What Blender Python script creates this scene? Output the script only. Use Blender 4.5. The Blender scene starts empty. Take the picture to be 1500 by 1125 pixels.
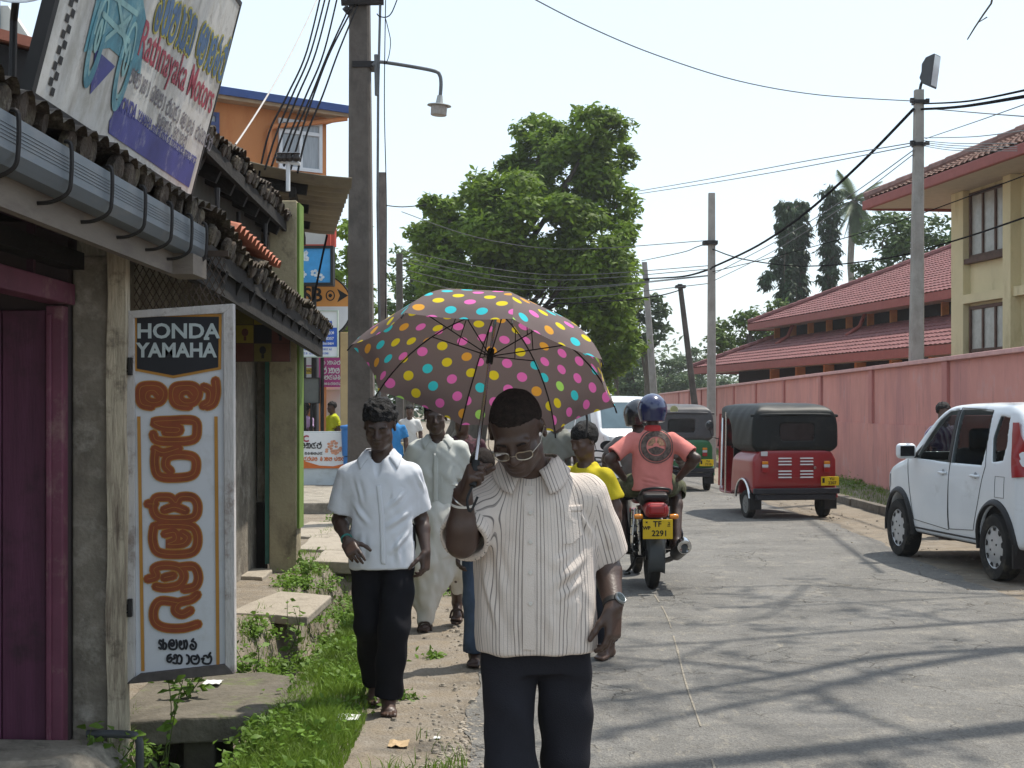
import bpy, bmesh, math, random
import numpy as np
from mathutils import Vector, Matrix, noise as mnoise
R = math.radians
SC = bpy.context.scene
COL = SC.collection
random.seed(7)
rng = np.random.default_rng(7)
# ------------------------------------------------------------------ camera
F, HZ, CX, EYE = 2200.0, 597.0, 750.0, 1.62
cam_d = bpy.data.cameras.new("camera")
cam = bpy.data.objects.new("camera", cam_d); COL.objects.link(cam)
cam.location = (0, 0, EYE); cam.rotation_euler = (R(90), 0, 0)
cam_d.sensor_width = 36; cam_d.lens = F / 1500 * 36
cam_d.shift_y = (HZ - 562.5) / 1500
cam_d.clip_start = 0.1; cam_d.clip_end = 3000
SC.camera = cam
# ------------------------------------------------------------------ world + sun
SUN = Vector((0.40, 0.27, 1.0)).normalized()
wd = bpy.data.worlds.new("World"); SC.world = wd; wd.use_nodes = True
nt = wd.node_tree
bg = nt.nodes["Background"]
sky = nt.nodes.new("ShaderNodeTexSky"); sky.sky_type = 'NISHITA'; sky.sun_disc = False
sky.sun_elevation = math.asin(SUN.z); sky.sun_rotation = math.atan2(SUN.x, SUN.y)
sky.air_density = 1.0; sky.dust_density = 1.6; sky.ozone_density = 1.2; sky.altitude = 0
hz = nt.nodes.new("ShaderNodeMix"); hz.data_type = 'RGBA'; hz.inputs[0].default_value = .55; hz.inputs[7].default_value = (4.9, 5.6, 6.0, 1)   # thin white overcast veil
nt.links.new(sky.outputs[0], hz.inputs[6]); nt.links.new(hz.outputs[2], bg.inputs[0]); bg.inputs[1].default_value = 0.15
sd = bpy.data.lights.new("sun", 'SUN'); sd.energy = 3.7; sd.angle = R(0.9); sd.color = (1.0, 0.94, 0.84)
so = bpy.data.objects.new("sun", sd); COL.objects.link(so)
so.rotation_euler = SUN.to_track_quat('Z', 'Y').to_euler(); so.location = (8, 4, 30)
SC.view_settings.view_transform = 'Standard'; SC.view_settings.look = 'None'
SC.view_settings.exposure = 0.60; SC.view_settings.gamma = 1
SC.cycles.max_bounces = 6; SC.cycles.transparent_max_bounces = 12

# ------------------------------------------------------------------ placing
def P(px, py, d):
    return Vector(((px - CX) / F * d, d, EYE + (HZ - py) / F * d))
def G(px, py, z=0.0):
    d = (EYE - z) * F / (py - HZ)
    return Vector(((px - CX) / F * d, d, z))
# ------------------------------------------------------------------ materials
MATS = {}
def mat(name, col, rough=.7, var=.12, ns=6.0, bump=0.0, bs=40.0, metal=0.0, dirt=None, spec=.3, trans=0.0, streak=None, coat=0.0, stretch=None, alpha=None):
    """procedural principled material: base colour broken up by noise, optional stains (dirt = colour, amount, scale) and bump"""
    if name in MATS: return MATS[name]
    m = bpy.data.materials.new(name); m.use_nodes = True; MATS[name] = m
    t = m.node_tree; N = t.nodes.new; L = t.links.new
    b = t.nodes["Principled BSDF"]
    tc = N("ShaderNodeTexCoord")
    vec = tc.outputs["Object"]
    if stretch:
        mp = N("ShaderNodeMapping"); mp.inputs["Scale"].default_value = stretch; L(vec, mp.inputs[0]); vec = mp.outputs[0]
    n1 = N("ShaderNodeTexNoise"); n1.inputs["Scale"].default_value = ns; n1.inputs["Detail"].default_value = 6; n1.inputs["Roughness"].default_value = .62
    L(vec, n1.inputs["Vector"])
    rp = N("ShaderNodeValToRGB")
    rp.color_ramp.elements[0].position = .3; rp.color_ramp.elements[1].position = .7
    c = col
    rp.color_ramp.elements[0].color = (*[max(0, x * (1 - var)) for x in c], 1)
    rp.color_ramp.elements[1].color = (*[min(1, x * (1 + var)) for x in c], 1)
    L(n1.outputs[0], rp.inputs[0])
    out = rp.outputs[0]
    dl = [] if not dirt else (list(dirt) if isinstance(dirt[0][0], (tuple, list)) else [dirt])
    for dd in dl:
        dc, am, dsc = dd[:3]
        n2 = N("ShaderNodeTexNoise"); n2.inputs["Scale"].default_value = dsc; n2.inputs["Detail"].default_value = 7; n2.inputs["Roughness"].default_value = .7
        if len(dd) > 3:
            mp = N("ShaderNodeMapping"); mp.inputs["Scale"].default_value = dd[3]; L(tc.outputs["Object"], mp.inputs[0]); L(mp.outputs[0], n2.inputs["Vector"])
        else: L(tc.outputs["Object"], n2.inputs["Vector"])
        r2 = N("ShaderNodeValToRGB"); r2.color_ramp.elements[0].position = .62 - am * .35; r2.color_ramp.elements[1].position = .80 - am * .25
        L(n2.outputs[0], r2.inputs[0])
        mx = N("ShaderNodeMix"); mx.data_type = 'RGBA'; mx.inputs[7].default_value = (*dc, 1)
        L(r2.outputs[0], mx.inputs[0]); L(out, mx.inputs[6]); out = mx.outputs[2]
    L(out, b.inputs["Base Color"])
    b.inputs["Roughness"].default_value = rough; b.inputs["Metallic"].default_value = metal
    b.inputs["Specular IOR Level"].default_value = spec
    if coat: b.inputs["Coat Weight"].default_value = coat; b.inputs["Coat Roughness"].default_value = .06
    if alpha is not None: b.inputs["Alpha"].default_value = alpha
    if bump:
        n3 = N("ShaderNodeTexNoise"); n3.inputs["Scale"].default_value = bs; n3.inputs["Detail"].default_value = 5
        L(vec, n3.inputs["Vector"])
        bm = N("ShaderNodeBump"); bm.inputs["Strength"].default_value = min(1, bump); bm.inputs["Distance"].default_value = .02
        L(n3.outputs[0], bm.inputs["Height"]); L(bm.outputs[0], b.inputs["Normal"])
    if trans:
        ad = N("ShaderNodeMixShader"); tr = N("ShaderNodeBsdfTranslucent"); L(out, tr.inputs[0])
        ad.inputs[0].default_value = trans
        L(b.outputs[0], ad.inputs[1]); L(tr.outputs[0], ad.inputs[2])
        L(ad.outputs[0], t.nodes["Material Output"].inputs[0])
    return m
def nodes_of(m):
    return m.node_tree, m.node_tree.nodes.new, m.node_tree.links.new, m.node_tree.nodes["Principled BSDF"]
def glass(name, col=(.5, .55, .55), a=.35, rough=.03):
    """tinted window pane: mostly clear, with a sharp sky reflection"""
    if name in MATS: return MATS[name]
    m = bpy.data.materials.new(name); m.use_nodes = True; MATS[name] = m
    t, N, L, b = nodes_of(m)
    tr = N("ShaderNodeBsdfTransparent"); tr.inputs[0].default_value = (*col, 1)
    gl = N("ShaderNodeBsdfGlossy"); gl.inputs["Roughness"].default_value = rough
    fr = N("ShaderNodeLayerWeight"); fr.inputs[0].default_value = a
    mx = N("ShaderNodeMixShader"); L(fr.outputs["Fresnel"], mx.inputs[0]); L(tr.outputs[0], mx.inputs[1]); L(gl.outputs[0], mx.inputs[2])
    L(mx.outputs[0], t.nodes["Material Output"].inputs[0])
    return m
# ------------------------------------------------------------------ objects
def tag(o, label=None, cat=None, group=None, kind=None):
    if label: o["label"] = label
    if cat: o["category"] = cat
    if group: o["group"] = group
    if kind: o["kind"] = kind
    return o
def thing(name, label, cat, loc=(0, 0, 0), rz=0.0, group=None):
    o = bpy.data.objects.new(name, None); COL.objects.link(o)
    o.location = loc; o.rotation_euler = (0, 0, rz); o.empty_display_size = .2
    return tag(o, label, cat, group)
def wloc(o):
    v = Vector((0, 0, 0))
    while o: v += o.location; o = o.parent
    return v
def copy_tree(o, parent=None):
    c = o.copy(); COL.objects.link(c); c.parent = parent
    for ch in [x for x in bpy.data.objects if x.parent == o]: copy_tree(ch, c)
    return c
def link_mesh(me, name, mats, parent=None, world=True, smooth=None, bevel=0.0, bseg=2, base=None, loc=None):
    o = bpy.data.objects.new(name, me); COL.objects.link(o)
    for m in (mats if isinstance(mats, (list, tuple)) else [mats]): me.materials.append(m)
    if parent is not None:
        o.parent = parent
        if world:
            me.transform(Matrix.Translation(-wloc(parent)))
    elif base is not None:
        me.transform(Matrix.Translation(-Vector(base))); o.location = base
    if smooth is not None:
        me.shade_smooth()
        if smooth < 179: me.set_sharp_from_angle(angle=R(smooth))
    if bevel:
        b = o.modifiers.new("edge", 'BEVEL'); b.width = bevel; b.segments = bseg; b.limit_method = 'ANGLE'; b.angle_limit = R(40)
        b.harden_normals = False
    return o
class MB:
    def __init__(s): s.v = []; s.f = []; s.m = []
    def add(s, vs, fs, mi=0):
        k = len(s.v); s.v.extend([tuple(v) for v in vs]); s.f.extend([tuple(i + k for i in f) for f in fs]); s.m.extend([mi] * len(fs)); return s
    def box(s, c, d, rot=None, mi=0):
        c = Vector(c); h = Vector(d) / 2
        M = Matrix.Identity(3) if rot is None else (rot if isinstance(rot, Matrix) else Matrix.Rotation(rot, 3, 'Z'))
        vs = [c + M @ Vector((x * h.x, y * h.y, z * h.z)) for z in (-1, 1) for y in (-1, 1) for x in (-1, 1)]
        return s.hexa(vs, mi)
    def b2(s, lo, hi, mi=0):
        lo = Vector(lo); hi = Vector(hi); return s.box((lo + hi) / 2, hi - lo, None, mi)
    def hexa(s, vs, mi=0):   # order: z0 (y0 x0,x1)(y1 x0,x1), z1 likewise
        return s.add(vs, [(0, 2, 3, 1), (4, 5, 7, 6), (0, 1, 5, 4), (2, 6, 7, 3), (0, 4, 6, 2), (1, 3, 7, 5)], mi)
    def beam(s, a, b, w, h, up=(0, 0, 1), mi=0):
        a = Vector(a); b = Vector(b); t = (b - a).normalized(); sd = t.cross(Vector(up))
        if sd.length < 1e-4: sd = t.cross(Vector((1, 0, 0)))
        sd.normalize(); u = sd.cross(t)
        vs = [p + sd * x * w / 2 + u * z * h / 2 for z in (-1, 1) for p in (a, b) for x in (-1, 1)]
        return s.hexa(vs, mi)
    def tube(s, path, r, n=8, mi=0, caps=True, flat=1.0):
        path = [Vector(p) for p in path]; m = len(path)
        rs = r if isinstance(r, (list, tuple)) else [r] * m
        t0 = (path[1] - path[0]).normalized()
        u = t0.orthogonal().normalized(); vs = []; fs = []
        for i, p in enumerate(path):
            t = (path[min(i + 1, m - 1)] - path[max(i - 1, 0)]).normalized()
            u = (u - t * u.dot(t))
            if u.length < 1e-6: u = t.orthogonal()
            u.normalize(); w = t.cross(u)
            for k in range(n):
                a = 2 * math.pi * k / n
                vs.append(p + (u * math.cos(a) + w * math.sin(a) * flat) * rs[i])
        for i in range(m - 1):
            for k in range(n):
                k2 = (k + 1) % n
                fs.append((i * n + k, i * n + k2, (i + 1) * n + k2, (i + 1) * n + k))
        if caps: fs.append(tuple(range(n - 1, -1, -1))); fs.append(tuple((m - 1) * n + k for k in range(n)))
        return s.add(vs, fs, mi)
    def lathe(s, prof, n=24, M=None, mi=0, arc=None):
        """prof: (radius, height) pairs round local z, placed by M"""
        M = M or Matrix.Identity(4); vs = []; fs = []; m = len(prof)
        for r, z in prof:
            for k in range(n):
                a = 2 * math.pi * k / n; vs.append(M @ Vector((r * math.cos(a), r * math.sin(a), z)))
        for i in range(m - 1):
            for k in range(n):
                k2 = (k + 1) % n; fs.append((i * n + k, i * n + k2, (i + 1) * n + k2, (i + 1) * n + k))
        if prof[0][0] > 1e-5: fs.append(tuple(range(n - 1, -1, -1)))
        if prof[-1][0] > 1e-5: fs.append(tuple((m - 1) * n + k for k in range(n)))
        return s.add(vs, fs, mi)
    def prism(s, poly, h, M=None, mi=0):
        """poly in local xy extruded over local z 0..h"""
        M = M or Matrix.Identity(4); n = len(poly)
        ar = sum(poly[i][0] * poly[(i + 1) % n][1] - poly[(i + 1) % n][0] * poly[i][1] for i in range(n))
        if ar < 0: poly = poly[::-1]
        vs = [M @ Vector((x, y, z)) for z in (0, h) for x, y in poly]
        fs = [tuple(range(n - 1, -1, -1)), tuple(range(n, 2 * n))] + [(i, (i + 1) % n, n + (i + 1) % n, n + i) for i in range(n)]
        return s.add(vs, fs, mi)
    def grid(s, fn, nu, nv, mi=0, flip=False):
        vs = [fn(i / (nu - 1), j / (nv - 1)) for j in range(nv) for i in range(nu)]
        fs = []
        for j in range(nv - 1):
            for i in range(nu - 1):
                a = j * nu + i; q = (a, a + 1, a + nu + 1, a + nu); fs.append(q[::-1] if flip else q)
        return s.add(vs, fs, mi)
    def build(s, name, mats, parent=None, world=True, smooth=None, bevel=0.0, bseg=2, base=None, solid=0.0):
        me = bpy.data.meshes.new(name); me.from_pydata(s.v, [], s.f)
        if any(s.m): me.polygons.foreach_set("material_index", s.m)
        me.update()
        o = link_mesh(me, name, mats, parent, world, smooth, 0, 2, base)
        if solid:
            k = o.modifiers.new("thickness", 'SOLIDIFY'); k.thickness = solid; k.offset = 0
        if bevel:
            b = o.modifiers.new("edge", 'BEVEL'); b.width = bevel; b.segments = bseg; b.limit_method = 'ANGLE'; b.angle_limit = R(40)
        return o
def crom(pts, n=6, closed=False):
    """Catmull-Rom through points"""
    pts = [Vector(p) for p in pts]; out = []; m = len(pts)
    for i in range(m if closed else m - 1):
        g = lambda k: pts[k % m] if closed else pts[min(max(k, 0), m - 1)]
        a, b, c, d = g(i - 1), g(i), g(i + 1), g(i + 2)
        for k in range(n):
            t = k / n
            out.append(.5 * ((2 * b) + (c - a) * t + (2 * a - 5 * b + 4 * c - d) * t * t + (3 * b - a - 3 * c + d) * t ** 3))
    if not closed: out.append(pts[-1])
    return out
def np_mesh(name, V, Fq, mats, parent=None, world=True, smooth=180, base=None, loop_n=4, attrs=None):
    """fast mesh from numpy vertices and quads (or triangles)"""
    me = bpy.data.meshes.new(name); V = np.asarray(V, np.float32); Fq = np.asarray(Fq, np.int32)
    me.vertices.add(len(V)); me.vertices.foreach_set("co", V.ravel())
    me.loops.add(Fq.size); me.loops.foreach_set("vertex_index", Fq.ravel())
    me.polygons.add(len(Fq)); me.polygons.foreach_set("loop_start", np.arange(0, Fq.size, Fq.shape[1], dtype=np.int32))
    me.update(calc_edges=True); me.validate()
    for k, a in (attrs or {}).items():
        at = me.attributes.new(k, 'FLOAT', 'POINT'); at.data.foreach_set("value", np.asarray(a, np.float32))
    return link_mesh(me, name, mats, parent, world, smooth, base=base)
# flat lettering -----------------------------------------------------------
def text_mesh(s, size, name, m, parent, M, world=True, align='CENTER', fat=0.0, sx=1.0, sp=1.0, thick=.0015):
    cu = bpy.data.curves.new(name, 'FONT'); cu.body = s; cu.size = size; cu.align_x = align; cu.align_y = 'CENTER'
    cu.offset = fat; cu.extrude = thick; cu.space_character = sp; cu.resolution_u = 3
    ob = bpy.data.objects.new("tmp", cu); COL.objects.link(ob)
    dg = bpy.context.evaluated_depsgraph_get(); dg.update()
    me = bpy.data.meshes.new_from_object(ob.evaluated_get(dg))
    bpy.data.objects.remove(ob); bpy.data.curves.remove(cu)
    me.name = name
    me.transform(M @ Matrix.Diagonal((sx, 1, 1, 1))); me.materials.clear()
    return link_mesh(me, name, m, parent, world)
def frame(o, x, n):
    """matrix: local x along x, local z along n (towards the viewer), local y up"""
    x = Vector(x).normalized(); n = Vector(n); n = (n - x * n.dot(x)).normalized(); y = n.cross(x)
    M = Matrix((x, y, n)).transposed().to_4x4(); M.translation = Vector(o); return M
def strokes(mb, lines, w, M, mi=0, z=.0015, seg=5, closed=()):
    """painted strokes: each polyline smoothed and swept as a flat ribbon of width w with round ends"""
    for i, ln in enumerate(lines):
        pts = crom([(x, y, 0) for x, y in ln], seg) if len(ln) > 2 else [Vector((x, y, 0)) for x, y in ln]
        L_, R_ = [], []
        for k, p in enumerate(pts):
            t = (pts[min(k + 1, len(pts) - 1)] - pts[max(k - 1, 0)])
            if t.length < 1e-9: t = Vector((1, 0, 0))
            t.normalize(); nn = Vector((-t.y, t.x, 0)) * w / 2
            L_.append(p + nn); R_.append(p - nn)
        n = len(pts); ez = w * .0006; z_ = [z + (k % n) * ez + i * 3 * ez for k in range(2 * n)]
        vs = [M @ (q + Vector((0, 0, z_[k]))) for k, q in enumerate(L_ + R_)]
        mb.add(vs, [(k, n + k, n + k + 1, k + 1) for k in range(n - 1)], mi)
        for e, ze in ((pts[0], z_[0] - ez / 2), (pts[-1], z_[n - 1] + ez / 2)):
            c = [M @ (e + Vector((math.cos(a) * w / 2, math.sin(a) * w / 2, ze))) for a in [2 * math.pi * q / 8 for q in range(8)]]
            mb.add(c, [tuple(range(8))], mi)
def rect(mb, x0, y0, x1, y1, M, mi=0, z=.001):
    mb.add([M @ Vector(p) for p in ((x0, y0, z), (x1, y0, z), (x1, y1, z), (x0, y1, z))], [(0, 1, 2, 3)], mi)
def poly(mb, pts, M, mi=0, z=.001):
    ar = sum(pts[i][0] * pts[(i + 1) % len(pts)][1] - pts[(i + 1) % len(pts)][0] * pts[i][1] for i in range(len(pts)))
    if ar < 0: pts = pts[::-1]
    mb.add([M @ Vector((x, y, z)) for x, y in pts], [tuple(range(len(pts)))], mi)
# ================================================================== SETTING
def fbm(x, y, z=0.0, o=3):
    s = 0; a = 1
    for i in range(o): s += a * mnoise.noise((x * 2 ** i, y * 2 ** i, z + 3.1 * i)); a *= .5
    return s
def smst(a, b, x):
    t = min(1, max(0, (x - a) / (b - a))); return t * t * (3 - 2 * t)
def road_left(y): return -.22 + .10 * fbm(y * .5, 3.3) + .05 * fbm(y * 2.3, 9.1)
def road_right(y): return 4.35 + .18 * fbm(y * .35, 13.3) + .07 * fbm(y * 1.9, 5.1)
def gz(x, y):
    """height of the ground sheet"""
    n = fbm(x * 1.7, y * 1.7) * .025 + fbm(x * 6, y * 6, 5) * .008
    if x < -.3:
        z = n * smst(-.3, -.6, x)
        z += .05 * smst(-.75, -.95, x) * (1 - smst(-1.15, -1.3, x))
        if 2 < y < 15.5:
            e = smst(2, 3, y) * (1 - smst(14.6, 15.4, y))
            c = -1.55 + .06 * fbm(y * .6, 1.1); w = .27 + .05 * fbm(y * .9, 7.7)
            dd = abs(x - c)
            z -= e * .55 * (1 - smst(w * .55, w * 1.35, dd))
        if x < -1.9: z = z * (1 - smst(-1.9, -2.05, x)) + .03 * smst(-1.9, -2.05, x)
        return z
    if x > 5.66: return .10 + n * .8 + .05 * smst(5.7, 6.4, x)
    if x > 4.1: return n * .5 * smst(4.3, 4.6, x) - .003 * (1 - smst(4.1, 4.4, x))
    return -.003
xs = [-400, -150, -60, -25, -12, -7, -5, -4, -3.2] + [-3 + .06 * i for i in range(47)] + [-.2, -.1, 0, 1, 2, 3, 4, 4.2] + [4.3 + .1 * i for i in range(14)] + [5.655, 5.665] + [5.75 + .12 * i for i in range(9)] + [7.2, 9, 14, 25, 60, 150, 400]
ys = [-30, -10, -3, 0, 1, 2] + [2.5 + .25 * i for i in range(10)] + [5 + .06 * i for i in range(100)] + [11 + .12 * i for i in range(45)] + [16.5 + .35 * i for i in range(40)] + [31 + 1.5 * i for i in range(30)] + [80, 100, 130, 170, 240, 400, 700, 1200]
V = [(x, y, gz(x, y)) for y in ys for x in xs]; nx = len(xs)
Q = [(j * nx + i, j * nx + i + 1, (j + 1) * nx + i + 1, (j + 1) * nx + i) for j in range(len(ys) - 1) for i in range(nx - 1)]
def ground_mat():
    m = mat("packed_earth", (.205, .178, .145), rough=.95, var=.3, ns=2.2, bump=.9, bs=55,
            dirt=[((.23, .19, .14), .55, 5.0), ((.27, .243, .205), .34, 9.0), ((.12, .10, .075), .12, 17.0)], spec=.1)
    return m
tag(np_mesh("ground", V, Q, ground_mat()), kind="structure")
# asphalt sheet with ragged edges
def asphalt():
    m = mat("worn_asphalt", (.152, .147, .138), rough=.86, var=.22, ns=1.1, bump=0, spec=.25,
            dirt=[((.095, .088, .078), .2, 11, (1, .55, 1)), ((.25, .232, .20), .2, 1.7), ((.10, .095, .09), .12, 2.6), ((.27, .245, .20), .16, 7.5, (1.5, .5, 1))])
    t, N, L, b = nodes_of(m); tc = N("ShaderNodeTexCoord")
    # stone grain
    v = N("ShaderNodeTexVoronoi"); v.inputs["Scale"].default_value = 95; L(tc.outputs["Object"], v.inputs["Vector"])
    n = N("ShaderNodeTexNoise"); n.inputs["Scale"].default_value = 4.5; n.inputs["Detail"].default_value = 9; n.inputs["Roughness"].default_value = .78; L(tc.outputs["Object"], n.inputs["Vector"])
    # cracks: thin lines of a warped voronoi
    wn = N("ShaderNodeTexNoise"); wn.inputs["Scale"].default_value = 3.0; wn.inputs["Detail"].default_value = 5; L(tc.outputs["Object"], wn.inputs["Vector"])
    wm = N("ShaderNodeVectorMath"); wm.operation = 'MULTIPLY_ADD'; wm.inputs[1].default_value = (.5, .5, .5); L(wn.outputs["Color"], wm.inputs[0]); L(tc.outputs["Object"], wm.inputs[2])
    cv = N("ShaderNodeTexVoronoi"); cv.feature = 'DISTANCE_TO_EDGE'; cv.inputs["Scale"].default_value = 2.4; L(wm.outputs[0], cv.inputs["Vector"])
    cr = N("ShaderNodeMapRange"); cr.inputs[1].default_value = .0; cr.inputs[2].default_value = .022; L(cv.outputs["Distance"], cr.inputs[0])
    pm = N("ShaderNodeTexNoise"); pm.inputs["Scale"].default_value = .9; pm.inputs["Detail"].default_value = 4; L(tc.outputs["Object"], pm.inputs["Vector"])
    pr = N("ShaderNodeMapRange"); pr.inputs[1].default_value = .50; pr.inputs[2].default_value = .60; L(pm.outputs[0], pr.inputs[0])
    inv = N("ShaderNodeMath"); inv.operation = 'SUBTRACT'; inv.inputs[0].default_value = 1; L(cr.outputs[0], inv.inputs[1])
    ck = N("ShaderNodeMath"); ck.operation = 'MULTIPLY'; L(inv.outputs[0], ck.inputs[0]); L(pr.outputs[0], ck.inputs[1])
    base = b.inputs["Base Color"].links[0].from_socket
    mx = N("ShaderNodeMix"); mx.data_type = 'RGBA'; mx.inputs[7].default_value = (.07, .062, .05, 1); L(base, mx.inputs[6])
    k2 = N("ShaderNodeMath"); k2.operation = 'MULTIPLY'; k2.inputs[1].default_value = .75; L(ck.outputs[0], k2.inputs[0]); L(k2.outputs[0], mx.inputs[0])
    # speckle of stones
    sp = N("ShaderNodeMix"); sp.data_type = 'RGBA'; sp.blend_type = 'OVERLAY'; sp.inputs[0].default_value = .55; L(mx.outputs[2], sp.inputs[6])
    gr = N("ShaderNodeValToRGB"); gr.color_ramp.elements[0].color = (.25, .25, .25, 1); gr.color_ramp.elements[1].color = (.78, .77, .74, 1); L(v.outputs["Color"], gr.inputs[0]); L(gr.outputs[0], sp.inputs[7])
    L(sp.outputs[2], b.inputs["Base Color"])
    h1 = N("ShaderNodeMath"); h1.operation = 'MULTIPLY_ADD'; h1.inputs[1].default_value = .55; L(n.outputs[0], h1.inputs[0])
    h0 = N("ShaderNodeMath"); h0.operation = 'MULTIPLY'; h0.inputs[1].default_value = .22; L(v.outputs["Distance"], h0.inputs[0]); L(h0.outputs[0], h1.inputs[2])
    h2 = N("ShaderNodeMath"); h2.operation = 'MULTIPLY_ADD'; h2.inputs[1].default_value = -.5; L(ck.outputs[0], h2.inputs[0]); L(h1.outputs[0], h2.inputs[2])
    bp = N("ShaderNodeBump"); bp.inputs["Strength"].default_value = .85; bp.inputs["Distance"].default_value = .03; L(h2.outputs[0], bp.inputs["Height"]); L(bp.outputs[0], b.inputs["Normal"])
    return m
mb = MB(); yy = [-6, 0, 3] + [4 + .12 * i for i in range(170)] + [25 + 1.2 * i for i in range(60)] + [110, 160, 300]
rows = []
for y in yy:
    a, b_ = road_left(y), road_right(y)
    rows.append([(a + (b_ - a) * k / 12, y, .004) for k in range(13)])
mb.add([p for r in rows for p in r], [(j * 13 + i, j * 13 + i + 1, (j + 1) * 13 + i + 1, (j + 1) * 13 + i) for j in range(len(rows) - 1) for i in range(12)])
pts = crom([G(x, y) for x, y in ((952, 862), (975, 900), (990, 945), (1004, 1000), (1021, 1050), (1046, 1125), (1075, 1230))], 8)
for p, q in zip(pts, pts[1:]):
    w_ = .005 + .004 * mnoise.noise(p * 9)
    if mnoise.noise(p * 1.7) < -.12: continue
    mb.add([(p.x - w_, p.y, .0085), (p.x + w_, p.y, .0085), (q.x + w_, q.y, .0085), (q.x - w_, q.y, .0085)], [(0, 1, 2, 3)], 1)
tag(mb.build("road", [asphalt(), mat("sandy_seam", (.235, .21, .17), rough=.95, var=.4, ns=30)]), kind="structure")
# broken asphalt crumbs and stones along the left edge
mb = MB()
def pebble(mb, x, y, z, r, fl=.6):
    a0 = random.random() * 6; n = 6; M = Matrix.Translation((x, y, z)) @ Matrix.Rotation(a0, 4, 'Z') @ Matrix.Diagonal((1, random.uniform(.6, 1), 1, 1))
    j = [random.uniform(.75, 1.15) for _ in range(n * 2)]
    vs = [M @ Vector((0, 0, -r * .3))] + [M @ Vector((r * j[k] * math.cos(k * math.tau / n), r * j[k] * math.sin(k * math.tau / n), 0)) for k in range(n)] + [M @ Vector((.6 * r * j[n + k] * math.cos(k * math.tau / n + .4), .6 * r * j[n + k] * math.sin(k * math.tau / n + .4), r * fl)) for k in range(n)] + [M @ Vector((0, 0, r * fl * 1.15))]
    fs = []
    for k in range(n):
        k2 = (k + 1) % n; fs += [(0, 1 + k2, 1 + k), (1 + k, 1 + k2, 1 + n + k2, 1 + n + k), (1 + n + k, 1 + n + k2, 2 * n + 1)]
    mb.add(vs, fs)
for i in range(700):
    y = 4.5 + random.random() ** 1.4 * 22; x = road_left(y) + random.gauss(-.1, .16)
    pebble(mb, x, y, max(gz(x, y), .0), random.choice([.005, .007, .009, .011, .014, .026]) * random.uniform(.7, 1.3))
for i in range(420):
    g_ = G(random.gauss(672, 26), random.uniform(1035, 1190)); pebble(mb, g_.x, g_.y, max(gz(g_.x, g_.y), 0), random.uniform(.006, .022), .4)
for i in range(500):
    y = 8 + random.random() * 26; x = road_right(y) + random.gauss(.3, .45)
    pebble(mb, x, y, max(gz(x, y), .0), random.choice([.007, .009, .012, .02]) * random.uniform(.7, 1.3))
tag(mb.build("gravel", mat("loose_stone", (.27, .235, .19), rough=.95, var=.5, ns=3.0)), kind="stuff")
# kerb on the right
mb = MB()
y = 6.0
while y < 60:
    mb.b2((5.56 + .012 * math.sin(y * 3), y, -.05), (5.69, y + .96, .125 + .012 * math.sin(y * 7)))
    y += .985
tag(mb.build("kerb", mat("kerb_concrete", (.13, .115, .095), rough=.9, var=.35, ns=9, bump=.5, bs=30), bevel=.012), kind="structure")

# ------------------------------------------------------------------ tiled roof helper
def tile_roof(mb, p00, p10, p01, p11, pitch=.24, row=.34, amp=.028, step=.03, mi=0, sag=0.0):
    """eave p00-p10, ridge p01-p11; courses of half-round tiles as real relief"""
    p00, p10, p01, p11 = map(Vector, (p00, p10, p01, p11))
    nrm = (p10 - p00).cross(p01 - p00).normalized()
    if nrm.z < 0: nrm = -nrm
    W = (p10 - p00).length; H_ = ((p01 - p00).length + (p11 - p10).length) / 2
    nc = max(2, round(W / pitch)); nr = max(1, round(H_ / row)); us = [k / (nc * 4) for k in range(nc * 4 + 1)]
    vs = []; rows_ = 0
    for r in range(nr):
        for v, up in ((r / nr, step), ((r + 1) / nr, 0)):
            for k, u in enumerate(us):
                q = p00.lerp(p10, u).lerp(p01.lerp(p11, u), v)
                jit = .006 * mnoise.noise((q.x * 5, q.y * 5, r * 1.7))
                vs.append(q + nrm * (amp * abs(math.sin(math.pi * u * nc)) + up + jit) + Vector((0, 0, sag * fbm(q.x * .8, q.y * .8, 2))))
            rows_ += 1
    n = len(us)
    fs = [(j * n + i, j * n + i + 1, (j + 1) * n + i + 1, (j + 1) * n + i) for j in range(rows_ - 1) for i in range(n - 1)]
    mb.add(vs, fs, mi)
def ridge_tiles(mb, a, b, r=.11, n=None, mi=0):
    a = Vector(a); b = Vector(b); L_ = (b - a).length; n = n or max(2, round(L_ / .38))
    for k in range(n):
        p = a.lerp(b, k / n); q = a.lerp(b, (k + 1) / n)
        mb.tube([p, q], [r * 1.12, r * .95], 8, mi)
# ------------------------------------------------------------------ pink boundary wall
def wx(y): return 6.6 + .0258 * (y - 19.6)
PINK = mat("pink_render", (.57, .265, .225), rough=.9, var=.07, ns=1.5, bump=.25, bs=60, dirt=[((.42, .20, .19), .40, .9, (1, 1, .3)), ((.30, .16, .15), .16, 4.0, (2, 2, .25)), ((.50, .33, .31), .15, 1.5)])
PINKD = mat("pink_coping", (.56, .33, .31), rough=.9, var=.12, ns=4)
wt = thing("boundary_wall", "long pink rendered boundary wall with pilasters along the right verge", "wall", (wx(30), 30, 0))
def wallseg(mb, y0, y1, x0, x1, z0, z1):
    vs = []
    for z in (z0, z1):
        for y in (y0, y1):
            for dx in (x0, x1): vs.append((wx(y) + dx, y, z))
    mb.hexa(vs)
mb = MB(); wallseg(mb, 4, 84, 0, .16, -.1, 2.33); mb.build("wall_panel", PINK, wt)
mb = MB(); wallseg(mb, 4, 84, -.035, -.001, -.1, 1.32); mb.build("plinth", PINK, wt)
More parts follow.
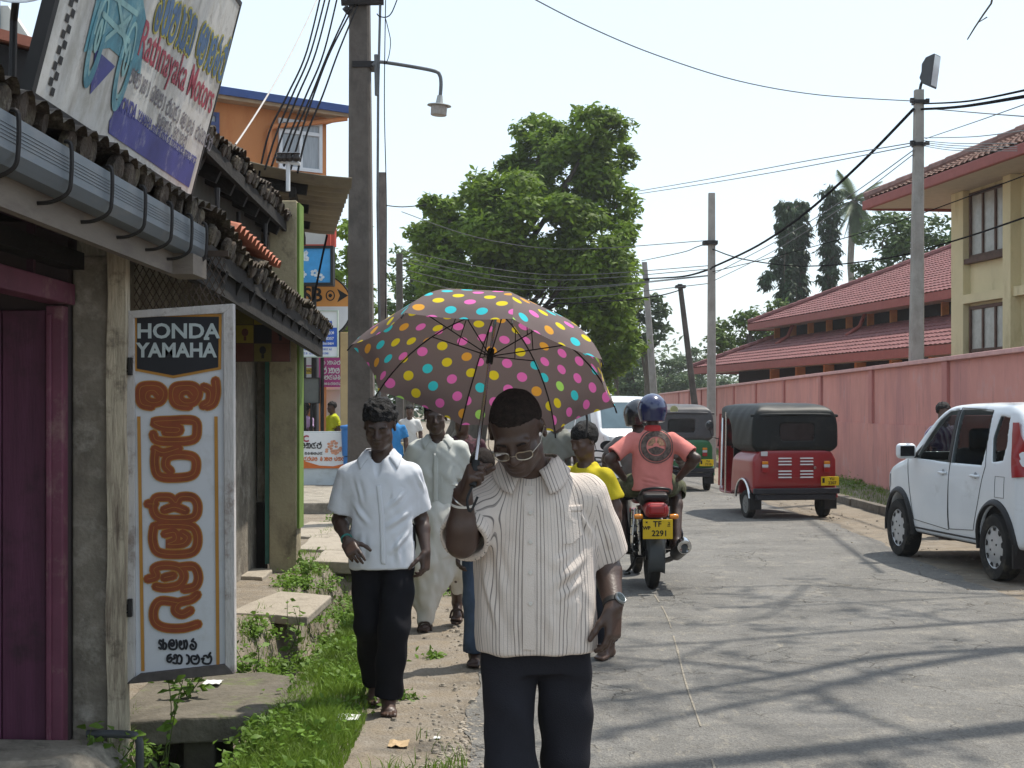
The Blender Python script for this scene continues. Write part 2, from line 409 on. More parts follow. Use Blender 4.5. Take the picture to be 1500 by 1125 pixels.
for k in range(13):
    y = 7.0 + 5.36 * k
    mb = MB(); wallseg(mb, y - .15, y + .15, -.05, -.002, 1.322, 2.33); mb.build("pilaster", mat("pink_pilaster", (.44, .19, .17), rough=.9, var=.1, ns=2), wt)
mb = MB(); wallseg(mb, 4, 84, -.075, .22, 2.332, 2.40); mb.build("coping", PINKD, wt, bevel=.01)
# ------------------------------------------------------------------ hall with two tiers of red roof
TILE = mat("red_roof_tile", (.175, .068, .066), rough=.75, var=.3, ns=3, dirt=[((.16, .065, .06), .40, 1.4), ((.27, .115, .105), .3, 4)], bump=.3, bs=30)
FASC = mat("red_fascia", (.27, .075, .06), rough=.6, var=.12)
ORNG = mat("orange_render", (.55, .25, .09), rough=.85, var=.12)
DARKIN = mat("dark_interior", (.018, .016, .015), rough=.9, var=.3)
k_ = 1.22
def hp(al, out, z):   # along facade from near (0) to far (15.2), outward towards the road; scaled out from the eye
    ux, uy = -.161, .987; nx_, ny_ = -.987, -.161
    return Vector(((10.5 + ux * al + nx_ * out) * k_, (36 + uy * al + ny_ * out) * k_, 1.62 + (z - 1.62) * k_))
hall = thing("red_roofed_hall", "hall with two tiers of red tiled roof behind the pink wall", "building", (hp(8, -6, 1.62).x, hp(8, -6, 1.62).y, 0))
mb = MB()
tile_roof(mb, hp(-8, 0, 4.45), hp(15.2, 0, 4.45), hp(-8, -6, 7.03), hp(9.2, -6, 7.03), row=.42, pitch=.3)
tile_roof(mb, hp(15.2, 0, 4.45), hp(15.2, -12, 4.45), hp(9.2, -6, 7.03), hp(9.21, -6.01, 7.03), row=.42, pitch=.3)
up = mb.build("upper_roof", TILE, hall, smooth=50)
mb = MB(); ridge_tiles(mb, hp(15.2, 0, 4.5), hp(9.2, -6, 7.09), .13); ridge_tiles(mb, hp(9.2, -6, 7.09), hp(-8, -6, 7.09), .13); mb.build("ridge_cap", TILE, up)
mb = MB()
tile_roof(mb, hp(-8, 1.5, 3.0), hp(16.7, 1.5, 3.0), hp(-8, -.65, 3.93), hp(14.5, -.65, 3.93), row=.42, pitch=.3)
tile_roof(mb, hp(16.7, 1.5, 3.0), hp(16.7, -13, 3.0), hp(14.5, -.65, 3.93), hp(14.5, -11.4, 3.93), row=.42, pitch=.3)
lo = mb.build("lower_roof", TILE, hall, smooth=50)
mb = MB(); ridge_tiles(mb, hp(16.7, 1.5, 3.05), hp(14.5, -.65, 3.98), .13); mb.build("ridge_cap", TILE, lo)
for nm, o_, z_, far in (("upper_fascia", 0, 4.45, 15.2), ("lower_fascia", 1.5, 3.0, 16.7)):
    mb = MB(); mb.beam(hp(-8, o_ + .02, z_ - .11), hp(far + .05, o_ + .02, z_ - .11), .06, .26); mb.beam(hp(far + .03, o_, z_ - .11), hp(far + .03, -12, z_ - .11), .06, .26)
    mb.build(nm, FASC, hall)
    mb = MB(); a = [hp(-8, o_, z_ - .2), hp(far, o_, z_ - .2), hp(-8, o_ - 1.0, z_ - .17), hp(far - .6, o_ - 1.0, z_ - .17)]
    mb.add(a, [(0, 1, 3, 2)]); mb.build("soffit", mat("pale_soffit", (.55, .47, .38), var=.1), hall)
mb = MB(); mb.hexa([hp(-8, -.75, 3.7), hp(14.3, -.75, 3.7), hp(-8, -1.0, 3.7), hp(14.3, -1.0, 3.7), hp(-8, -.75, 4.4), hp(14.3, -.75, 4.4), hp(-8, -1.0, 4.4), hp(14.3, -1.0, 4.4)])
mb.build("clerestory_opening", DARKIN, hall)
for i in range(14):
    a = -6.2 + i * 1.575
    mb = MB(); mb.beam(hp(a, -.70, 3.8), hp(a, -.70, 4.33), .3, .12, up=(0, 1, 0)); mb.beam(hp(a, -.62, 4.27), hp(a, -.62, 4.33), .44, .3, up=(0, 1, 0)); mb.build("clerestory_post", ORNG, hall)
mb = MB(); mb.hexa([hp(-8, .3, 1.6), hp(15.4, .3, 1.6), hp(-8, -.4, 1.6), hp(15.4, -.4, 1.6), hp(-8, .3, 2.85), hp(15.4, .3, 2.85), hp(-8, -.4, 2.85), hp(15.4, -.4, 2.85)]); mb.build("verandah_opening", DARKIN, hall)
mb = MB(); mb.hexa([hp(-8, .34, .3), hp(15.4, .34, .3), hp(-8, -.4, .3), hp(15.4, -.4, .3), hp(-8, .34, 1.95), hp(15.4, .34, 1.95), hp(-8, -.4, 1.95), hp(15.4, -.4, 1.95)]); mb.build("wall", mat("terracotta_render", (.36, .13, .09), var=.12), hall)
for i in range(9):
    a = -7 + i * 2.3
    mb = MB(); mb.beam(hp(a, .42, .2), hp(a, .42, 2.83), .32, .3, up=(0, 1, 0)); mb.build("verandah_column", ORNG, hall)
for a in (6.3, 12.2):
    mb = MB(); mb.tube([hp(a, -.5, 4.36), hp(a, -.3, 3.9), hp(a, .1, 3.64)], .07, 8); mb.build("downpipe", FASC, hall)
# ------------------------------------------------------------------ cream two-storey building
CREAM = mat("cream_render", (.62, .55, .34), rough=.85, var=.07, ns=1.2, dirt=((.42, .36, .2), .22, 1.5, (1, 1, .4)), bump=.15, bs=70)
WOOD = mat("brown_window_wood", (.085, .045, .03), rough=.6, var=.3, ns=8)
FROST = mat("frosted_pane", (.30, .30, .27), rough=.25, var=.2, ns=5, spec=.5)
yb = thing("cream_building", "cream two storey building with brown framed windows behind the pink wall", "building", (13, 28, 0))
def yp(al, out, z): return Vector((9.06 + .1386 * al - .9903 * out, 31 - .9903 * al - .1386 * out, z))   # al from the far corner towards the camera
def ybox(mb, a0, a1, o0, o1, z0, z1): mb.hexa([yp(a, o, z) for z in (z0, z1) for a in (a0, a1) for o in (o1, o0)])
mb = MB(); ybox(mb, 0.25, 9, -6, -.16, -.1, 6.05); mb.build("wall", CREAM, yb)
for a0, a1, o in ((0, .56, 0), (2.42, 2.74, .06), (5.6, 5.9, .06), (8.7, 9.0, .06)):
    mb = MB(); ybox(mb, a0, a1, -.17, o, -.1, 6.02); mb.build("pier", CREAM, yb, bevel=.012)
for z0, z1 in ((3.72, 3.9), (.0, .3)):
    for a0, a1 in ((.562, 2.418), (2.742, 5.598), (5.902, 8.698)):
        mb = MB(); ybox(mb, a0, a1, -.15, .0, z0, z1); mb.build("band", CREAM, yb)
def cwin(a0, a1, z0, z1, npan, bars=0):
    mb = MB(); w = .07; fr = MB()
    for a in (a0, a1 - w): ybox(fr, a, a + w, -.155, -.09, z0, z1)
    for z in (z0, z1 - w): ybox(fr, a0 + w, a1 - w, -.155, -.095, z, z + w)
    st = (a1 - a0 - w) / npan
    for k in range(1, npan): ybox(fr, a0 + k * st, a0 + k * st + w, -.155, -.10, z0 + w, z1 - w)
    if bars:
        for k in range(npan): ybox(fr, a0 + k * st + w, a0 + (k + 1) * st, -.155, -.105, z0 + .38, z0 + .45)
    f = fr.build("window", WOOD, yb, bevel=.006)
    mb = MB(); ybox(mb, a0 + .03, a1 - .03, -.15, -.13, z0 + .03, z1 - .03); mb.build("pane", FROST, f)
    mb = MB(); ybox(mb, a0 - .12, a1 + .05, -.158, -.02, z0 - .1, z0 - .002); mb.build("sill", WOOD, f)
for b in (.64, 3.3, 6.3):
    cwin(b, b + (1.72 if b < 2 else 1.8), 4.62, 5.95, 3); cwin(b, b + (1.72 if b < 2 else 1.8), 2.35, 3.66, 3, 1)
OT = mat("weathered_brown_tile", (.16, .085, .065), rough=.9, var=.45, ns=4, dirt=[((.07, .055, .045), .4, 2), ((.30, .26, .22), .2, 6)], bump=.4, bs=25)
mb = MB(); tile_roof(mb, yp(-2.25, .95, 6.18), yp(10, .95, 6.18), yp(2.2, -3.5, 8.18), yp(10, -3.5, 8.18), row=.36, pitch=.25)
tile_roof(mb, yp(-2.25, .95, 6.18), yp(-2.25, -8, 6.18), yp(2.2, -3.5, 8.18), yp(2.21, -3.51, 8.18))
rf = mb.build("roof", OT, yb, smooth=50)
mb = MB(); ridge_tiles(mb, yp(-2.25, .95, 6.24), yp(2.2, -3.5, 8.26), .12); mb.build("ridge_cap", mat("ridge_tile", (.22, .13, .11), var=.4, ns=5), rf)
mb = MB(); mb.beam(yp(-2.3, .98, 6.07), yp(10, .98, 6.07), .1, .2); mb.beam(yp(-2.28, .92, 6.07), yp(-2.28, -8, 6.07), .1, .2); mb.build("gutter", FASC, yb, bevel=.02)
mb = MB(); mb.add([yp(-2.25, .92, 6.0), yp(10, .92, 6.0), yp(10, -.3, 6.03), yp(-2.25, -.3, 6.03)], [(0, 1, 2, 3)]); mb.add([yp(-2.25, -.3, 6.03), yp(.3, -.3, 6.03), yp(.3, -6, 6.03), yp(-2.25, -6, 6.03)], [(0, 1, 2, 3)])
mb.build("soffit", mat("plywood_soffit", (.48, .42, .32), var=.1), yb)
# ------------------------------------------------------------------ orange building, far left
OB = mat("orange_paint", (.47, .195, .075), rough=.8, var=.08, ns=1.3, dirt=((.40, .14, .05), .2, 1.6, (1, 1, .3)))
ob = thing("orange_building", "tall orange building with white windows and blue roof edge", "building", (-6, 33, 0))
fx, fy = .808, .589
def op(al, out, z): return Vector((-3.72 - fx * al + fy * out, 30.1 - fy * al - fx * out, z))   # al leftwards from the right corner, out towards the camera
def obox(mb, a0, a1, o0, o1, z0, z1): mb.hexa([op(a, o, z) for z in (z0, z1) for o in (o1, o0) for a in (a1, a0)])
mb = MB(); obox(mb, 0, 6, -7, 0, -.1, 7.5); mb.build("wall", OB, ob)
mb = MB(); mb.hexa([op(6.4, .35, 7.52), op(-.35, .35, 7.42), op(6.4, -7, 7.52), op(-.35, -7, 7.42), op(6.4, .35, 7.66), op(-.35, .35, 7.56), op(6.4, -7, 7.66), op(-.35, -7, 7.56)]); mb.build("roof", mat("roof_sheet_underside", (.33, .24, .16), var=.15), ob)
mb = MB(); mb.beam(op(6.45, .40, 7.66), op(-.38, .40, 7.56), .05, .15); mb.beam(op(-.39, .35, 7.56), op(-.39, -7, 7.56), .05, .15); mb.build("blue_fascia", mat("blue_fascia_paint", (.035, .07, .21), rough=.5), ob)
WHF = mat("white_frame", (.62, .64, .66), rough=.4, var=.05)
def owin(a0, a1, z0, z1, nm="window", m=WHF, cur=True):
    fr = MB(); w = .07
    for a in (a0, a1 - w, (a0 + a1) / 2 - w / 2): obox(fr, a, a + w, .002, .06, z0, z1)
    for z in (z0, z1 - w, z0 + (z1 - z0) * .72): obox(fr, a0 + w, a1 - w, .002, .055, z, z + w)
    f = fr.build(nm, m, ob)
    mb = MB(); obox(mb, a0 + .02, a1 - .02, .003, .02, z0 + .02, z1 - .02); mb.build("pane", mat("curtained_glass", (.26, .28, .30), rough=.12, var=.25, ns=3, spec=.6, stretch=(6, 6, .6)), f)
owin(.12, 1.08, 6.3, 7.30); owin(2.35, 3.2, 6.35, 7.25, m=mat("blue_window_frame", (.05, .07, .18), rough=.5)); owin(.3, 1.4, 2.2, 3.6)
mb = MB(); mb.tube([op(-.3, .3, 7.40), op(.3, .12, 7.28), op(1.25, .12, 7.1), op(1.32, .1, 7.0), op(1.32, .1, .2)], .05, 8); mb.build("downpipe", mat("orange_pipe", (.50, .20, .08)), ob)
# ================================================================== LEFT SIDE OF THE STREET
OLDW = mat("mottled_plaster", (.20, .175, .14), rough=.95, var=.3, ns=5, bump=.5, bs=35, dirt=[((.07, .06, .05), .42, 2.2, (1, 1, .5)), ((.36, .33, .28), .3, 6)])
DKW = mat("dark_timber", (.014, .0115, .0095), rough=.9, var=.4, ns=7, stretch=(1, .3, 1), bump=.4, bs=30)  # near-black timber colour, varied by stretched noise
PURP = mat("purple_door_paint", (.105, .030, .062), rough=.55, var=.22, ns=3, stretch=(6, 6, .5), bump=.2, bs=20, dirt=((.05, .02, .03), .25, 3))
PURP2 = mat("maroon_frame_paint", (.15, .045, .075), rough=.55, var=.22, ns=3, dirt=((.26, .16, .15), .2, 7))
CONC = mat("old_concrete", (.26, .235, .195), rough=.95, var=.25, ns=4, bump=.5, bs=35, dirt=[((.10, .09, .07), .38, 3), ((.36, .33, .27), .25, 8)])
shop = thing("spare_parts_shop", "old shophouse with purple door, mottled column and grey gutter beside the hanging sign", "shop", (-2.3, 6, 0))
mb = MB(); mb.b2((-2.11, 7.2, -.2), (-1.935, 7.6, 2.35)); mb.build("column", OLDW, shop, bevel=.012)
mb = MB()
for j in range(12):   # worn cream post, slightly waney
    pass
mb.tube([(-1.893 + .004 * math.sin(k * 1.3), 7.22, -.2 + k * .214) for k in range(13)], [.062 + .003 * math.sin(k * 2.1) for k in range(13)], 4)
mb.build("timber_post", mat("peeling_cream_paint", (.50, .43, .32), rough=.85, var=.25, ns=6, stretch=(5, 5, .6), dirt=[((.16, .12, .09), .42, 4, (5, 5, .5)), ((.10, .08, .06), .2, 9)], bump=.4, bs=30), shop)
# door leaf standing open across the doorway, with its frame
mb = MB()
for k in range(3): mb.b2((-2.83 + k * .21, 7.10, .04), (-2.83 + k * .21 + .205, 7.14, 2.08))
dl = mb.build("door", PURP, shop, bevel=.004)
mb = MB(); mb.b2((-2.195, 7.07, -.1), (-2.115, 7.19, 2.10)); mb.b2((-2.20, 3.0, 2.11), (-2.09, 7.19, 2.21)); mb.b2((-2.19, 7.05, .0), (-2.165, 7.068, 2.06)); mb.build("door_frame", PURP2, shop, bevel=.006)
mb = MB()
for k in range(5): mb.b2((-2.16, 4.2 + k * .62, 2.212), (-2.13, 4.235 + k * .62, 2.44))
mb.b2((-2.16, 3, 2.442), (-2.12, 7.19, 2.48)); mb.build("transom_bar", mat("dark_purple_bar", (.05, .02, .03), rough=.6), shop)
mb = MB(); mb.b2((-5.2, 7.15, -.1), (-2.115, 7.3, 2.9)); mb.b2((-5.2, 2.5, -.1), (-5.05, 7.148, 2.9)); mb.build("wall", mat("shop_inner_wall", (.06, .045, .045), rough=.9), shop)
mb = MB(); mb.b2((-5.2, 2.5, -.1), (-2.02, 7.14, .035)); mb.build("shop_floor", CONC, shop)
mb = MB(); mb.b2((-1.69, 2.2, 2.27), (-1.65, 7.62, 2.50)); mb.b2((-1.649, 7.3, 2.27), (-1.55, 7.62, 2.37)); mb.build("fascia_board", mat("grey_fascia_board", (.17, .145, .12), rough=.9, var=.18, ns=3, stretch=(1, .4, 2), dirt=[((.12, .10, .09), .35, 3, (1, .6, 3))], bump=.2), shop)  # board colour lowered to hold the shade of the tree canopy above
mb = MB(); mb.b2((-2.2, 2.2, 2.485), (-1.70, 7.62, 2.50)); mb.b2((-2.15, 2.2, 2.28), (-2.05, 7.2, 2.36)); mb.build("soffit", DKW, shop)
# gutter: a moulded trough
prof = [(-1.56, 2.525), (-1.545, 2.525), (-1.545, 2.41), (-1.56, 2.39), (-1.575, 2.372), (-1.645, 2.372), (-1.645, 2.53), (-1.635, 2.53), (-1.635, 2.384), (-1.58, 2.384), (-1.556, 2.41)]
mb = MB()
MX = Matrix(((1, 0, 0, 0), (0, 0, -1, 7.60), (0, 1, 0, 0), (0, 0, 0, 1)))
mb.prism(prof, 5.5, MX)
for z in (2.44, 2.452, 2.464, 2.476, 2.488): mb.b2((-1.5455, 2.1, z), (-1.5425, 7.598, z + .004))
gut = mb.build("gutter", mat("grey_gutter_plastic", (.10, .12, .14), rough=.42, var=.08, ns=3, stretch=(1, .3, 3), dirt=((.16, .16, .16), .3, 3, (1, .5, 2))), shop)  # plastic darkened too: the canopy's shade is put into its base colour
for y in (3.1, 3.65, 4.15, 4.66, 5.22, 5.75, 6.27, 6.76, 7.18, 7.53):
    mb = MB(); mb.tube(crom([(-1.555, y, 2.545), (-1.532, y, 2.53), (-1.532, y, 2.42), (-1.545, y, 2.365), (-1.60, y, 2.335), (-1.66, y, 2.33)], 4), .0095, 6, flat=.7)
    mb.b2((-1.672, y - .012, 2.29), (-1.6505, y + .012, 2.5)); mb.build("gutter_bracket", mat("black_iron", (.022, .02, .02), rough=.5, metal=.3), gut)
MOSS = mat("mossy_clay_tile", (.058, .044, .034), rough=.95, var=.5, ns=9, bump=.9, bs=40, dirt=[((.17, .15, .105), .36, 7), ((.035, .03, .026), .35, 4), ((.24, .22, .18), .16, 15)])
mb = MB(); tile_roof(mb, (-1.56, 2.2, 2.575), (-1.56, 7.7, 2.575), (-4.6, 2.2, 3.75), (-4.6, 7.7, 3.75), pitch=.15, row=.2, amp=.034, step=.04, sag=.05)
for k in range(37):      # upturned tile ends along the eave
    y = 2.25 + k * .15 + random.uniform(-.02, .02)
    if random.random() > .78: continue
    mb.lathe([(.05, 0), (.056, .01), (.054, .03), (.04, .036), (.0, .026)], 10, Matrix.Translation((-1.575 + random.uniform(-.02, .02), y, 2.575 + random.uniform(-.015, .02))) @ Matrix.Rotation(R(-78), 4, 'Y') @ Matrix.Rotation(random.uniform(-.2, .2), 4, 'X'))
mb.build("roof", MOSS, shop, smooth=40)
mb = MB(); mb.hexa([(-4.6, 2.2, 2.505), (-1.6, 2.2, 2.505), (-4.6, 7.66, 2.505), (-1.6, 7.66, 2.505), (-4.6, 2.2, 3.6), (-1.6, 2.2, 2.54), (-4.6, 7.66, 3.6), (-1.6, 7.66, 2.54)]); mb.build("roof_timber", DKW, shop)
mb = MB(); mb.hexa([(-2.6, 6.4, -.05), (-1.88, 6.55, -.05), (-2.6, 7.05, -.05), (-1.8, 7.1, -.05), (-2.55, 6.55, .06), (-1.98, 6.72, .05), (-2.55, 7.05, .07), (-1.9, 7.05, .06)]); mb.build("doorstep", CONC, shop, bevel=.02)

# ------------------------------------------------------------------ hanging sign by the post
U = 7.25 / F
SM = frame(P(190, 1000, 7.25), (1, 0, 0), (0, -1, 0)) @ Matrix.Scale(U, 4)
def sp(px, py): return (px - 190, 1000 - py)
hs = thing("hanging_sign", "tall white framed motorcycle parts sign hung on the cream post", "sign", P(265, 1000, 7.25))
WB = mat("sign_white_enamel", (.56, .57, .60), rough=.5, var=.05, ns=2.5, dirt=((.42, .41, .40), .25, 3))
mb = MB(); poly_ = [sp(190, 998), sp(344, 984), sp(341, 448), sp(189, 458)]
mb.prism(poly_, 14, SM @ Matrix.Translation((0, 0, -15))); bd = mb.build("board", WB, hs)
WF = mat("rusty_white_frame", (.48, .455, .44), rough=.8, var=.12, ns=6, stretch=(3, 3, .7), dirt=[((.13, .08, .06), .27, 6), ((.25, .2, .17), .2, 3)], bump=.3, bs=30)
mb = MB()
def fr_(a, b, c, d): mb.prism([sp(*a), sp(*b), sp(*c), sp(*d)], 16, SM @ Matrix.Translation((0, 0, -16)) @ Matrix.Translation((0, 0, 6)))
fr_((186, 1001), (199, 990), (198, 466), (186, 456)); fr_((345, 986), (331, 979), (328, 459), (343, 445)); fr_((186, 456), (198, 466), (328, 459), (343, 445))
mb.build("frame", WF, hs, bevel=.003)
mb = MB(); mb.prism([sp(186, 1001), sp(206, 986), sp(331, 972), sp(345, 986)], 26, SM @ Matrix.Translation((0, 0, -18))); mb.build("bottom_rail", mat("sooty_rail", (.10, .085, .08), rough=.9, var=.4, ns=8), hs, bevel=.003)
YEL = mat("ochre_paint", (.42, .20, .035), rough=.5, var=.12, ns=5)
REDB = mat("brick_red_paint", (.23, .05, .016), rough=.5, var=.22, ns=8)
BLKP = mat("black_sign_paint", (.012, .013, .018), rough=.45, var=.2)
SIL = mat("pale_lettering", (.42, .47, .47), rough=.5, var=.1, ns=6)
mb = MB(); poly(mb, [sp(197, 460), sp(325, 460), sp(324, 541), sp(254, 554), sp(197, 543)], SM, 1, .8); poly(mb, [sp(201, 464), sp(321, 464), sp(320, 538), sp(254, 550), sp(201, 540)], SM, 0, 1.6)
mb.build("header_panel", [BLKP, YEL], hs)
def slab(mb, x, y, w): rect(mb, x - w / 2, y - 2, x + w / 2, y + 2, SM, 0, 2.4)
text_mesh("HONDA", 30, "lettering", SIL, hs, SM @ Matrix.Translation((*sp(261, 486), 2.0)), fat=.8, sx=1.08, thick=.2)
mb = MB()
for x, y, w in ((303, 496, 8),): slab(mb, *sp(x, y), w)
mb.build("lettering", SIL, hs)
text_mesh("YAMAHA", 29, "lettering", SIL, hs, SM @ Matrix.Translation((*sp(259, 514), 2.0)), fat=.9, sx=.97, thick=.2)
mb = MB()
for a, b in ((201, 206), (314, 319)):
    for (y0, y1) in ((610, 975),): 
        dx = 6 if a < 250 else 3
        mb.add([SM @ Vector((*sp(a, y0), .9)), SM @ Vector((*sp(b, y0), .9)), SM @ Vector((*sp(b + dx, y1 + 8 - (a > 250) * 6), .9)), SM @ Vector((*sp(a + dx, y1 + 8 - (a > 250) * 6), .9))], [(0, 3, 2, 1)])
mb.build("border_stripe", YEL, hs)
BIG = [
 [[(233, 579), (226, 572), (216, 574), (214, 584), (223, 590), (236, 587), (240, 575), (232, 566), (214, 565), (206, 569), (205, 582), (209, 592), (222, 595)]],
 [[(283, 579), (276, 572), (266, 574), (263, 583), (271, 590), (285, 588), (291, 576), (284, 566), (266, 565), (255, 569), (254, 584), (261, 593), (277, 595)], [(299, 567), (308, 573), (307, 588), (298, 594)], [(316, 558), (317, 575), (313, 590), (304, 595)]],
 [[(243, 633), (260, 633), (262, 627), (238, 625), (226, 618), (250, 616), (284, 616), (289, 630), (283, 644), (252, 647), (230, 645), (225, 636)]],
 [[(228, 660), (227, 680), (233, 697), (256, 700), (282, 696), (288, 681), (283, 669), (262, 666), (246, 670), (243, 682), (250, 690)], [(227, 658), (240, 663), (262, 657)]],
 [[(217, 738), (227, 738)], [(242, 728), (228, 730), (225, 746), (233, 758), (256, 761), (284, 758), (290, 742), (283, 729), (265, 728), (258, 736), (250, 729), (242, 728)], [(241, 747), (256, 743), (272, 748)]],
 [[(226, 771), (224, 790), (231, 808), (256, 812), (283, 808), (290, 790), (283, 772), (256, 768), (232, 769)], [(242, 782), (256, 780), (258, 791), (246, 797), (268, 796), (275, 787), (268, 781)]],
 [[(217, 848), (229, 844), (226, 833), (240, 828), (262, 831), (270, 844), (262, 857), (242, 861), (229, 859)], [(262, 831), (284, 830), (291, 845), (286, 859), (270, 863)], [(241, 846), (254, 843)]],
 [[(289, 871), (280, 878), (262, 883), (257, 894), (267, 900), (279, 894)], [(262, 883), (236, 880), (226, 892), (227, 910), (241, 919), (268, 920), (290, 914)]],
]
for g in BIG:
    mb = MB(); ls = [[sp(*p) for p in l] for l in g]
    strokes(mb, ls, 15, SM, 1, .9); strokes(mb, ls, 12, SM, 0, 1.6); strokes(mb, ls, .7, SM, 1, 2.2)
    mb.build("lettering", [REDB, YEL], hs)
# small round script used for the black and blue lines
SIN = {  # unit box 1 x 1 glyph strokes
 'a': [[(.1, .2), (.3, .1), (.4, .3), (.25, .5), (.1, .6), (.2, .85), (.4, .75)], [(.55, .9), (.55, .1)], [(.55, .5), (.75, .6), (.9, .4), (.8, .1), (.6, .1)]],
 'm': [[(.45, .55), (.3, .6), (.3, .4), (.5, .35), (.65, .55), (.5, .85), (.2, .8), (.05, .5), (.15, .15), (.5, .05), (.85, .15), (.95, .5), (.85, .85)]],
 't': [[(.1, .4), (.3, .5), (.25, .75), (.1, .7), (.1, .3), (.3, .08), (.6, .2), (.6, .6), (.55, .8)], [(.6, .6), (.8, .85), (.95, .5), (.8, .1)]],
 'r': [[(.3, .75), (.6, .7), (.8, .45), (.65, .1), (.3, .08), (.15, .35), (.35, .5), (.5, .3)], [(.3, .75), (.5, .95)]],
 'k': [[(.05, .5), (.25, .55), (.2, .8), (.4, .85), (.5, .5), (.4, .1), (.1, .15)], [(.5, .6), (.7, .85), (.95, .6), (.85, .1), (.6, .1)]],
 'o': [[(.3, .5), (.45, .65), (.6, .45), (.4, .2), (.15, .35), (.2, .75), (.5, .9)]],
 'T': [[(.4, .45), (.6, .5), (.6, .7), (.2, .75), (.1, .4), (.3, .08), (.75, .1), (.9, .5), (.7, .85)]],
 's': [[(.0, .5), (.2, .55), (.1, .2), (.4, .05), (.8, .1), (.95, .5), (.8, .8), (.6, .6), (.45, .8), (.2, .75)], [(.7, .85), (.85, 1.05)]],
 'n': [[(.1, .65), (.3, .8), (.4, .55), (.2, .4), (.1, .15), (.5, .05), (.9, .2), (.95, .6), (.75, .85), (.6, .6), (.8, .5)]],
 'y': [[(.1, .75), (.05, .3), (.35, .05), (.55, .3), (.5, .55)], [(.5, .25), (.75, .05), (.95, .4), (.85, .85), (.55, .9)]],
 'l': [[(.95, .95), (.6, .8), (.55, .5), (.75, .4)], [(.6, .8), (.2, .75), (.05, .4), (.3, .08), (.9, .12)]],
 'A': [[(.3, .85), (.5, .7), (.5, .2), (.3, .05)]],
}
def sinhala(mb, word, x, y, h, w, M, lw, mi=0, z=1.0):
    for ch in word:
        if ch != ' ':
            strokes(mb, [[(x + px * w * .88, y + py * h) for px, py in l] for l in SIN[ch]], lw, M, mi, z, seg=3)
        x += w * (.55 if ch in 'Ao ' else 1)
mb = MB(); sinhala(mb, "amtr", 42, 48, 17, 15, SM, 3.2, z=1.1); mb.build("lettering", BLKP, hs)
mb = MB(); sinhala(mb, "okATs", 53, 27, 16, 17, SM, 3.2, z=1.1); mb.build("lettering", BLKP, hs)
for y in (537, 889):
    mb = MB(); mb.prism([sp(190, y - 13), sp(196, y - 13), sp(196, y + 13), sp(190, y + 13)], 22, SM @ Matrix.Translation((0, 0, -8)))
    mb.prism([sp(172, y - 5), sp(190, y - 5), sp(190, y + 4), sp(172, y + 4)], 8, SM @ Matrix.Translation((0, 0, 2))); mb.prism([sp(168, y - 9), sp(175, y - 9), sp(175, y + 8), sp(168, y + 8)], 14, SM)
    mb.prism([sp(158, y + 6), sp(192, y + 6), sp(192, y + 8), sp(158, y + 8)], 2, SM @ Matrix.Translation((0, 0, 10)))
    mb.build("hinge_bracket", MATS["black_iron"], hs, bevel=.002)
# expanded metal grille above the sign
mb = MB(); X0, X1, Z0, Z1, YG = -2.0, -1.52, 2.02, 2.42, 7.95
for k in range(-12, 26):
    for s_ in (1, -1):
        x = X0 + k * .035; a = Vector((x, YG, Z0)); b = Vector((x + s_ * .22, YG, Z1))
        if s_ == -1: a.x += .2; b.x += .2
        t0, t1 = 0.0, 1.0
        for lim, sg in ((X0, 1), (X1, -1)):
            da, db = (a.x - lim) * sg, (b.x - lim) * sg
            if da < 0 and db < 0: t0 = 2
            elif da < 0: t0 = max(t0, da / (da - db))
            elif db < 0: t1 = min(t1, da / (da - db))
        if t0 < t1 - .02: mb.tube([a.lerp(b, t0), a.lerp(b, t1)], .0035, 4)
mb.b2((X0 - .02, YG - .012, Z0 - .03), (X1 + .02, YG + .012, Z0)); mb.b2((X0 - .02, YG - .012, Z1), (X1 + .02, YG + .012, Z1 + .03))
mb.build("window_grille", mat("rusty_mesh", (.09, .065, .05), rough=.7, metal=.4, var=.3), shop)

# ------------------------------------------------------------------ big billboard on the roof
BX0, BZ0, BY0, BY1 = -2.0, 2.94, 6.3, 9.36
bn = Vector((1.16, 0, -.30)).normalized()       # faces the street and a little down
BM = frame((BX0, BY0, BZ0), (0, 1, 0), bn)
def bpx(px, py):
    """pixel -> (along, up) on the billboard face"""
    o = Vector((0, 0, EYE)); dr = P(px, py, 1) - o; t = (Vector((BX0, BY0, BZ0)) - o).dot(bn) / dr.dot(bn)
    q = BM.inverted() @ (o + dr * t); return q.x, q.y
bb = thing("billboard", "large weathered white motor shop billboard leaning out over the mossy roof", "billboard", (BX0, 7.8, 2.94))
BH = 1.22
mb = MB(); mb.prism([(0, 0), (3.06, 0), (3.06, BH), (0, BH)], .05, BM @ Matrix.Translation((0, 0, -.052)))
mb.build("panel", mat("weathered_board_white", (.55, .545, .52), rough=.65, var=.08, ns=2, dirt=[((.22, .20, .17), .28, 2.2, (1, 1.5, .6)), ((.38, .36, .31), .4, 4), ((.10, .08, .07), .06, 9)]), bb)
mb = MB()
for q in ([(-.05, -.03), (0, -.03), (0, BH + .03), (-.05, BH + .03)], [(3.06, -.03), (3.085, -.03), (3.085, BH + .03), (3.06, BH + .03)], [(0, -.03), (3.06, -.03), (3.06, 0), (0, 0)], [(0, BH), (3.06, BH), (3.06, BH + .03), (0, BH + .03)]):
    mb.prism(q, .055, BM @ Matrix.Translation((0, 0, -.053)))
mb.build("frame", mat("dark_sign_frame", (.022, .02, .019), rough=.6, var=.3), bb)
for u in (1.5, 2.8):
    mb = MB(); mb.beam(BM @ Vector((u, .5, -.1)), (-2.75, BY0 + u, 2.95), .05, .05); mb.build("strut", DKW, bb)
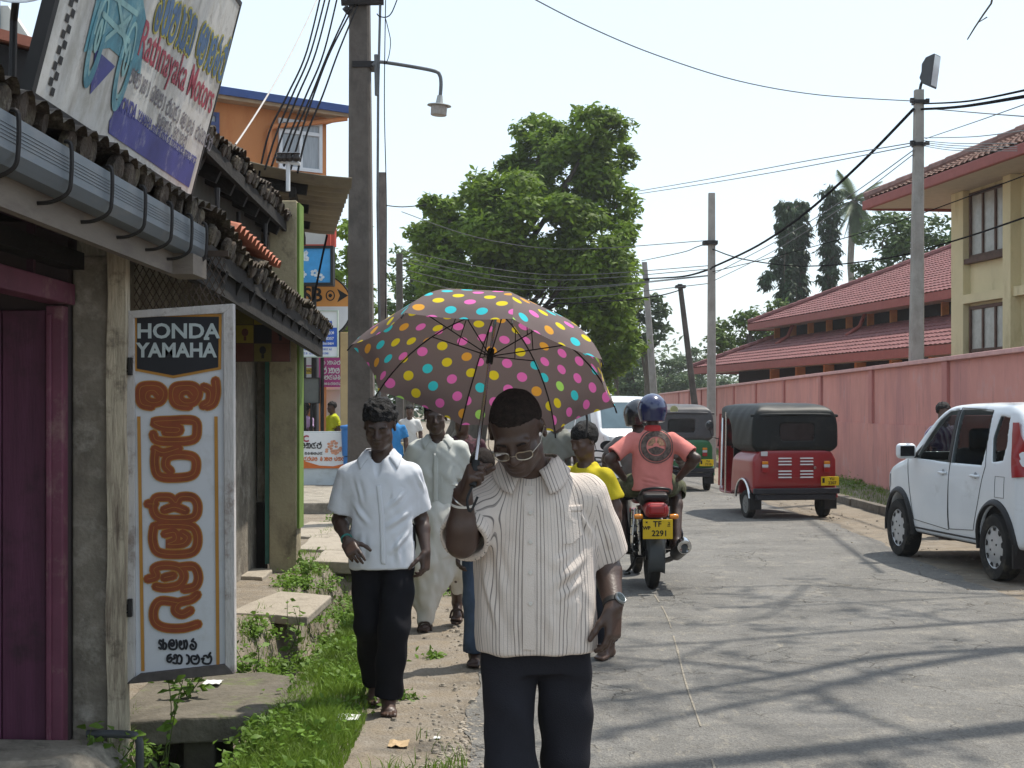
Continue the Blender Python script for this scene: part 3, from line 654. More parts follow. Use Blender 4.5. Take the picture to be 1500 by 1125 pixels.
NAVY = mat("navy_paint", (.045, .05, .21), rough=.5, var=.2, ns=5, dirt=((.30, .30, .36), .16, 6))
CRIM = mat("crimson_paint", (.30, .035, .06), rough=.5, var=.15)
TEAL = mat("teal_paint", (.06, .21, .27), rough=.5, var=.35, ns=9, dirt=((.26, .42, .42), .35, 6))
PTEAL = mat("pale_teal_paint", (.22, .40, .40), rough=.5, var=.25, ns=9)
OLIVE = mat("yellow_outline_paint", (.42, .37, .05), rough=.5)
Z1_ = Matrix.Translation((0, 0, .001))
mb = MB()
for k in range(34):
    for c in range(2):
        if (k + c) % 2: rect(mb, .12 + c * .05, .03 + k * .035, .17 + c * .05, .065 + k * .035, BM, 0, .002)
mb.build("chequer_border", mat("black_chequer", (.025, .025, .025)), bb)
u0, v0 = bpx(163, 176); u1, v1 = bpx(283, 258)
mb = MB(); poly(mb, [(u0, .035), (2.95, .035), (2.95, .185), (u0 - .04, .185), (u0, .13), (u0 - .03, .09)], BM, 0, .002); mb.build("blue_band", NAVY, bb)
a = bpx(131, 138); b = bpx(168, 97); c = bpx(139, 71)
mb = MB(); poly(mb, [a, b, c], BM, 0, .003); mb.build("blue_triangle", NAVY, bb)
mb = MB()
def ring(cx, cy, rx, ry, w, mi, z):
    strokes(mb, [[(cx + rx * math.cos(t * math.tau / 20), cy + ry * math.sin(t * math.tau / 20)) for t in range(21)]], w, BM, mi, z)
w1 = bpx(143, 52); w2 = bpx(184, 88)
poly(mb, [bpx(122, 76), bpx(160, 70), bpx(205, 110), bpx(214, 30), bpx(205, -30), bpx(150, -40)], BM, 0, .002)
for w_, r_ in ((w1, (.075, .22)), (w2, (.095, .23))):
    ring(*w_, *r_, .055, 0, .003); ring(*w_, r_[0] * .8, r_[1] * .8, .022, 1, .004); ring(*w_, r_[0] * .3, r_[1] * .3, .03, 1, .004)
for a, b in (((150, 20), (188, 60)), ((160, -10), (200, 20)), ((150, 60), (190, 25)), ((170, -20), (184, 80))): strokes(mb, [[bpx(*a), bpx(*b)]], .028, BM, 1, .005)
mb.build("painted_motorcycle", [TEAL, PTEAL], bb)
def bline(s, p0, p1, h, m, nm, fat=0.0, dz=.003):
    a = Vector(bpx(*p0)); b = Vector(bpx(*p1)); d = b - a; ang = math.atan2(d.y, d.x)
    M = BM @ Matrix.Translation((a.x, a.y, dz)) @ Matrix.Rotation(ang, 4, 'Z')
    o = text_mesh(s, h, nm, m, bb, M, align='LEFT', fat=fat, thick=.0005)
    xs_ = [v.co for v in o.data.vertices]; inv = (Matrix.Translation(wloc(bb)).inverted() @ M).inverted()
    w = max((inv @ v).x for v in xs_); k = d.length / w
    T = (Matrix.Translation(-wloc(bb)) @ M) @ Matrix.Diagonal((k, 1, 1, 1)) @ (Matrix.Translation(-wloc(bb)) @ M).inverted()
    o.data.transform(T); return o
bline("Rathnayaka Motors", (205, 56), (312, 148), .26, CRIM, "lettering", .002)
bline("HONDA", (172, 151), (199, 166), .105, NAVY, "lettering", .004)
bline("YAMAHA and all kinds of motorcycle spare parts", (201, 169), (287, 234), .085, NAVY, "lettering", .001)
mb = MB()
a = Vector(bpx(228, 16)); b = Vector(bpx(345, 112)); d = b - a
Mr = BM @ Matrix.Translation((a.x, a.y, 0)) @ Matrix.Rotation(math.atan2(d.y, d.x), 4, 'Z')
wd_ = "rtnAyk omATrs"; cw = d.length / 13.4
sinhala(mb, wd_, 0, -.09, .24, cw, Mr, .062, 1, .003); sinhala(mb, wd_, 0, -.09, .24, cw, Mr, .036, 0, .005)
mb.build("lettering", [mat("steel_blue_paint", (.05, .11, .22), rough=.5), OLIVE], bb)
mb = MB()
a = Vector(bpx(190, 105)); b = Vector(bpx(302, 204)); d = b - a
Mr = BM @ Matrix.Translation((a.x, a.y, 0)) @ Matrix.Rotation(math.atan2(d.y, d.x), 4, 'Z')
sinhala(mb, "honAtA" .replace('h', 'n') + " ymnA sylu".replace('u', 'A') + " omATr syklAs", 0, -.05, .095, d.length / 21.5, Mr, .012, 0, .003)
a = Vector(bpx(231, 172)); Mr = BM @ Matrix.Translation((a.x, a.y, 0)) @ Matrix.Rotation(math.atan2(d.y, d.x), 4, 'Z')
sinhala(mb, "amtr okATs", 0, -.05, .085, .085, Mr, .011, 0, .003)
mb.build("lettering", mat("faded_grey_paint", (.16, .15, .17)), bb)
# satellite dish behind the billboard
dsh = thing("satellite_dish", "grey satellite dish above the shop roof beside the billboard", "dish", P(27, 130, 8.2))
DM = Matrix.Translation(P(28, -46, 8.2)) @ Matrix.Rotation(R(60), 4, 'X') @ Matrix.Rotation(R(8), 4, 'Y')
mb = MB(); mb.lathe([(0, -.05), (.10, -.045), (.19, -.022), (.265, .01), (.27, .018), (.262, .02), (.19, -.012), (.1, -.036), (0, -.041)], 40, DM); mb.build("reflector", mat("dish_grey", (.36, .40, .44), rough=.5, var=.1, ns=5, dirt=((.20, .21, .22), .3, 14)), dsh, smooth=50)
mb = MB(); mb.tube([P(28, -46, 8.28), P(20, 30, 8.5), P(18, 140, 8.5)], .022, 8); mb.build("mast", MATS["black_iron"], dsh)
# upper back storey with red roof edge, and the pale gable behind it
bs_ = thing("back_storey", "dark upper storey with a thin red roof edge behind the billboard", "building", (-5, 9.6, 0))
mb = MB(); mb.hexa([(-8, 10.2, 0), (-2.95, 10.2, 0), (-8, 14, 0), (-2.95, 14, 0), (-8, 10.2, 5.3), (-2.95, 10.2, 3.95), (-8, 14, 5.3), (-2.95, 14, 3.95)]); mb.build("wall", mat("black_stained_wall", (.022, .02, .02), rough=.95, var=.4), bs_)
mb = MB(); mb.hexa([(-8, 10.1, 5.31), (-2.9, 10.1, 3.955), (-8, 14.1, 5.31), (-2.9, 14.1, 3.955), (-8, 10.1, 5.38), (-2.9, 10.1, 4.025), (-8, 14.1, 5.38), (-2.9, 14.1, 4.025)]); mb.build("roof", mat("faded_red_sheet", (.38, .14, .09), rough=.7, var=.2), bs_)
gb = thing("gabled_building", "pale grey gabled building just showing under the satellite dish", "building", (-11, 26, 0))
mb = MB(); mb.prism([(-14, 0), (-7.5, 0), (-7.5, 6.8), (-8.63, 8.5), (-14, 8.5)], .3, Matrix(((1, 0, 0, 0), (0, 0, -1, 26), (0, 1, 0, 0), (0, 0, 0, 1)))); mb.build("wall", mat("pale_grey_wall", (.50, .49, .45), var=.05), gb)
mb = MB(); mb.b2((-12, 25.64, 8.0), (-8.75, 25.69, 9.2)); mb.build("fascia_board", mat("grey_blue_sheet", (.22, .26, .31), var=.05), gb)
# ------------------------------------------------------------------ second old house: lower tiled eave, upper wall and eave
h2 = thing("tiled_house", "old dark house with sagging mossy tile eaves and a green edged pillar", "house", (-2.6, 11, 0))
mb = MB(); mb.b2((-2.345, 14.5, -.1), (-2.08, 14.8, 3.62)); mb.build("pillar", mat("stained_cream_pillar", (.36, .31, .20), rough=.9, var=.15, ns=2, dirt=[((.13, .10, .075), .38, 2.0, (1, 1, .5)), ((.06, .05, .04), .16, 3)], bump=.3, bs=30), h2, bevel=.01)
mb = MB(); mb.b2((-2.079, 14.52, .45), (-2.055, 14.82, 3.6)); mb.build("green_edge", mat("lime_paint", (.12, .20, .035), rough=.7, var=.2, ns=3, dirt=((.15, .2, .05), .3, 3)), h2)
mb = MB(); mb.b2((-2.40, 14.60, .1), (-2.347, 14.72, 2.4)); mb.build("door_post", mat("teal_green_paint", (.10, .30, .25), rough=.6, var=.2, ns=3), h2)
mb = MB(); mb.b2((-6, 14.74, -.1), (-2.401, 14.95, 3.6)); mb.b2((-2.62, 7.7, -.1), (-2.50, 10.6, 2.86)); mb.b2((-2.62, 10.6, -.1), (-2.50, 14.739, 3.6)); mb.build("wall", OLDW, h2)
mb = MB(); mb.b2((-2.645, 14.68, .72), (-2.50, 14.738, 1.55)); mb.build("wall_board", mat("pale_blue_board", (.30, .38, .40), rough=.5, var=.12, ns=4), h2)
mb = MB(); mb.b2((-2.66, 14.68, .02), (-2.42, 14.738, .69)); mb.build("shutter", DKW, h2)
mb = MB(); mb.b2((-2.49, 10.6, 2.85), (-2.42, 14.5, 3.6)); mb.build("upper_wall", mat("dark_grey_plaster", (.075, .072, .065), rough=.95, var=.25, ns=3), h2)
mb = MB(); tile_roof(mb, (-1.56, 7.72, 2.53), (-1.80, 14.9, 2.37), (-2.5, 7.72, 2.98), (-2.5, 14.9, 2.86), pitch=.15, row=.2, amp=.034, step=.04, sag=.12)
tile_roof(mb, (-2.12, 10.5, 3.55), (-2.15, 15.0, 3.46), (-3.0, 10.5, 3.95), (-3.0, 15.0, 3.87), pitch=.16, row=.22, amp=.034, step=.04, sag=.14)
for k in range(47):
    t = k / 47; mb.lathe([(.046, 0), (.054, .01), (.052, .032), (.036, .04), (0, .03)], 8, Matrix.Translation((-1.575 - .24 * t + random.uniform(-.03, .03), 7.75 + 7.1 * t, 2.53 - .16 * t + random.uniform(-.03, .03))) @ Matrix.Rotation(R(-70), 4, 'Y'))
for k in range(38):
    t = k / 38; mb.lathe([(.046, 0), (.054, .01), (.052, .032), (.036, .04), (0, .03)], 8, Matrix.Translation((-2.13 - .03 * t + random.uniform(-.03, .03), 10.55 + 4.4 * t, 3.55 - .09 * t + random.uniform(-.03, .03))) @ Matrix.Rotation(R(-70), 4, 'Y'))
mb.build("roof", MOSS, h2, smooth=40)
mb = MB(); tile_roof(mb, (-1.60, 8.6, 2.60), (-1.66, 10.6, 2.56), (-1.95, 8.6, 2.77), (-1.97, 10.6, 2.73), pitch=.16, row=.2, amp=.05, step=.045); mb.build("new_tile", mat("fresh_clay_tile", (.36, .13, .08), rough=.8, var=.3, ns=6), h2)
mb = MB()
mb.hexa([(-2.5, 7.74, 2.78), (-1.6, 7.74, 2.40), (-2.5, 14.85, 2.66), (-1.84, 14.85, 2.26), (-2.5, 7.74, 2.9), (-1.6, 7.74, 2.50), (-2.5, 14.85, 2.78), (-1.84, 14.85, 2.34)])
mb.hexa([(-3.0, 10.55, 3.80), (-2.18, 10.55, 3.42), (-3.0, 14.95, 3.7), (-2.2, 14.95, 3.33), (-3.0, 10.55, 3.92), (-2.18, 10.55, 3.51), (-3.0, 14.95, 3.82), (-2.2, 14.95, 3.42)])
for k in range(12): y = 8 + k * .58; mb.beam((-1.62 - k * .02, y, 2.36 - k * .011), (-2.49, y, 2.72 - k * .01), .06, .1)
for k in range(8): y = 10.7 + k * .58; mb.beam((-2.2, y, 3.37 - k * .011), (-3.0, y, 3.74 - k * .01), .06, .12)
mb.beam((-1.66, 7.8, 2.36), (-1.89, 14.8, 2.20), .05, .16); mb.beam((-2.16, 10.55, 3.46), (-2.2, 14.95, 3.36), .04, .1)
mb.build("roof_timber", DKW, h2)
for y in (10.8, 12.9):
    mb = MB(); mb.tube([(-2.35, y, 3.3), (-2.35, y, 3.02), (-2.12, y, 3.02), (-2.12, y, 3.2)], .022, 6); mb.build("gutter_bracket", MATS["black_iron"], h2)
# picture panel under the eave
pp = thing("picture_board", "dark panel of chequered yellow and red pictures hanging under the tiled eave", "sign", P(385, 530, 13.2))
PM = frame(P(345, 530, 13.2), (1, 0, 0), (0, -1, 0)) @ Matrix.Scale(13.2 / F, 4)
mb = MB(); mb.prism([(0, 0), (80, 0), (80, 82), (0, 82)], 5, PM @ Matrix.Translation((0, 0, -5.2))); mb.build("panel", mat("panel_dark_brown", (.055, .035, .03), var=.2), pp)
pm_ = [mat("panel_yellow", (.26, .21, .03), var=.2), mat("panel_black", (.015, .015, .018)), mat("panel_maroon", (.12, .045, .035), var=.2), mat("panel_olive", (.13, .11, .03), var=.2)]
lay = [[3, 0, 1], [0, 1, 2], [2, 3, 2]]
mb = MB()
for r in range(3):
    for c in range(3):
        rect(mb, 1 + c * 26.3, 54.5 - r * 27, 26.3 + c * 26.3, 80.5 - r * 27, PM, lay[r][c], .4)
mb.build("picture", pm_, pp)
mb = MB()
cmb = lambda cx, cy, mi: (poly(mb, [(cx + 5 * math.cos(k * .63) , cy + 3 + 6 * math.sin(k * .63)) for k in range(10)], PM, mi, .9), rect(mb, cx - 2, cy - 9, cx + 2, cy - 3, PM, mi, .9))
cmb(14, 40, 2); cmb(66, 40, 1); cmb(40, 14, 1)
poly(mb, [(30, 62), (40, 70), (48, 77), (44, 68), (52, 60), (40, 65)], PM, 2, .9)
mb.build("icon", pm_, pp)
# ------------------------------------------------------------------ corrugated awning beyond the pillar
aw = thing("corrugated_awning", "weathered corrugated sheet awning jutting out behind the concrete pole", "awning", (-2.4, 16, 3.4))
def awp(u, v):
    a = P(340, 236, 15.2).lerp(P(516, 263, 15.2), u); b = P(400, 325, 19.5).lerp(P(489, 338, 19.5), u)
    return a.lerp(b, v)
mb = MB(); NV = 97
mb.grid(lambda u, v: awp(u, v) + Vector((0, 0, .04 * math.cos(v * (NV - 1) / 4 * math.pi) - .05 * math.sin(u * 2.6))), 5, NV)
aw_s = mb.build("sheet", mat("asbestos_sheet", (.22, .19, .135), rough=.95, var=.2, ns=3, dirt=[((.12, .10, .08), .4, 1.5)]), aw, smooth=60, solid=.01)
mb = MB()
for v in (.08, .4, .72): mb.beam(awp(-.1, v) - Vector((0, 0, .12)), awp(.62, v) - Vector((0, 0, .12)), .07, .12)
mb.beam(awp(.25, -.05) - Vector((0, 0, .22)), awp(.25, 1) - Vector((0, 0, .22)), .08, .12); mb.beam(awp(.5, 0) - Vector((0, 0, .22)), awp(.5, .95) - Vector((0, 0, .22)), .07, .1)
for u, v in ((.25, .05), (.25, .9)): q = awp(u, v) - Vector((0, 0, .2)); mb.beam(q, (q.x, q.y, .0), .07, .07, up=(0, 1, 0))
mb.build("timber_frame", DKW, aw)
mb = MB(); mb.b2((-2.9, 15.15, 2.9), (-2.42, 15.25, 3.75)); mb.build("board", DKW, aw)
# service pole with the cable fan
sv = thing("service_bracket", "white pipe bracket on the awning edge where the black cables fan in", "bracket", P(422, 278, 15.0))
mb = MB(); mb.tube([P(422, 280, 15.0), P(422, 236, 15.0)], .022, 8); mb.tube([P(405, 236, 15.0), P(440, 240, 15.0)], .018, 8); mb.build("pipe", WHF, sv)
mb = MB()
for x in (410, 416, 424, 434): mb.lathe([(.0, 0), (.035, .01), (.045, .04), (.03, .06), (.04, .085), (.0, .1)], 10, Matrix.Translation(P(x, 237, 14.97)))
mb.build("insulator", mat("dark_insulator", (.03, .025, .022), rough=.3), sv, smooth=60)
# ------------------------------------------------------------------ signs and walls farther up the left side
def board(name, label, x0, y0, x1, y1, d, base, th=.06, mats_=None, cat="sign", frame_m=None, fw=2.0):
    """a flat signboard facing down the street; returns the thing and a matrix in photograph-pixel units at its own distance"""
    k = d / F; o = P(x0, y1, d); t = thing(name, label, cat, P((x0 + x1) / 2, y1, d))
    M = frame(o, (1, 0, 0), (0, -1, 0)) @ Matrix.Scale(k, 4)
    mb = MB(); mb.prism([(0, 0), (x1 - x0, 0), (x1 - x0, y1 - y0), (0, y1 - y0)], th / k, M @ Matrix.Translation((0, 0, -th / k))); mb.build("board", base, t)
    if frame_m:
        mb = MB(); w, h = x1 - x0, y1 - y0
        for q in ([(-fw, -fw), (0, -fw), (0, h + fw), (-fw, h + fw)], [(w, -fw), (w + fw, -fw), (w + fw, h + fw), (w, h + fw)], [(0, -fw), (w, -fw), (w, 0), (0, 0)], [(0, h), (w, h), (w, h + fw), (0, h + fw)]):
            mb.prism(q, (th + .05) / k, M @ Matrix.Translation((0, 0, -(th + .02) / k)))
        mb.build("frame", frame_m, t)
    return t, M
WHT = mat("sign_white", (.66, .67, .67), rough=.5, var=.04)
BLK = mat("matt_black", (.012, .012, .012), rough=.6)
post = lambda t, a, b, r, m, nm="post": (lambda mb: (mb.tube([a, b], r, 8), mb.build(nm, m, t))[1])(MB())
STL = mat("grey_steel", (.12, .125, .13), rough=.5, metal=.4, var=.2)
# blue picture sign (plain butterfly and flowers)
t, M = board("picture_sign", "black framed blue sign with a pale butterfly and flowers", 437, 364, 484, 414, 28.6, mat("sky_blue_print", (.045, .27, .56), rough=.4, var=.3, ns=2), .3, frame_m=BLK, fw=4)
mb = MB()
wing = lambda cx, cy, s, a: [(cx + s * (math.cos(a) * x - math.sin(a) * y), cy + s * (math.sin(a) * x + math.cos(a) * y)) for x, y in ((0, 0), (4, 7), (11, 10), (13, 5), (9, 1), (12, -3), (9, -8), (3, -6))]
poly(mb, wing(5, 36, .9, .3), M, 0, .6); poly(mb, wing(4, 35, .7, 2.6), M, 0, .6)
for cx, cy in ((6, 12), (24, 14), (32, 8)):
    for q in range(5): a = q * 1.257; poly(mb, [(cx + 4 * math.cos(a) + 2.6 * math.cos(b * .785), cy + 3.4 * math.sin(a) + 2.2 * math.sin(b * .785)) for b in range(8)], M, 0, .6 + q * .05)
mb.build("butterfly_picture", mat("pale_print", (.50, .55, .58), var=.3, ns=20), t)
post(t, P(445, 418, 28.8), P(445, 712, 28.8), .05, BLK)
t, M = board("blank_signboard", "pale grey panel with a red rim above the blue butterfly sign", 436, 334, 478, 358, 28.9, mat("panel_pale_grey", (.50, .49, .45), var=.08), .25, frame_m=mat("red_rim", (.45, .07, .04), rough=.5, var=.1), fw=6)
post(t, P(486, 332, 29.1), P(486, 362, 29.1), .09, MATS["red_rim"]); post(t, P(460, 362, 29.2), P(460, 712, 29.2), .05, BLK)
# oval cash machine sign
t = thing("cash_machine_sign", "big oval orange and white bank cash machine sign with a black arrow", "sign", P(462, 497, 29.5))
k = 29.5 / F; M = frame(P(462, 449, 29.5), (1, 0, 0), (0, -1, 0)) @ Matrix.Scale(k, 4)
el = lambda rx, ry, n=36, a0=0, a1=math.tau: [(rx * math.cos(a0 + (a1 - a0) * i / n), ry * math.sin(a0 + (a1 - a0) * i / n)) for i in range(n + 1)]
mb = MB(); mb.prism(el(54, 50)[:-1], .25 / k, M @ Matrix.Translation((0, 0, -.25 / k))); mb.build("rim", BLK, t)
mb = MB(); poly(mb, el(52, 48, 18, 0, math.pi), M, 0, .5); mb.build("upper_panel", mat("bank_orange", (.62, .27, .06), rough=.4, var=.05), t)
mb = MB(); poly(mb, el(52, 48, 18, math.pi, math.tau), M, 0, .5); mb.build("lower_panel", WHT, t)
text_mesh("NSB", 28, "lettering", BLK, t, M @ Matrix.Translation((-15, 16, 1)) @ Matrix.Rotation(.0, 4, 'Z'), fat=.7, thick=.1)
text_mesh("ATM", 27, "lettering", BLK, t, M @ Matrix.Translation((6, -17, 1)), fat=.8, thick=.1)
mb = MB(); poly(mb, [(32, 26), (48, 16), (32, 6), (36, 16)], M, 0, 1); strokes(mb, [[(22 + 6 * math.cos(q * math.tau / 12), 16 + 7 * math.sin(q * math.tau / 12)) for q in range(13)]], 1.6, M, 0, 1); poly(mb, [(22 + 3 * math.cos(q), 16 + 3 * math.sin(q)) for q in range(6)], M, 0, 1); mb.build("arrow", BLK, t)
post(t, P(462, 500, 29.7), P(462, 705, 29.7), .07, STL)
# clinic sign
t, M = board("clinic_sign", "white and blue registration sign with small white lettering above the street wall", 436, 456, 494, 522, 28.2, WHT, .05, frame_m=mat("pale_green_frame", (.40, .48, .40), var=.1), fw=1.4)
mb = MB(); rect(mb, 0, 14, 58, 42, M, 0, .4); mb.build("blue_panel", mat("sign_blue", (.03, .10, .42), rough=.5, var=.1), t)
SB = MATS["sign_blue"]
text_mesh("LMC Reg. No. 20357", 5.6, "lettering", WHT, t, M @ Matrix.Translation((29, 26, .8)), fat=.12, thick=.05)
for y, h, w, m, s_ in ((45, 8, 5.4, SB, "nrmkATs yT"), (32, 5, 4.2, WHT, "ksmyrtA nlmkAo"), (17, 3.6, 3.6, WHT, "rtnmykT slnrkmo"), (9, 3, 3.3, SB, "tkAmyl rsnTkmlAy"), (3, 3, 3.3, SB, "mklr ynAtos Tkm")):
    mb = MB(); sinhala(mb, s_, 2, y, h, w, M, h * .16, 0, .8); mb.build("lettering", m, t)
post(t, P(440, 522, 28.3), P(440, 712, 28.3), .04, STL)
# magenta banner and small notices
t, M = board("magenta_banner", "magenta banner with white lettering on the far wall", 466, 524, 514, 567, 30, mat("magenta_print", (.40, .06, .22), rough=.6, var=.12), .03)
for y, h, w, s_ in ((33, 6, 6, "rAkys"), (20, 9, 7.5, "sukT".replace('u', 'A')), (11, 7, 6.2, "onlyrkA"), (3, 4, 4, "mtrsklynA")):
    mb = MB(); sinhala(mb, s_, 6, y, h, w, M, h * .16, 0, .8); mb.build("lettering", WHT, t)
t, M = board("notice_board", "small white notice with a magenta border and yellow strip beside the banner", 438, 520, 462, 552, 29.8, WHT, .04)
mb = MB(); rect(mb, 1, 15, 23, 30, M, 0, .4); mb.build("magenta_panel", MATS["magenta_print"], t)
mb = MB(); rect(mb, 3, 17, 21, 28, M, 0, .8); mb.build("white_panel", WHT, t)
mb = MB(); rect(mb, 1, 4, 23, 13, M, 0, .4); mb.build("yellow_strip", mat("notice_yellow", (.55, .40, .06)), t)
text_mesh("SERVICE", 5, "lettering", BLK, t, M @ Matrix.Translation((12, 8.5, .8)), fat=.1, thick=.05)
post(t, P(450, 552, 29.9), P(450, 700, 29.9), .03, STL)
t, M = board("grey_board", "plain dark grey board on a black post in front of the white wall", 445, 554, 467, 590, 28.3, mat("slate_grey", (.10, .105, .095), rough=.6, var=.15), .08, frame_m=BLK, fw=1)
post(t, P(472, 520, 28.4), P(472, 712, 28.4), .035, BLK); post(t, P(456, 590, 28.35), P(456, 712, 28.35), .025, BLK)
tp = tag((lambda mb: (mb.hexa([Vector((x, y, z)) for z, s_ in ((-.05, .088), (3.05, .09)) for y in (28.6 - s_, 28.6 + s_) for x in (-3.17 - s_, -3.17 + s_)]), mb.build("concrete_post", mat("tan_concrete", (.42, .31, .16), rough=.9, var=.15, ns=3), bevel=.01, base=(-3.17, 28.6, 0)))[1])(MB()), "square tan concrete post beside the magenta banner", "post")
tag((lambda mb: (mb.lathe([(.12, 0), (.16, .02), (.18, .5), (.20, .52), (.20, .56), (.17, .57), (.0, .6)], 18, Matrix.Translation((-2.95, 27.5, .72))), mb.lathe([(.14, 0), (.14, .53)], 12, Matrix.Translation((-2.95, 27.5, .19))), mb.build("water_drum", mat("blue_plastic", (.03, .15, .40), rough=.4, var=.1), smooth=40, base=(-2.95, 27.5, .2)))[2])(MB()), "blue plastic drum behind the tan concrete post", "drum")
# low wall with the poster and the pale wall behind
t = thing("low_wall", "low white wall carrying an orange and white poster across the pavement", "wall", (-3.6, 28, .2))
k = 27.6 / F; M = frame(P(436, 712, 27.6), (1, 0, 0), (0, -1, 0)) @ Matrix.Scale(k, 4)
mb = MB(); mb.prism([(-40, -10), (71, -10), (71, 80), (-40, 80)], .15 / k, M @ Matrix.Translation((0, 0, -.15 / k))); mb.build("wall_panel", mat("whitewash_blue", (.48, .52, .53), rough=.8, var=.06, dirt=((.3, .3, .28), .2, 2)), t)
tp, M2 = board("poster", "white and orange poster with dark red lettering on the low white wall", 438, 634, 505, 686, 27.58, WHT, .012)
mb = MB(); poly(mb, [(0, 0), (67, 0), (67, 7), (50, 3), (30, 4), (10, 10), (0, 16)], M2, 0, .4); mb.build("orange_swoosh", mat("poster_orange", (.55, .14, .03), rough=.5, var=.15), tp)
mb = MB()
for i in range(26): a = random.random() * 6.28; r = random.random() ** .5; poly(mb, [(50 + 12 * r * math.cos(a) + 2.6 * math.cos(q * 1.05), 30 + 10 * r * math.sin(a) + 2 * math.sin(q * 1.05)) for q in range(6)], M2, 0, .4 + i * .01)
mb.build("floral_print", mat("print_salmon", (.55, .27, .17), var=.4, ns=30), tp)
text_mesh("FC", 13, "lettering", CRIM, tp, M2 @ Matrix.Translation((7, 43, .8)), fat=.5, thick=.05)
for y, h, w, m, s_, x in ((29, 9, 8, BLK, "nkls", 2), (20, 4, 4.5, BLK, "krmTyl", 8), (11, 6, 5.2, MATS["poster_orange"], "olsyT rAmn yklsm", 4)):
    mb = MB(); sinhala(mb, s_, x, y, h, w, M2, h * .17, 0, .8); mb.build("lettering", m, tp)
fw_ = thing("far_wall", "pale rendered wall under the magenta banner", "wall", (-4.2, 30.6, 0))
mb = MB(); mb.b2((-8, 30.4, 0), (-3.05, 30.7, 1.98)); mb.build("wall_panel", mat("pale_render", (.52, .53, .51), var=.06, ns=2), fw_)
mb = MB(); mb.b2((-8, 30.35, 1.982), (-3.0, 30.75, 2.04)); mb.build("coping", WHT, fw_)
# raised pavement, slabs over the drain
mb = MB(); mb.b2((-9, 22.4, -.1), (-2.4, 60, .2)); tag(mb.build("pavement", CONC, bevel=.02, base=(-4, 30, 0)), kind="structure")
def slab_(name, label, pts, z, th, m=CONC, tilt=(0, 0, 0), grp=None):
    c = sum((Vector((*p, z)) for p in pts), Vector()) / len(pts)
    mb = MB(); n = len(pts)
    # waney outline
    out = []
    for i in range(n):
        a, b = Vector((*pts[i], 0)), Vector((*pts[(i + 1) % n], 0))
        for q in range(5):
            p = a.lerp(b, q / 5); out.append((p.x + random.gauss(0, .008), p.y + random.gauss(0, .012)))
    R3 = Matrix.Rotation(tilt[0], 4, 'X') @ Matrix.Rotation(tilt[1], 4, 'Y')
    mb.prism([(x - c.x, y - c.y) for x, y in out], th, Matrix.Translation((c.x, c.y, z - th)) @ R3)
    return tag(mb.build(name, m, bevel=.012, base=(c.x, c.y, z - th)), label, "slab", grp)
SLB = mat("drain_slab", (.135, .12, .095), rough=.95, var=.3, ns=5, bump=.6, bs=30, dirt=[((.09, .08, .06), .42, 3), ((.13, .17, .05), .18, 4)])
slab_("drain_slab", "thick dark concrete slab bridging the drain just under the hanging sign", [(-2.02, 7.42), (-1.10, 7.62), (-1.08, 8.42), (-1.45, 8.75), (-2.05, 8.7)], .075, .13, SLB, (.01, -.01))
for i, (x, lb) in enumerate(((-1.60, "stubby dark stone block under the drain slab nearer the shop"), (-1.17, "stubby dark stone block under the drain slab on its grassy side"))):
    mb = MB(); y = 7.72; mb.hexa([(x - .07, y - .05, -.62), (x + .08, y - .05, -.62), (x - .07, y + .45, -.62), (x + .08, y + .45, -.62), (x - .08, y - .07, -.055), (x + .09, y - .07, -.055), (x - .08, y + .45, -.055), (x + .09, y + .45, -.055)])
    tag(mb.build("support_block", SLB, bevel=.02, base=(x, y, -.6)), lb, "block")
slab_("drain_slab", "pale flat slab over the drain behind the hanging sign", [(-2.2, 11.55), (-1.56, 11.4), (-1.52, 12.6), (-2.0, 12.8)], .045, .07, mat("pale_slab", (.33, .29, .235), rough=.95, var=.25, ns=4, bump=.5, bs=30, dirt=((.17, .15, .12), .35, 4)), (.012, .02))
for q, lb in (([(-2.75, 13.9), (-2.28, 13.8), (-2.3, 14.45), (-2.75, 14.5)], "small stone step at the foot of the stained pillar"), ([(-2.0, 15.2), (-1.55, 15.1), (-1.55, 16.2), (-2.05, 16.3)], "pale paving slab just beyond the stained pillar"), ([(-2.35, 16.5), (-1.6, 16.4), (-1.62, 17.9), (-2.4, 18.0)], "middle paving slab on the left footpath"), ([(-2.75, 18.2), (-1.9, 18.15), (-1.95, 20.2), (-2.75, 20.3)], "far paving slab below the raised pavement")):
    slab_("paving_slab", lb, q, .07, .12, MATS["pale_slab"], (.008, .006), "paving slabs along the left footpath")
mb = MB(); mb.tube(crom([(-1.98, 7.0, .10), (-1.78, 6.98, .10), (-1.735, 6.98, .075), (-1.73, 6.98, -.02), (-1.73, 6.98, -.3)], 5), .019, 8); tag(mb.build("drain_pipe", mat("dark_grey_pipe", (.06, .065, .07), rough=.5), base=(-1.8, 7, 0), smooth=60), "bent dark pipe poking from the doorstep into the drain", "pipe")
mb = MB(); mb.tube([(-1.62, 7.3, -.17), (-1.13, 7.35, -.15)], .018, 8); tag(mb.build("loose_pipe", MATS["dark_grey_pipe"], base=(-1.4, 7.3, -.17), smooth=60), "straight dark pipe lying across the drain under the slab", "pipe")
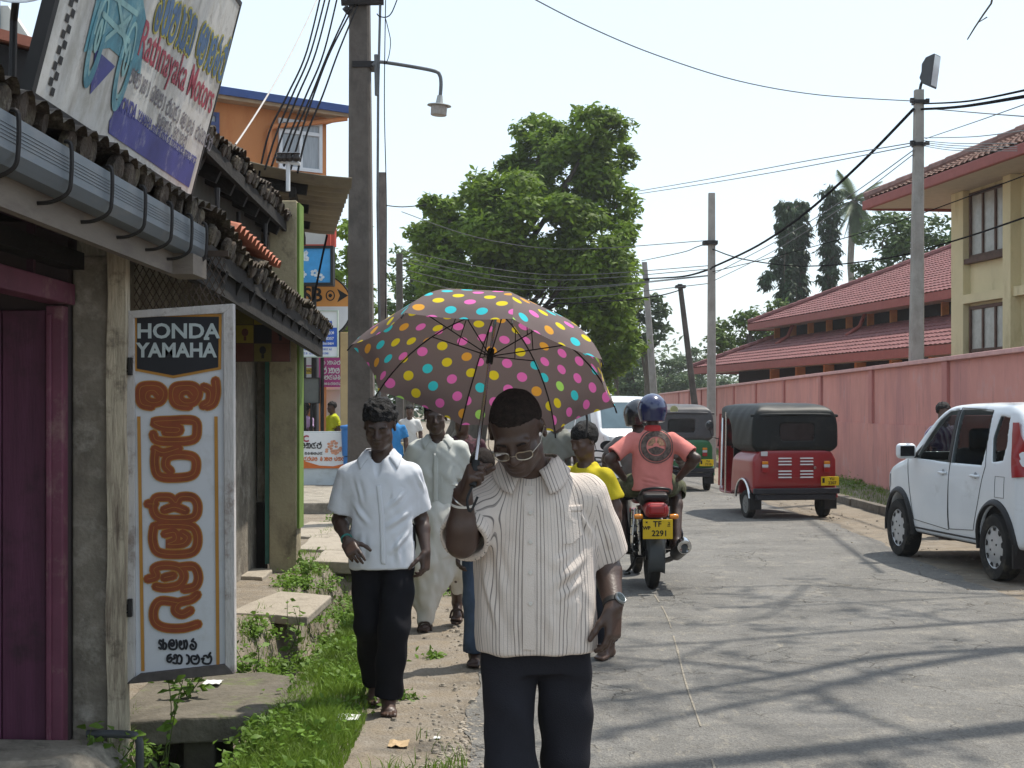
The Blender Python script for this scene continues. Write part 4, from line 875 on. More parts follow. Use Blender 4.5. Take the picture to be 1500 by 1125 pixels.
# litter
PAP = mat("paper_scrap", (.62, .62, .60), rough=.9, var=.05)
for i, (px, py, s_, lb, c_) in enumerate(((510, 1058, .07, "crumpled white paper scrap on the grass edge", PAP), (312, 1000, .06, "white paper scrap on the drain slab", PAP), (584, 1082, .06, "tan cardboard scrap on the dirt path", mat("card_scrap", (.42, .30, .17))), (640, 1073, .02, "tiny white bottle cap on the dirt path", PAP))):
    g = G(px, py, .09 if i == 1 else .03); mb = MB(); z = .09 if i == 1 else max(gz(g.x, g.y), 0) + (.03 if i == 0 else .004)
    mb.grid(lambda u, v: Vector((g.x + (u - .5) * s_ * 1.6, g.y + (v - .5) * s_ * 2.2, z + .018 * abs(mnoise.noise((u * 4 + i * 5, v * 4, .3))) * (s_ / .06))), 6, 6)
    tag(mb.build("litter", c_, base=(g.x, g.y, z), solid=.002), lb, "litter", "litter by the path")
# ------------------------------------------------------------------ utility poles
PC = mat("pole_concrete_dark", (.115, .10, .088), rough=.95, var=.25, ns=4, bump=.4, bs=25, dirt=((.055, .05, .045), .3, 2, (1, 1, .4)))
PCL = mat("pole_concrete_pale", (.30, .285, .26), rough=.9, var=.15, ns=4, bump=.3, bs=25, dirt=((.18, .16, .14), .3, 2, (1, 1, .4)))
def pole(label, a, b, w0, w1, m=PCL):
    a = Vector(a); b = Vector(b); t = thing("utility_pole", label, "pole", a); mb = MB(); n = 12
    ch = .22
    sec = [(1, 1 - ch), (1 - ch, 1), (-1 + ch, 1), (-1, 1 - ch), (-1, -1 + ch), (-1 + ch, -1), (1 - ch, -1), (1, -1 + ch)]
    vs = [a.lerp(b, q) + Vector((x * (w0 + (w1 - w0) * q) / 2, y * (w0 + (w1 - w0) * q) / 2, 0)) for q in (0, 1) for x, y in sec]
    mb.add(vs, [tuple(range(8, 16))] + [(i, (i + 1) % 8, 8 + (i + 1) % 8, 8 + i) for i in range(8)]); mb.build("shaft", m, t); return t
POLE1 = pole("thick dark concrete pole with a lamp arm beside the left footpath", (-2.0, 20, -.1), (-2.03, 20, 8.2), .36, .25, PC)
mb = MB(); q = P(534, 97, 19.98)
mb.b2((q.x - .15, 19.84, q.z - .04), (q.x + .15, 20.16, q.z + .04)); mb.build("clamp", MATS["black_iron"], POLE1)
mb = MB(); mb.tube([P(557, 5, 19.8), P(554, 130, 19.8), P(553, 300, 19.8), P(556, 490, 19.8), P(556, 640, 19.8)], .018, 6); mb.tube([P(551, 80, 19.8), P(552, 140, 19.8)], .03, 6); mb.build("conduit", STL, POLE1)
mb = MB(); mb.tube([P(500, 3, 19.8), P(562, 2, 19.8)], .05, 6); mb.tube([P(512, 12, 19.7), P(506, 18, 19.7)], .06, 8); mb.build("crossarm", MATS["black_iron"], POLE1)
lamp = thing("street_lamp", "old street lamp with a shallow shade on a curved arm from the dark pole", "street lamp", P(548, 95, 19.9))
mb = MB(); mb.tube(crom([P(546, 96, 19.8), P(551, 92, 19.8), P(560, 91, 19.8), P(600, 97, 19.7), P(636, 104, 19.6), P(644, 110, 19.6), P(646, 122, 19.6), P(645, 140, 19.6)], 5), .024, 8); mb.build("arm", STL, lamp, smooth=60)
q = P(644.5, 140, 19.6); LM = Matrix.Translation(q) @ Matrix.Rotation(R(4), 4, 'Y')
mb = MB(); mb.lathe([(.0, .01), (.035, 0), (.05, -.10), (.055, -.11), (.155, -.125), (.16, -.135), (.10, -.138), (.0, -.138)], 24, LM); mb.build("shade", mat("lamp_shade_grey", (.33, .34, .33), rough=.5, var=.1), lamp, smooth=40)
mb = MB(); mb.lathe([(.108, -.139), (.105, -.255), (.095, -.262), (.0, -.262)], 24, LM); mb.build("lens", mat("ribbed_lens", (.30, .27, .24), rough=.25, var=.2, ns=20, spec=.5), lamp, smooth=40)
pole("slim dark pole behind the lamp pole", P(561, 690, 42) * Vector((1, 1, 0)), P(560, 253, 42), .26, .2, PC)
pole("short grey pole far behind the dark poles on the left", P(586, 680, 58) * Vector((1, 1, 0)), P(585, 372, 58), .30, .24, PC)
P2 = pole("tall pale concrete pole behind the pink wall carrying the floodlight", (7.03, 26.2, 0), P(1346, 132, 26.2), .27, .15)
P3 = pole("straight pale concrete pole in front of the pink wall", P(1042, 690, 40) * Vector((1, 1, 0)), P(1042.5, 283, 40), .24, .17)
P4 = pole("leaning dark pole between the two pale poles", P(1026, 640, 56) * Vector((1, 1, 0)), P(996, 416, 56), .26, .17, PC)
P5 = pole("slightly leaning pale pole nearest the big tree", P(963, 640, 66) * Vector((1, 1, 0)), P(944, 384, 66), .34, .22)
mb = MB()
for z in (150, 212): q = P(1346, z, 26.2); mb.b2((q.x - .1, 26.08, q.z - .03), (q.x + .1, 26.32, q.z + .03)); mb.b2((q.x - .17, 26.1, q.z - .02), (q.x - .1, 26.16, q.z + .06)); mb.b2((q.x + .1, 26.1, q.z - .02), (q.x + .16, 26.16, q.z + .05))
q = P(1355, 512, 26.1); mb.build("clamp", MATS["black_iron"], P2)
fl = thing("floodlight", "grey floodlight tilted on top of the pale pole by the pink wall", "floodlight", P(1347, 132, 26.2))
q = P(1362, 104, 26.2); FM = Matrix.Translation(q) @ Matrix.Rotation(R(-38), 4, 'Z') @ Matrix.Rotation(R(8), 4, 'Y')
mb = MB(); k = 26.2 / F
prf = [(9, 24), (-4, 18), (-9, 8), (-8, -3), (-10, -12), (-4, -20), (9, -25)]
mb.prism([(x * k, y * k) for x, y in prf], .30, FM @ Matrix.Translation((0, .15, 0)) @ Matrix.Rotation(R(90), 4, 'X')); mb.build("housing", mat("floodlight_grey", (.06, .065, .07), rough=.5), fl, bevel=.02)
mb = MB(); mb.add([FM @ Vector((9.4 * k, y, z * k)) for z in (-22, 22) for y in (-.13, .13)], [(0, 1, 3, 2)]); mb.build("lens", mat("floodlight_glass", (.55, .60, .62), rough=.1, spec=.6), fl)
mb = MB(); mb.tube([P(1347, 134, 26.2), P(1349, 124, 26.2), P(1352, 116, 26.2), P(1358, 118, 26.2)], .025, 6); mb.build("bracket", MATS["black_iron"], fl)
for (tt, px, py, d) in ((P3, 1042, 356, 40), (P4, 998, 420, 56), (P5, 946, 410, 66)):
    mb = MB(); q = P(px, py, d); mb.b2((q.x - .22, d - .2, q.z - .05), (q.x + .15, d + .2, q.z + .05)); mb.build("clamp", MATS["black_iron"], tt)
# ================================================================== TREES AND PLANTS
def leafmat(name, col, var=.45, trans=.35, rough=.55, ns=1.1):
    """leaf colour differs from clump to clump and leaf to leaf; light passes through"""
    if name in MATS: return MATS[name]
    m = mat(name, col, rough=rough, var=var, ns=ns, spec=.25, trans=trans)
    return m
def leaf_cards(centers, normals, size, n_per=1, aspect=2.0, droop=0.0, seed=0, jit=.4):
    """numpy: one bent leaf (two quads) per centre, random heading, tilted"""
    r = np.random.default_rng(seed); n = len(centers)
    d = r.normal(size=(n, 3)); d[:, 2] = d[:, 2] * .5 - droop; d /= np.linalg.norm(d, axis=1)[:, None] + 1e-9
    nn = normals + r.normal(size=(n, 3)) * jit; s = np.cross(d, nn); s /= np.linalg.norm(s, axis=1)[:, None] + 1e-9
    up = np.cross(s, d)
    L_ = (size * r.uniform(.7, 1.3, n))[:, None]; W = L_ / aspect
    a = centers; b = centers + d * L_ * .5 + up * L_ * .08; c = centers + d * L_ - up * L_ * .06
    V = np.stack([a - s * W * .12, a + s * W * .12, b - s * W * .5, b + s * W * .5, c - s * W * .1, c + s * W * .1], 1).reshape(-1, 3)
    k = np.arange(n)[:, None] * 6
    Q = np.concatenate([k + np.array([[0, 1, 3, 2]]), k + np.array([[2, 3, 5, 4]])], 0)
    return V, Q
def clump_points(lobes, density, r, shell=.55):
    """points through the outer part of each lobe (centre, radii); lobes break the outline"""
    out = []; nor = []
    for c, rad in lobes:
        rad = np.array(rad, float); n = max(10, int(density * 4 * math.pi * (rad.mean()) ** 2))
        d = r.normal(size=(n, 3)); d /= np.linalg.norm(d, axis=1)[:, None]
        t = r.uniform(shell, 1.0, n) ** .8
        t *= 1 + .12 * np.sin(d[:, 0] * 7 + c[0]) * np.sin(d[:, 1] * 6 + c[1]) + .1 * np.sin(d[:, 2] * 9 + c[2])
        out.append(np.array(c) + d * rad * t[:, None]); nor.append(d + np.array([0, 0, .6]))
    return np.concatenate(out), np.concatenate(nor)
def limbs(mb, base, top, r0, r1, ends, n=7, wob=.15):
    base = Vector(base); top = Vector(top)
    path = [base.lerp(top, k / 5) + Vector((random.gauss(0, wob * .4), random.gauss(0, wob * .4), 0)) * (k > 0) for k in range(6)]
    mb.tube(path, [r0 + (r1 - r0) * k / 5 + (r0 * .35 if k == 0 else 0) for k in range(6)], n + 2)
    for e in ends:
        e = Vector(e); s_ = path[random.choice((2, 3, 4, 5))]; mid = s_.lerp(e, .5) + Vector((random.gauss(0, wob), random.gauss(0, wob), random.uniform(0, wob * 2)))
        rr = r1 * random.uniform(.5, .8); mb.tube(crom([s_, mid, e], 4), [rr * (1 - .8 * k / 8) for k in range(9)], n)
BARK = mat("tree_bark", (.10, .085, .065), rough=.95, var=.35, ns=6, stretch=(3, 3, .5), bump=.6, bs=20)
def tree(name, label, base, lobes, leaf, lm, density, top=None, r0=.3, aspect=2.0, droop=.1, seed=1, group=None, cat="tree", shell=.45, wob=.2, ntuft=18):
    r = np.random.default_rng(seed); random.seed(seed)
    t = thing(name, label, cat, base, 0, group)
    # each big lobe is broken into many small leaf tufts
    tuft = []
    for c, rad in lobes:
        rad = np.array(rad, float); n = ntuft
        d = r.normal(size=(n, 3)); d /= np.linalg.norm(d, axis=1)[:, None]
        tt = r.uniform(.35, 1.0, n) ** .5
        for q in range(n):
            s = r.uniform(.12, .44) * rad.mean()
            tuft.append((np.array(c) + d[q] * rad * tt[q] * .92, (s * 1.15, s * 1.15, s * .75)))
    p, nn = clump_points(tuft, density / 55 * 1.0 * aspect / leaf ** 2, r, shell)
    V, Q = leaf_cards(p, nn, leaf, aspect=aspect, droop=droop, seed=seed + 5)
    np_mesh("crown", V, Q, lm, t, smooth=None)
    mb = MB(); zt = max(c[2] for c, _ in lobes); tp = top or (np.mean([c[0] for c, _ in lobes]), base[1], zt * .8)
    limbs(mb, base, tp, r0, r0 * .45, [c for c, _ in lobes], wob=wob); mb.build("trunk", BARK, t, smooth=60)
    return t
def L3(px, py, d, rpx, rpy=None, dd=0.0):
    """a crown lobe given where the photograph shows it: centre pixel, depth and radii in pixels"""
    q = P(px, py, d + dd); k = d / F; rpy = rpy or rpx
    return ((q.x, q.y, q.z), (rpx * k, (rpx + rpy) / 2 * k, rpy * k))
LG = leafmat("bright_green_leaves", (.125, .20, .018), var=.5, ns=.9, trans=.45)
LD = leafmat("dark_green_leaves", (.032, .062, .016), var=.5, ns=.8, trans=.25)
LM_ = leafmat("mid_green_leaves", (.085, .14, .024), var=.5, ns=.5, trans=.3)
# the big tree beyond the umbrella
bigl = [L3(x, y, 55, r, ry, dd) for x, y, r, ry, dd in (
    (840, 250, 66, 70, 0), (870, 190, 48, 36, -1), (795, 205, 42, 38, 1), (905, 300, 30, 45, 0), (740, 290, 62, 45, -1.5), (690, 320, 60, 45, 0), (650, 350, 46, 52, 1), (780, 330, 90, 70, -2), (870, 360, 60, 70, -1.5),
    (640, 300, 28, 16, 0), (700, 400, 80, 60, -1.5), (800, 430, 90, 70, -1), (880, 440, 48, 60, -2), (900, 500, 36, 46, -1), (640, 410, 40, 46, 1.5), (860, 540, 40, 40, 0), (890, 230, 40, 40, 1), (755, 245, 30, 20, 1), (912, 400, 26, 40, -.5), (700, 480, 90, 40, 1), (790, 510, 70, 40, 1))]
bx = -1.75
tree("rain_tree", "huge broad green tree rising behind the polka dot umbrella", (bx, 55, 0), bigl, .24, LG, 66, ntuft=38, top=(bx + 1.5, 55, 6.5), r0=.55, seed=11, droop=.25, wob=.3)
# bright low boughs on its right
tree("young_tree", "bright yellow green young tree at the right foot of the huge tree", (P(905, 500, 75).x, 75, 0), [L3(908, 435, 75, 24, 40), L3(888, 500, 75, 30, 34), L3(905, 465, 75, 24, 30), L3(890, 545, 75, 30, 30)], .2, leafmat("yellow_green_leaves", (.13, .19, .015), var=.4, ns=1.0), 60, r0=.12, seed=12)
# left background trees
tree("leafy_tree", "green tree between the dark poles on the left", (P(600, 500, 66).x, 66, 0), [L3(600, 390, 66, 44, 42), L3(585, 440, 66, 40, 40), L3(625, 450, 66, 44, 44), L3(570, 500, 66, 40, 40), L3(610, 520, 66, 50, 50)], .26, LM_, 40, seed=13)
tree("leafy_tree", "bright green tree behind the oval bank sign", (P(505, 500, 44).x, 44, 0), [L3(510, 360, 44, 30, 40), L3(500, 430, 44, 36, 50), L3(530, 460, 44, 30, 50), L3(470, 420, 44, 36, 36)], .2, LG, 45, seed=14)
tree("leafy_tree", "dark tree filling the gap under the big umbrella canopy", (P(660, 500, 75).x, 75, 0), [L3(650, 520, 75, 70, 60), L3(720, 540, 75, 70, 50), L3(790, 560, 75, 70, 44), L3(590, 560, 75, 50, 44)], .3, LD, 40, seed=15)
# right of the big tree and along the end of the street
tree("leafy_tree", "rounded dark tree just right of the huge tree", (P(958, 500, 85).x, 85, 0), [L3(952, 455, 85, 30, 24), L3(940, 490, 85, 30, 26), L3(968, 485, 85, 16, 16), L3(935, 450, 85, 16, 20), L3(925, 520, 85, 24, 26)], .3, leafmat("grey_green_leaves", (.055, .09, .03), ns=.4), 55, seed=16)
HZG = leafmat("far_green_leaves", (.085, .125, .055), var=.4, ns=.3, trans=.3)
for i, (x, y, d, rx, ry, lb) in enumerate(((930, 560, 95, 40, 36, "feathery tree nearest the van roof"), (975, 560, 110, 46, 36, "wide feathery tree behind the leaning pole"), (1010, 545, 125, 36, 36, "feathery tree behind the straight pale pole"), (905, 540, 120, 30, 40, "feathery tree half hidden by the huge tree"), (1040, 580, 130, 46, 26, "low feathery tree above the far end of the pink wall"))):
    tree("feathery_tree", lb, (P(x, 500, d).x, d, 0), [L3(x, y, d, rx, ry * .5), L3(x - rx * .3, y - ry * .45, d, rx * .6, ry * .18), L3(x + rx * .3, y - ry * .8, d, rx * .45, ry * .14), L3(x, y + ry * .5, d, rx, ry * .4)], .28, HZG, 60, seed=20 + i, group="feathery trees at the end of the street", droop=-.1)
tree("leafy_tree", "spreading tree behind the left end of the red roofed hall", (P(1085, 500, 78).x, 78, 0), [L3(1075, 490, 78, 38, 26), L3(1110, 470, 78, 34, 20), L3(1050, 510, 78, 20, 24), L3(1125, 490, 78, 34, 30), L3(1090, 520, 78, 40, 30), L3(1140, 455, 78, 16, 18)], .27, LM_, 50, seed=31)
# mast trees: drooping leaves in tall columns
MAST = leafmat("mast_tree_leaves", (.03, .055, .022), var=.5, ns=.7, trans=.18)
def column(label, px, top, w, d, seed, extra=()):
    lobes = []; y = top + w * .7
    while y < 520: lobes.append(L3(px + random.gauss(0, w * .12), y, d, w * random.uniform(.8, 1.1), w * .9)); y += w * .75
    lobes += [L3(*e) for e in extra]
    t = tree("mast_tree", label, (P(px, 500, d).x, d, 0), lobes, .34, MAST, 38, top=(P(px, 500, d).x, d, P(px, top + 10, d).z), r0=.2, aspect=3.2, droop=1.3, seed=seed, group="mast trees behind the hall", shell=.3)
random.seed(5)
column("slim mast tree with a drooping side branch, left one of the twin columns", 1152, 292, 13, 80, 41, ((1130, 402, 80, 14, 8), (1122, 412, 80, 10, 12), (1136, 385, 80, 6, 14)))
column("right one of the twin mast trees, leaning on its neighbour", 1172, 291, 14, 81, 42)
column("broader mast tree standing alone beside the palm", 1216, 272, 17, 80, 43)
tree("leafy_tree", "dense tree between the palm and the cream building", (P(1330, 500, 74).x, 74, 0), [L3(1300, 340, 74, 44, 36), L3(1345, 345, 74, 50, 40), L3(1385, 360, 74, 44, 46), L3(1285, 385, 74, 34, 34), L3(1330, 400, 74, 60, 40), L3(1275, 420, 74, 26, 26)], .27, leafmat("deep_green_leaves", (.065, .11, .03), ns=.6), 50, seed=33)
# the woods that close the view
pts_ = []
for i in range(420):
    x = random.uniform(-95, 140); y = 150 + random.random() * 45; h = 6.5 + 3.5 * fbm(x * .05, 3.3) + random.gauss(0, .8)
    c0 = np.array((x, y, h * random.random() ** .6)); pts_.append(c0 + rng.normal(size=(70, 3)) * np.array([1.7, 1.2, .9]))
pts_ = np.concatenate(pts_); V, Q = leaf_cards(pts_, np.tile([0, 0, 1.0], (len(pts_), 1)), .75, aspect=1.8, droop=.1, seed=77)
tag(np_mesh("far_woods", V, Q, HZG, smooth=None), kind="stuff")
# palm
pt = thing("palm_tree", "tall pale palm with ragged fronds behind the mast trees", "palm", (P(1250, 500, 92).x, 92, 0))
mb = MB(); q = P(1252, 295, 92); b0 = Vector((P(1246, 500, 92).x, 92, 0))
mb.tube(crom([b0, P(1248, 440, 92), P(1246, 380, 92), q], 5), .2, 8); mb.build("trunk", mat("palm_trunk", (.20, .18, .15), rough=.9, var=.3, ns=3), pt, smooth=60)
random.seed(9)
PF = leafmat("palm_frond", (.08, .115, .055), var=.4, ns=.8, trans=.3)
for i in range(40):
    a = i * 2.4; el = random.uniform(-1.3, 1.25) if i < 26 else random.uniform(-1.5, -.9); L_ = random.uniform(2.2, 2.9)
    dr = Vector((math.cos(a) * math.cos(el), math.sin(a) * math.cos(el), math.sin(el)))
    pts = [q + dr * L_ * s + Vector((0, 0, -1.15 * s * s * math.cos(el) * (1 if i < 30 else .3))) for s in (0, .2, .4, .6, .8, 1)]
    mb = MB(); mb.tube(pts, [.035, .03, .025, .02, .012, .006], 4)
    for s in range(44):
        u = .12 + .88 * s / 44; k = u * 5; j = min(4, int(k)); p = pts[j].lerp(pts[j + 1], k - j); tg = (pts[j + 1] - pts[j]).normalized(); sd_ = tg.cross(Vector((0, 0, 1)))
        if sd_.length < .1: sd_ = tg.cross(Vector((1, 0, 0)))
        sd_.normalize(); ll = .62 * math.sin(math.pi * min(1, u * .9 + .12)) ** .6
        for sg in (1, -1):
            e = p + (sd_ * sg + tg * .5 - Vector((0, 0, .55))).normalized() * ll * random.uniform(.8, 1.1)
            mb.add([p - tg * .03, p + tg * .03, e], [(0, 1, 2)])
    mb.build("frond", PF, pt)
# the tree that overhangs the road from the right verge: only its shade and a dangling twig show
ov = thing("roadside_tree", "tree on the right verge out over the road, its shadows on the asphalt", "tree", (6.15, 9.2, .1))
random.seed(21)
def sh(px, py, z):   # the point at height z whose shadow falls where the photograph shows it
    g = G(px, py); return Vector((g.x + SUN.x / SUN.z * z, g.y + SUN.y / SUN.z * z, z))
brs = [([(1700, 890), (1500, 908), (1250, 925), (1060, 940), (900, 950)], 7.0, .06), ([(1800, 935), (1500, 950), (1300, 962), (1150, 990), (1000, 1015), (840, 1035)], 6.9, .10), ([(1500, 951), (1330, 978), (1150, 1020), (1000, 1050), (840, 1090)], 6.8, .085), ([(1700, 880), (1500, 872), (1350, 868), (1180, 858), (1050, 862), (960, 862)], 7.1, .04), ([(1150, 990), (1050, 975), (900, 965)], 6.9, .05), ([(1190, 1010), (1240, 1040), (1350, 1080), (1450, 1120)], 6.7, .05), ([(1060, 940), (980, 970), (900, 985)], 7.0, .035), ([(1180, 858), (1130, 900), (1060, 915), (1000, 918)], 7.1, .03), ([(1400, 915), (1300, 890), (1200, 880)], 7.0, .03)]
mb = MB(); tw = []
for pts, z, r in brs:
    q_ = crom([sh(x, y, z + .25 * math.sin(i * 1.3)) for i, (x, y) in enumerate(pts)], 5)
    mb.tube(q_, [r * (1 - .75 * k / len(q_)) for k in range(len(q_))], 7)
    for k in range(2, len(q_), 2):
        for _ in range(2):
            d_ = Vector((random.gauss(-.3, .6), random.gauss(0, .6), random.uniform(-.15, .3))); e = q_[k] + d_.normalized() * random.uniform(.5, 1.3)
            mb.tube(crom([q_[k], q_[k].lerp(e, .5) + Vector((0, 0, .08)), e], 3), [.014, .012, .01, .008, .007, .006, .005], 4); tw.append((q_[k], e))
fork = Vector((6.0, 9.6, 4.6))
mb.tube(crom([(6.15, 9.2, -.1), (6.1, 9.3, 1.2), (6.1, 9.4, 2.8), fork], 5), [.30, .26, .24, .23, .22, .22, .21, .21, .21, .2, .2, .2, .2, .2, .2, .2][:16], 10)
for pts, z, r in brs[:4]:
    s_ = sh(*pts[0], z); mb.tube(crom([fork, fork.lerp(s_, .5) + Vector((0, 0, .4)), s_], 5), [.16 - (.16 - r) * k / 10 for k in range(11)], 8)
dz = 14.0
mb.tube([P(1462, -40, dz), P(1452, 5, dz), P(1440, 22, dz), P(1428, 40, dz), P(1417, 58, dz)], [.012, .01, .009, .008, .006], 5); mb.tube([P(1440, 22, dz), P(1433, 33, dz), P(1446, 25, dz)], [.008, .007, .006], 4)
mb.tube([P(1462, -40, dz), P(1480, -260, dz), sh(1500, 872, 7.1)], [.012, .02, .03], 5)
# unseen leafy bough, added to shade the shop front on the left
bough = crom([fork, (4.2, 9.0, 7.6), (2.2, 8.2, 8.0), (.8, 7.4, 7.6), (.3, 6.2, 7.2)], 6); mb.tube(bough, [.14 - .11 * k / len(bough) for k in range(len(bough))], 7)
mb.build("trunk", BARK, ov, smooth=60)
r_ = np.random.default_rng(3); c_ = []
for a, e in tw:
    if random.random() < .3:
        n = 16; t_ = r_.uniform(.3, 1.05, n)[:, None]; c_.append(np.array(a) * (1 - t_) + np.array(e) * t_ + r_.normal(size=(n, 3)) * .09)
for k in range(130):  # leaf clumps out of view, set between the sun and the gutter
    y = 5.4 + 4.0 * random.random(); c0 = np.array((.25 + random.gauss(0, .35), y, 7.0 + random.gauss(0, .2))); c_.append(c0 + r_.normal(size=(48, 3)) * np.array([.22, .22, .12]))
c_ = np.concatenate(c_); V_, Q_ = leaf_cards(c_, np.tile([0, 0, 1.0], (len(c_), 1)), .13, aspect=2.2, droop=.4, seed=4)
np_mesh("crown", V_, Q_, LM_, ov, smooth=None)
# ------------------------------------------------------------------ grass and ground plants
def blades(pts, h, w, seed, lean=.35):
    r = np.random.default_rng(seed); n = len(pts); a = r.uniform(0, 6.283, n); H_ = (h * r.uniform(.45, 1.3, n))[:, None]; W = (w * r.uniform(.6, 1.3, n))[:, None]
    s = np.stack([np.cos(a), np.sin(a), np.zeros(n)], 1); b = r.uniform(0, 6.283, n); l = np.stack([np.cos(b), np.sin(b), np.zeros(n)], 1) * r.uniform(.1, 1, n)[:, None] * lean
    up = np.array([0, 0, 1.0])
    m1 = pts + (up * .55 + l * .35) * H_; tp = pts + (up * .95 + l * 1.3) * H_
    V = np.stack([pts - s * W / 2, pts + s * W / 2, m1 - s * W * .4, m1 + s * W * .4, tp - s * W * .06, tp + s * W * .06], 1).reshape(-1, 3); k = np.arange(n)[:, None] * 6
    return V, np.concatenate([k + np.array([[0, 1, 3, 2]]), k + np.array([[2, 3, 5, 4]])], 0)
random.seed(17)
gp = []; gl = []
def gpatch(n, fx_, fy_, keep=lambda x, y: True, up=.0):
    k = 0
    while k < n:
        x, y = fx_(), fy_(); k += 1
        if keep(x, y): gp.append((x, y, gz(x, y) - .004 + up))
U_ = random.uniform
def dens(x, y, s=1.1, t=-.1): return fbm(x * s, y * s, 4) > t + random.gauss(0, .12)
def verge(x, y):
    e = -.86 - .16 * smst(8, 12, y) + .10 * fbm(y * 1.3, 2.2)
    return x < e + random.gauss(0, .05) and dens(x, y, 1.4, -.28)
gpatch(60000, lambda: U_(-1.45, -.62), lambda: 5.2 + 10.5 * random.random() ** 1.25, verge)
gpatch(12000, lambda: U_(-2.0, -1.25), lambda: U_(6.9, 15.5), lambda x, y: dens(x, y, 1.3, .05))
gpatch(9000, lambda: U_(-1.8, -.75), lambda: U_(6.4, 7.7), lambda x, y: dens(x, y, 1.6, -.25))
gpatch(9000, lambda: U_(-2.4, -1.2), lambda: U_(14.5, 22.3), lambda x, y: dens(x, y, .9, .12))
gpatch(4000, lambda: U_(-.9, -.2), lambda: U_(5.2, 7.6), lambda x, y: dens(x, y, 2.2, .32))
gpatch(26000, lambda: U_(5.7, 7.3), lambda: 13 + 45 * random.random() ** 1.6, lambda x, y: x < wx(y) - .04 and dens(x, y, 1.0, -.35))
V_, Q_ = blades(np.array(gp), .07, .0062, 5, .7)
GRS = leafmat("grass_blades", (.135, .215, .028), var=.5, ns=1.6, trans=.35)
tag(np_mesh("grass", V_, Q_, GRS, smooth=None), kind="stuff")
# low broad leaved weeds, in soft mounds
c_ = []; 
def mound(x, y, r, n, h=.5):
    d = rng.normal(size=(n, 3)) * np.array([r, r, r * h]) * .55; d[:, 2] = np.abs(d[:, 2]); z = max(gz(x, y), -.3); c_.append(np.array((x, y, z)) + d)
for _ in range(360):
    y = 5.3 + 10 * random.random() ** 1.2; x = -1.12 + random.gauss(0, .2)
    if dens(x, y, 1.1, -.05): mound(x, y, U_(.05, .12), 60)
for _ in range(70):
    y = U_(6.6, 7.5); x = U_(-1.85, -1.05); mound(x, y, U_(.05, .11), 55, .9)
for _ in range(60):
    y = U_(8.9, 11.2); x = U_(-1.95, -1.2); mound(x, y, U_(.06, .13), 70, .8)
for _ in range(40): mound(U_(-2.0, -1.7), U_(8.3, 9.0), U_(.05, .1), 60, .7)
for _ in range(50): mound(U_(-2.1, -1.3), U_(12.9, 15.2), U_(.06, .13), 60, .6)
for _ in range(26): mound(U_(-2.5, -1.9), U_(20.3, 22.2), U_(.1, .2), 60, .6)
for _ in range(30): y = U_(18, 34); mound(wx(y) - U_(.1, .6), y, U_(.08, .2), 60, .6)
c_ = np.concatenate(c_); V_, Q_ = leaf_cards(c_, np.tile([0, 0, 1.0], (len(c_), 1)), .036, aspect=1.5, droop=-.05, seed=8, jit=.5)
tag(np_mesh("weeds", V_, Q_, leafmat("weed_leaves", (.125, .22, .03), var=.5, ns=2.5, trans=.35), smooth=None), kind="stuff")
# a taller leafy weed by the post and one creeper on the slab
def weed(label, x, y, z0, h, n, seed, lean=(0, 0)):
    random.seed(seed); t = thing("leafy_weed", label, "weed", (x, y, z0)); mb = MB(); cs = []; ns_ = []
    for s in range(3):
        e = Vector((x + random.gauss(lean[0], .07), y + random.gauss(lean[1], .05), z0 + h * random.uniform(.7, 1.05))); p = crom([(x + random.gauss(0, .02), y, z0), Vector((x, y, z0)).lerp(e, .5) + Vector((random.gauss(0, .03), 0, .02)), e], 4)
        mb.tube(p, [.004 - .0025 * k / len(p) for k in range(len(p))], 5)
        for k in range(n):
            q = p[1 + (k % (len(p) - 1))]; cs.append(q + Vector((random.gauss(0, .012), random.gauss(0, .012), random.gauss(0, .02))))
    mb.build("stem", mat("weed_stem", (.08, .10, .03)), t)
    V, Q = leaf_cards(np.array([tuple(c) for c in cs]), np.tile([0, -.5, .8], (len(cs), 1)), .06, aspect=1.7, droop=.25, seed=seed); np_mesh("leaves", V, Q, MATS["weed_leaves"], t, smooth=None)
weed("leafy weed climbing out of the drain beside the dark pipe", -1.66, 7.18, -.15, .50, 9, 51, (.05, 0))
weed("small bushy weed on the shop end of the drain slab", -1.72, 8.0, .07, .17, 12, 52)
weed("low weed at the foot of the cream post", -1.83, 7.0, -.05, .22, 8, 53)
weed("broad leaved weed beside the pale drain slab", -1.5, 10.4, -.1, .38, 12, 54)
weed("dark weed hanging in the drain mouth", -1.72, 9.6, -.2, .42, 12, 55)
weed("leafy weed at the foot of the stained pillar", -1.9, 14.0, .0, .35, 14, 56)
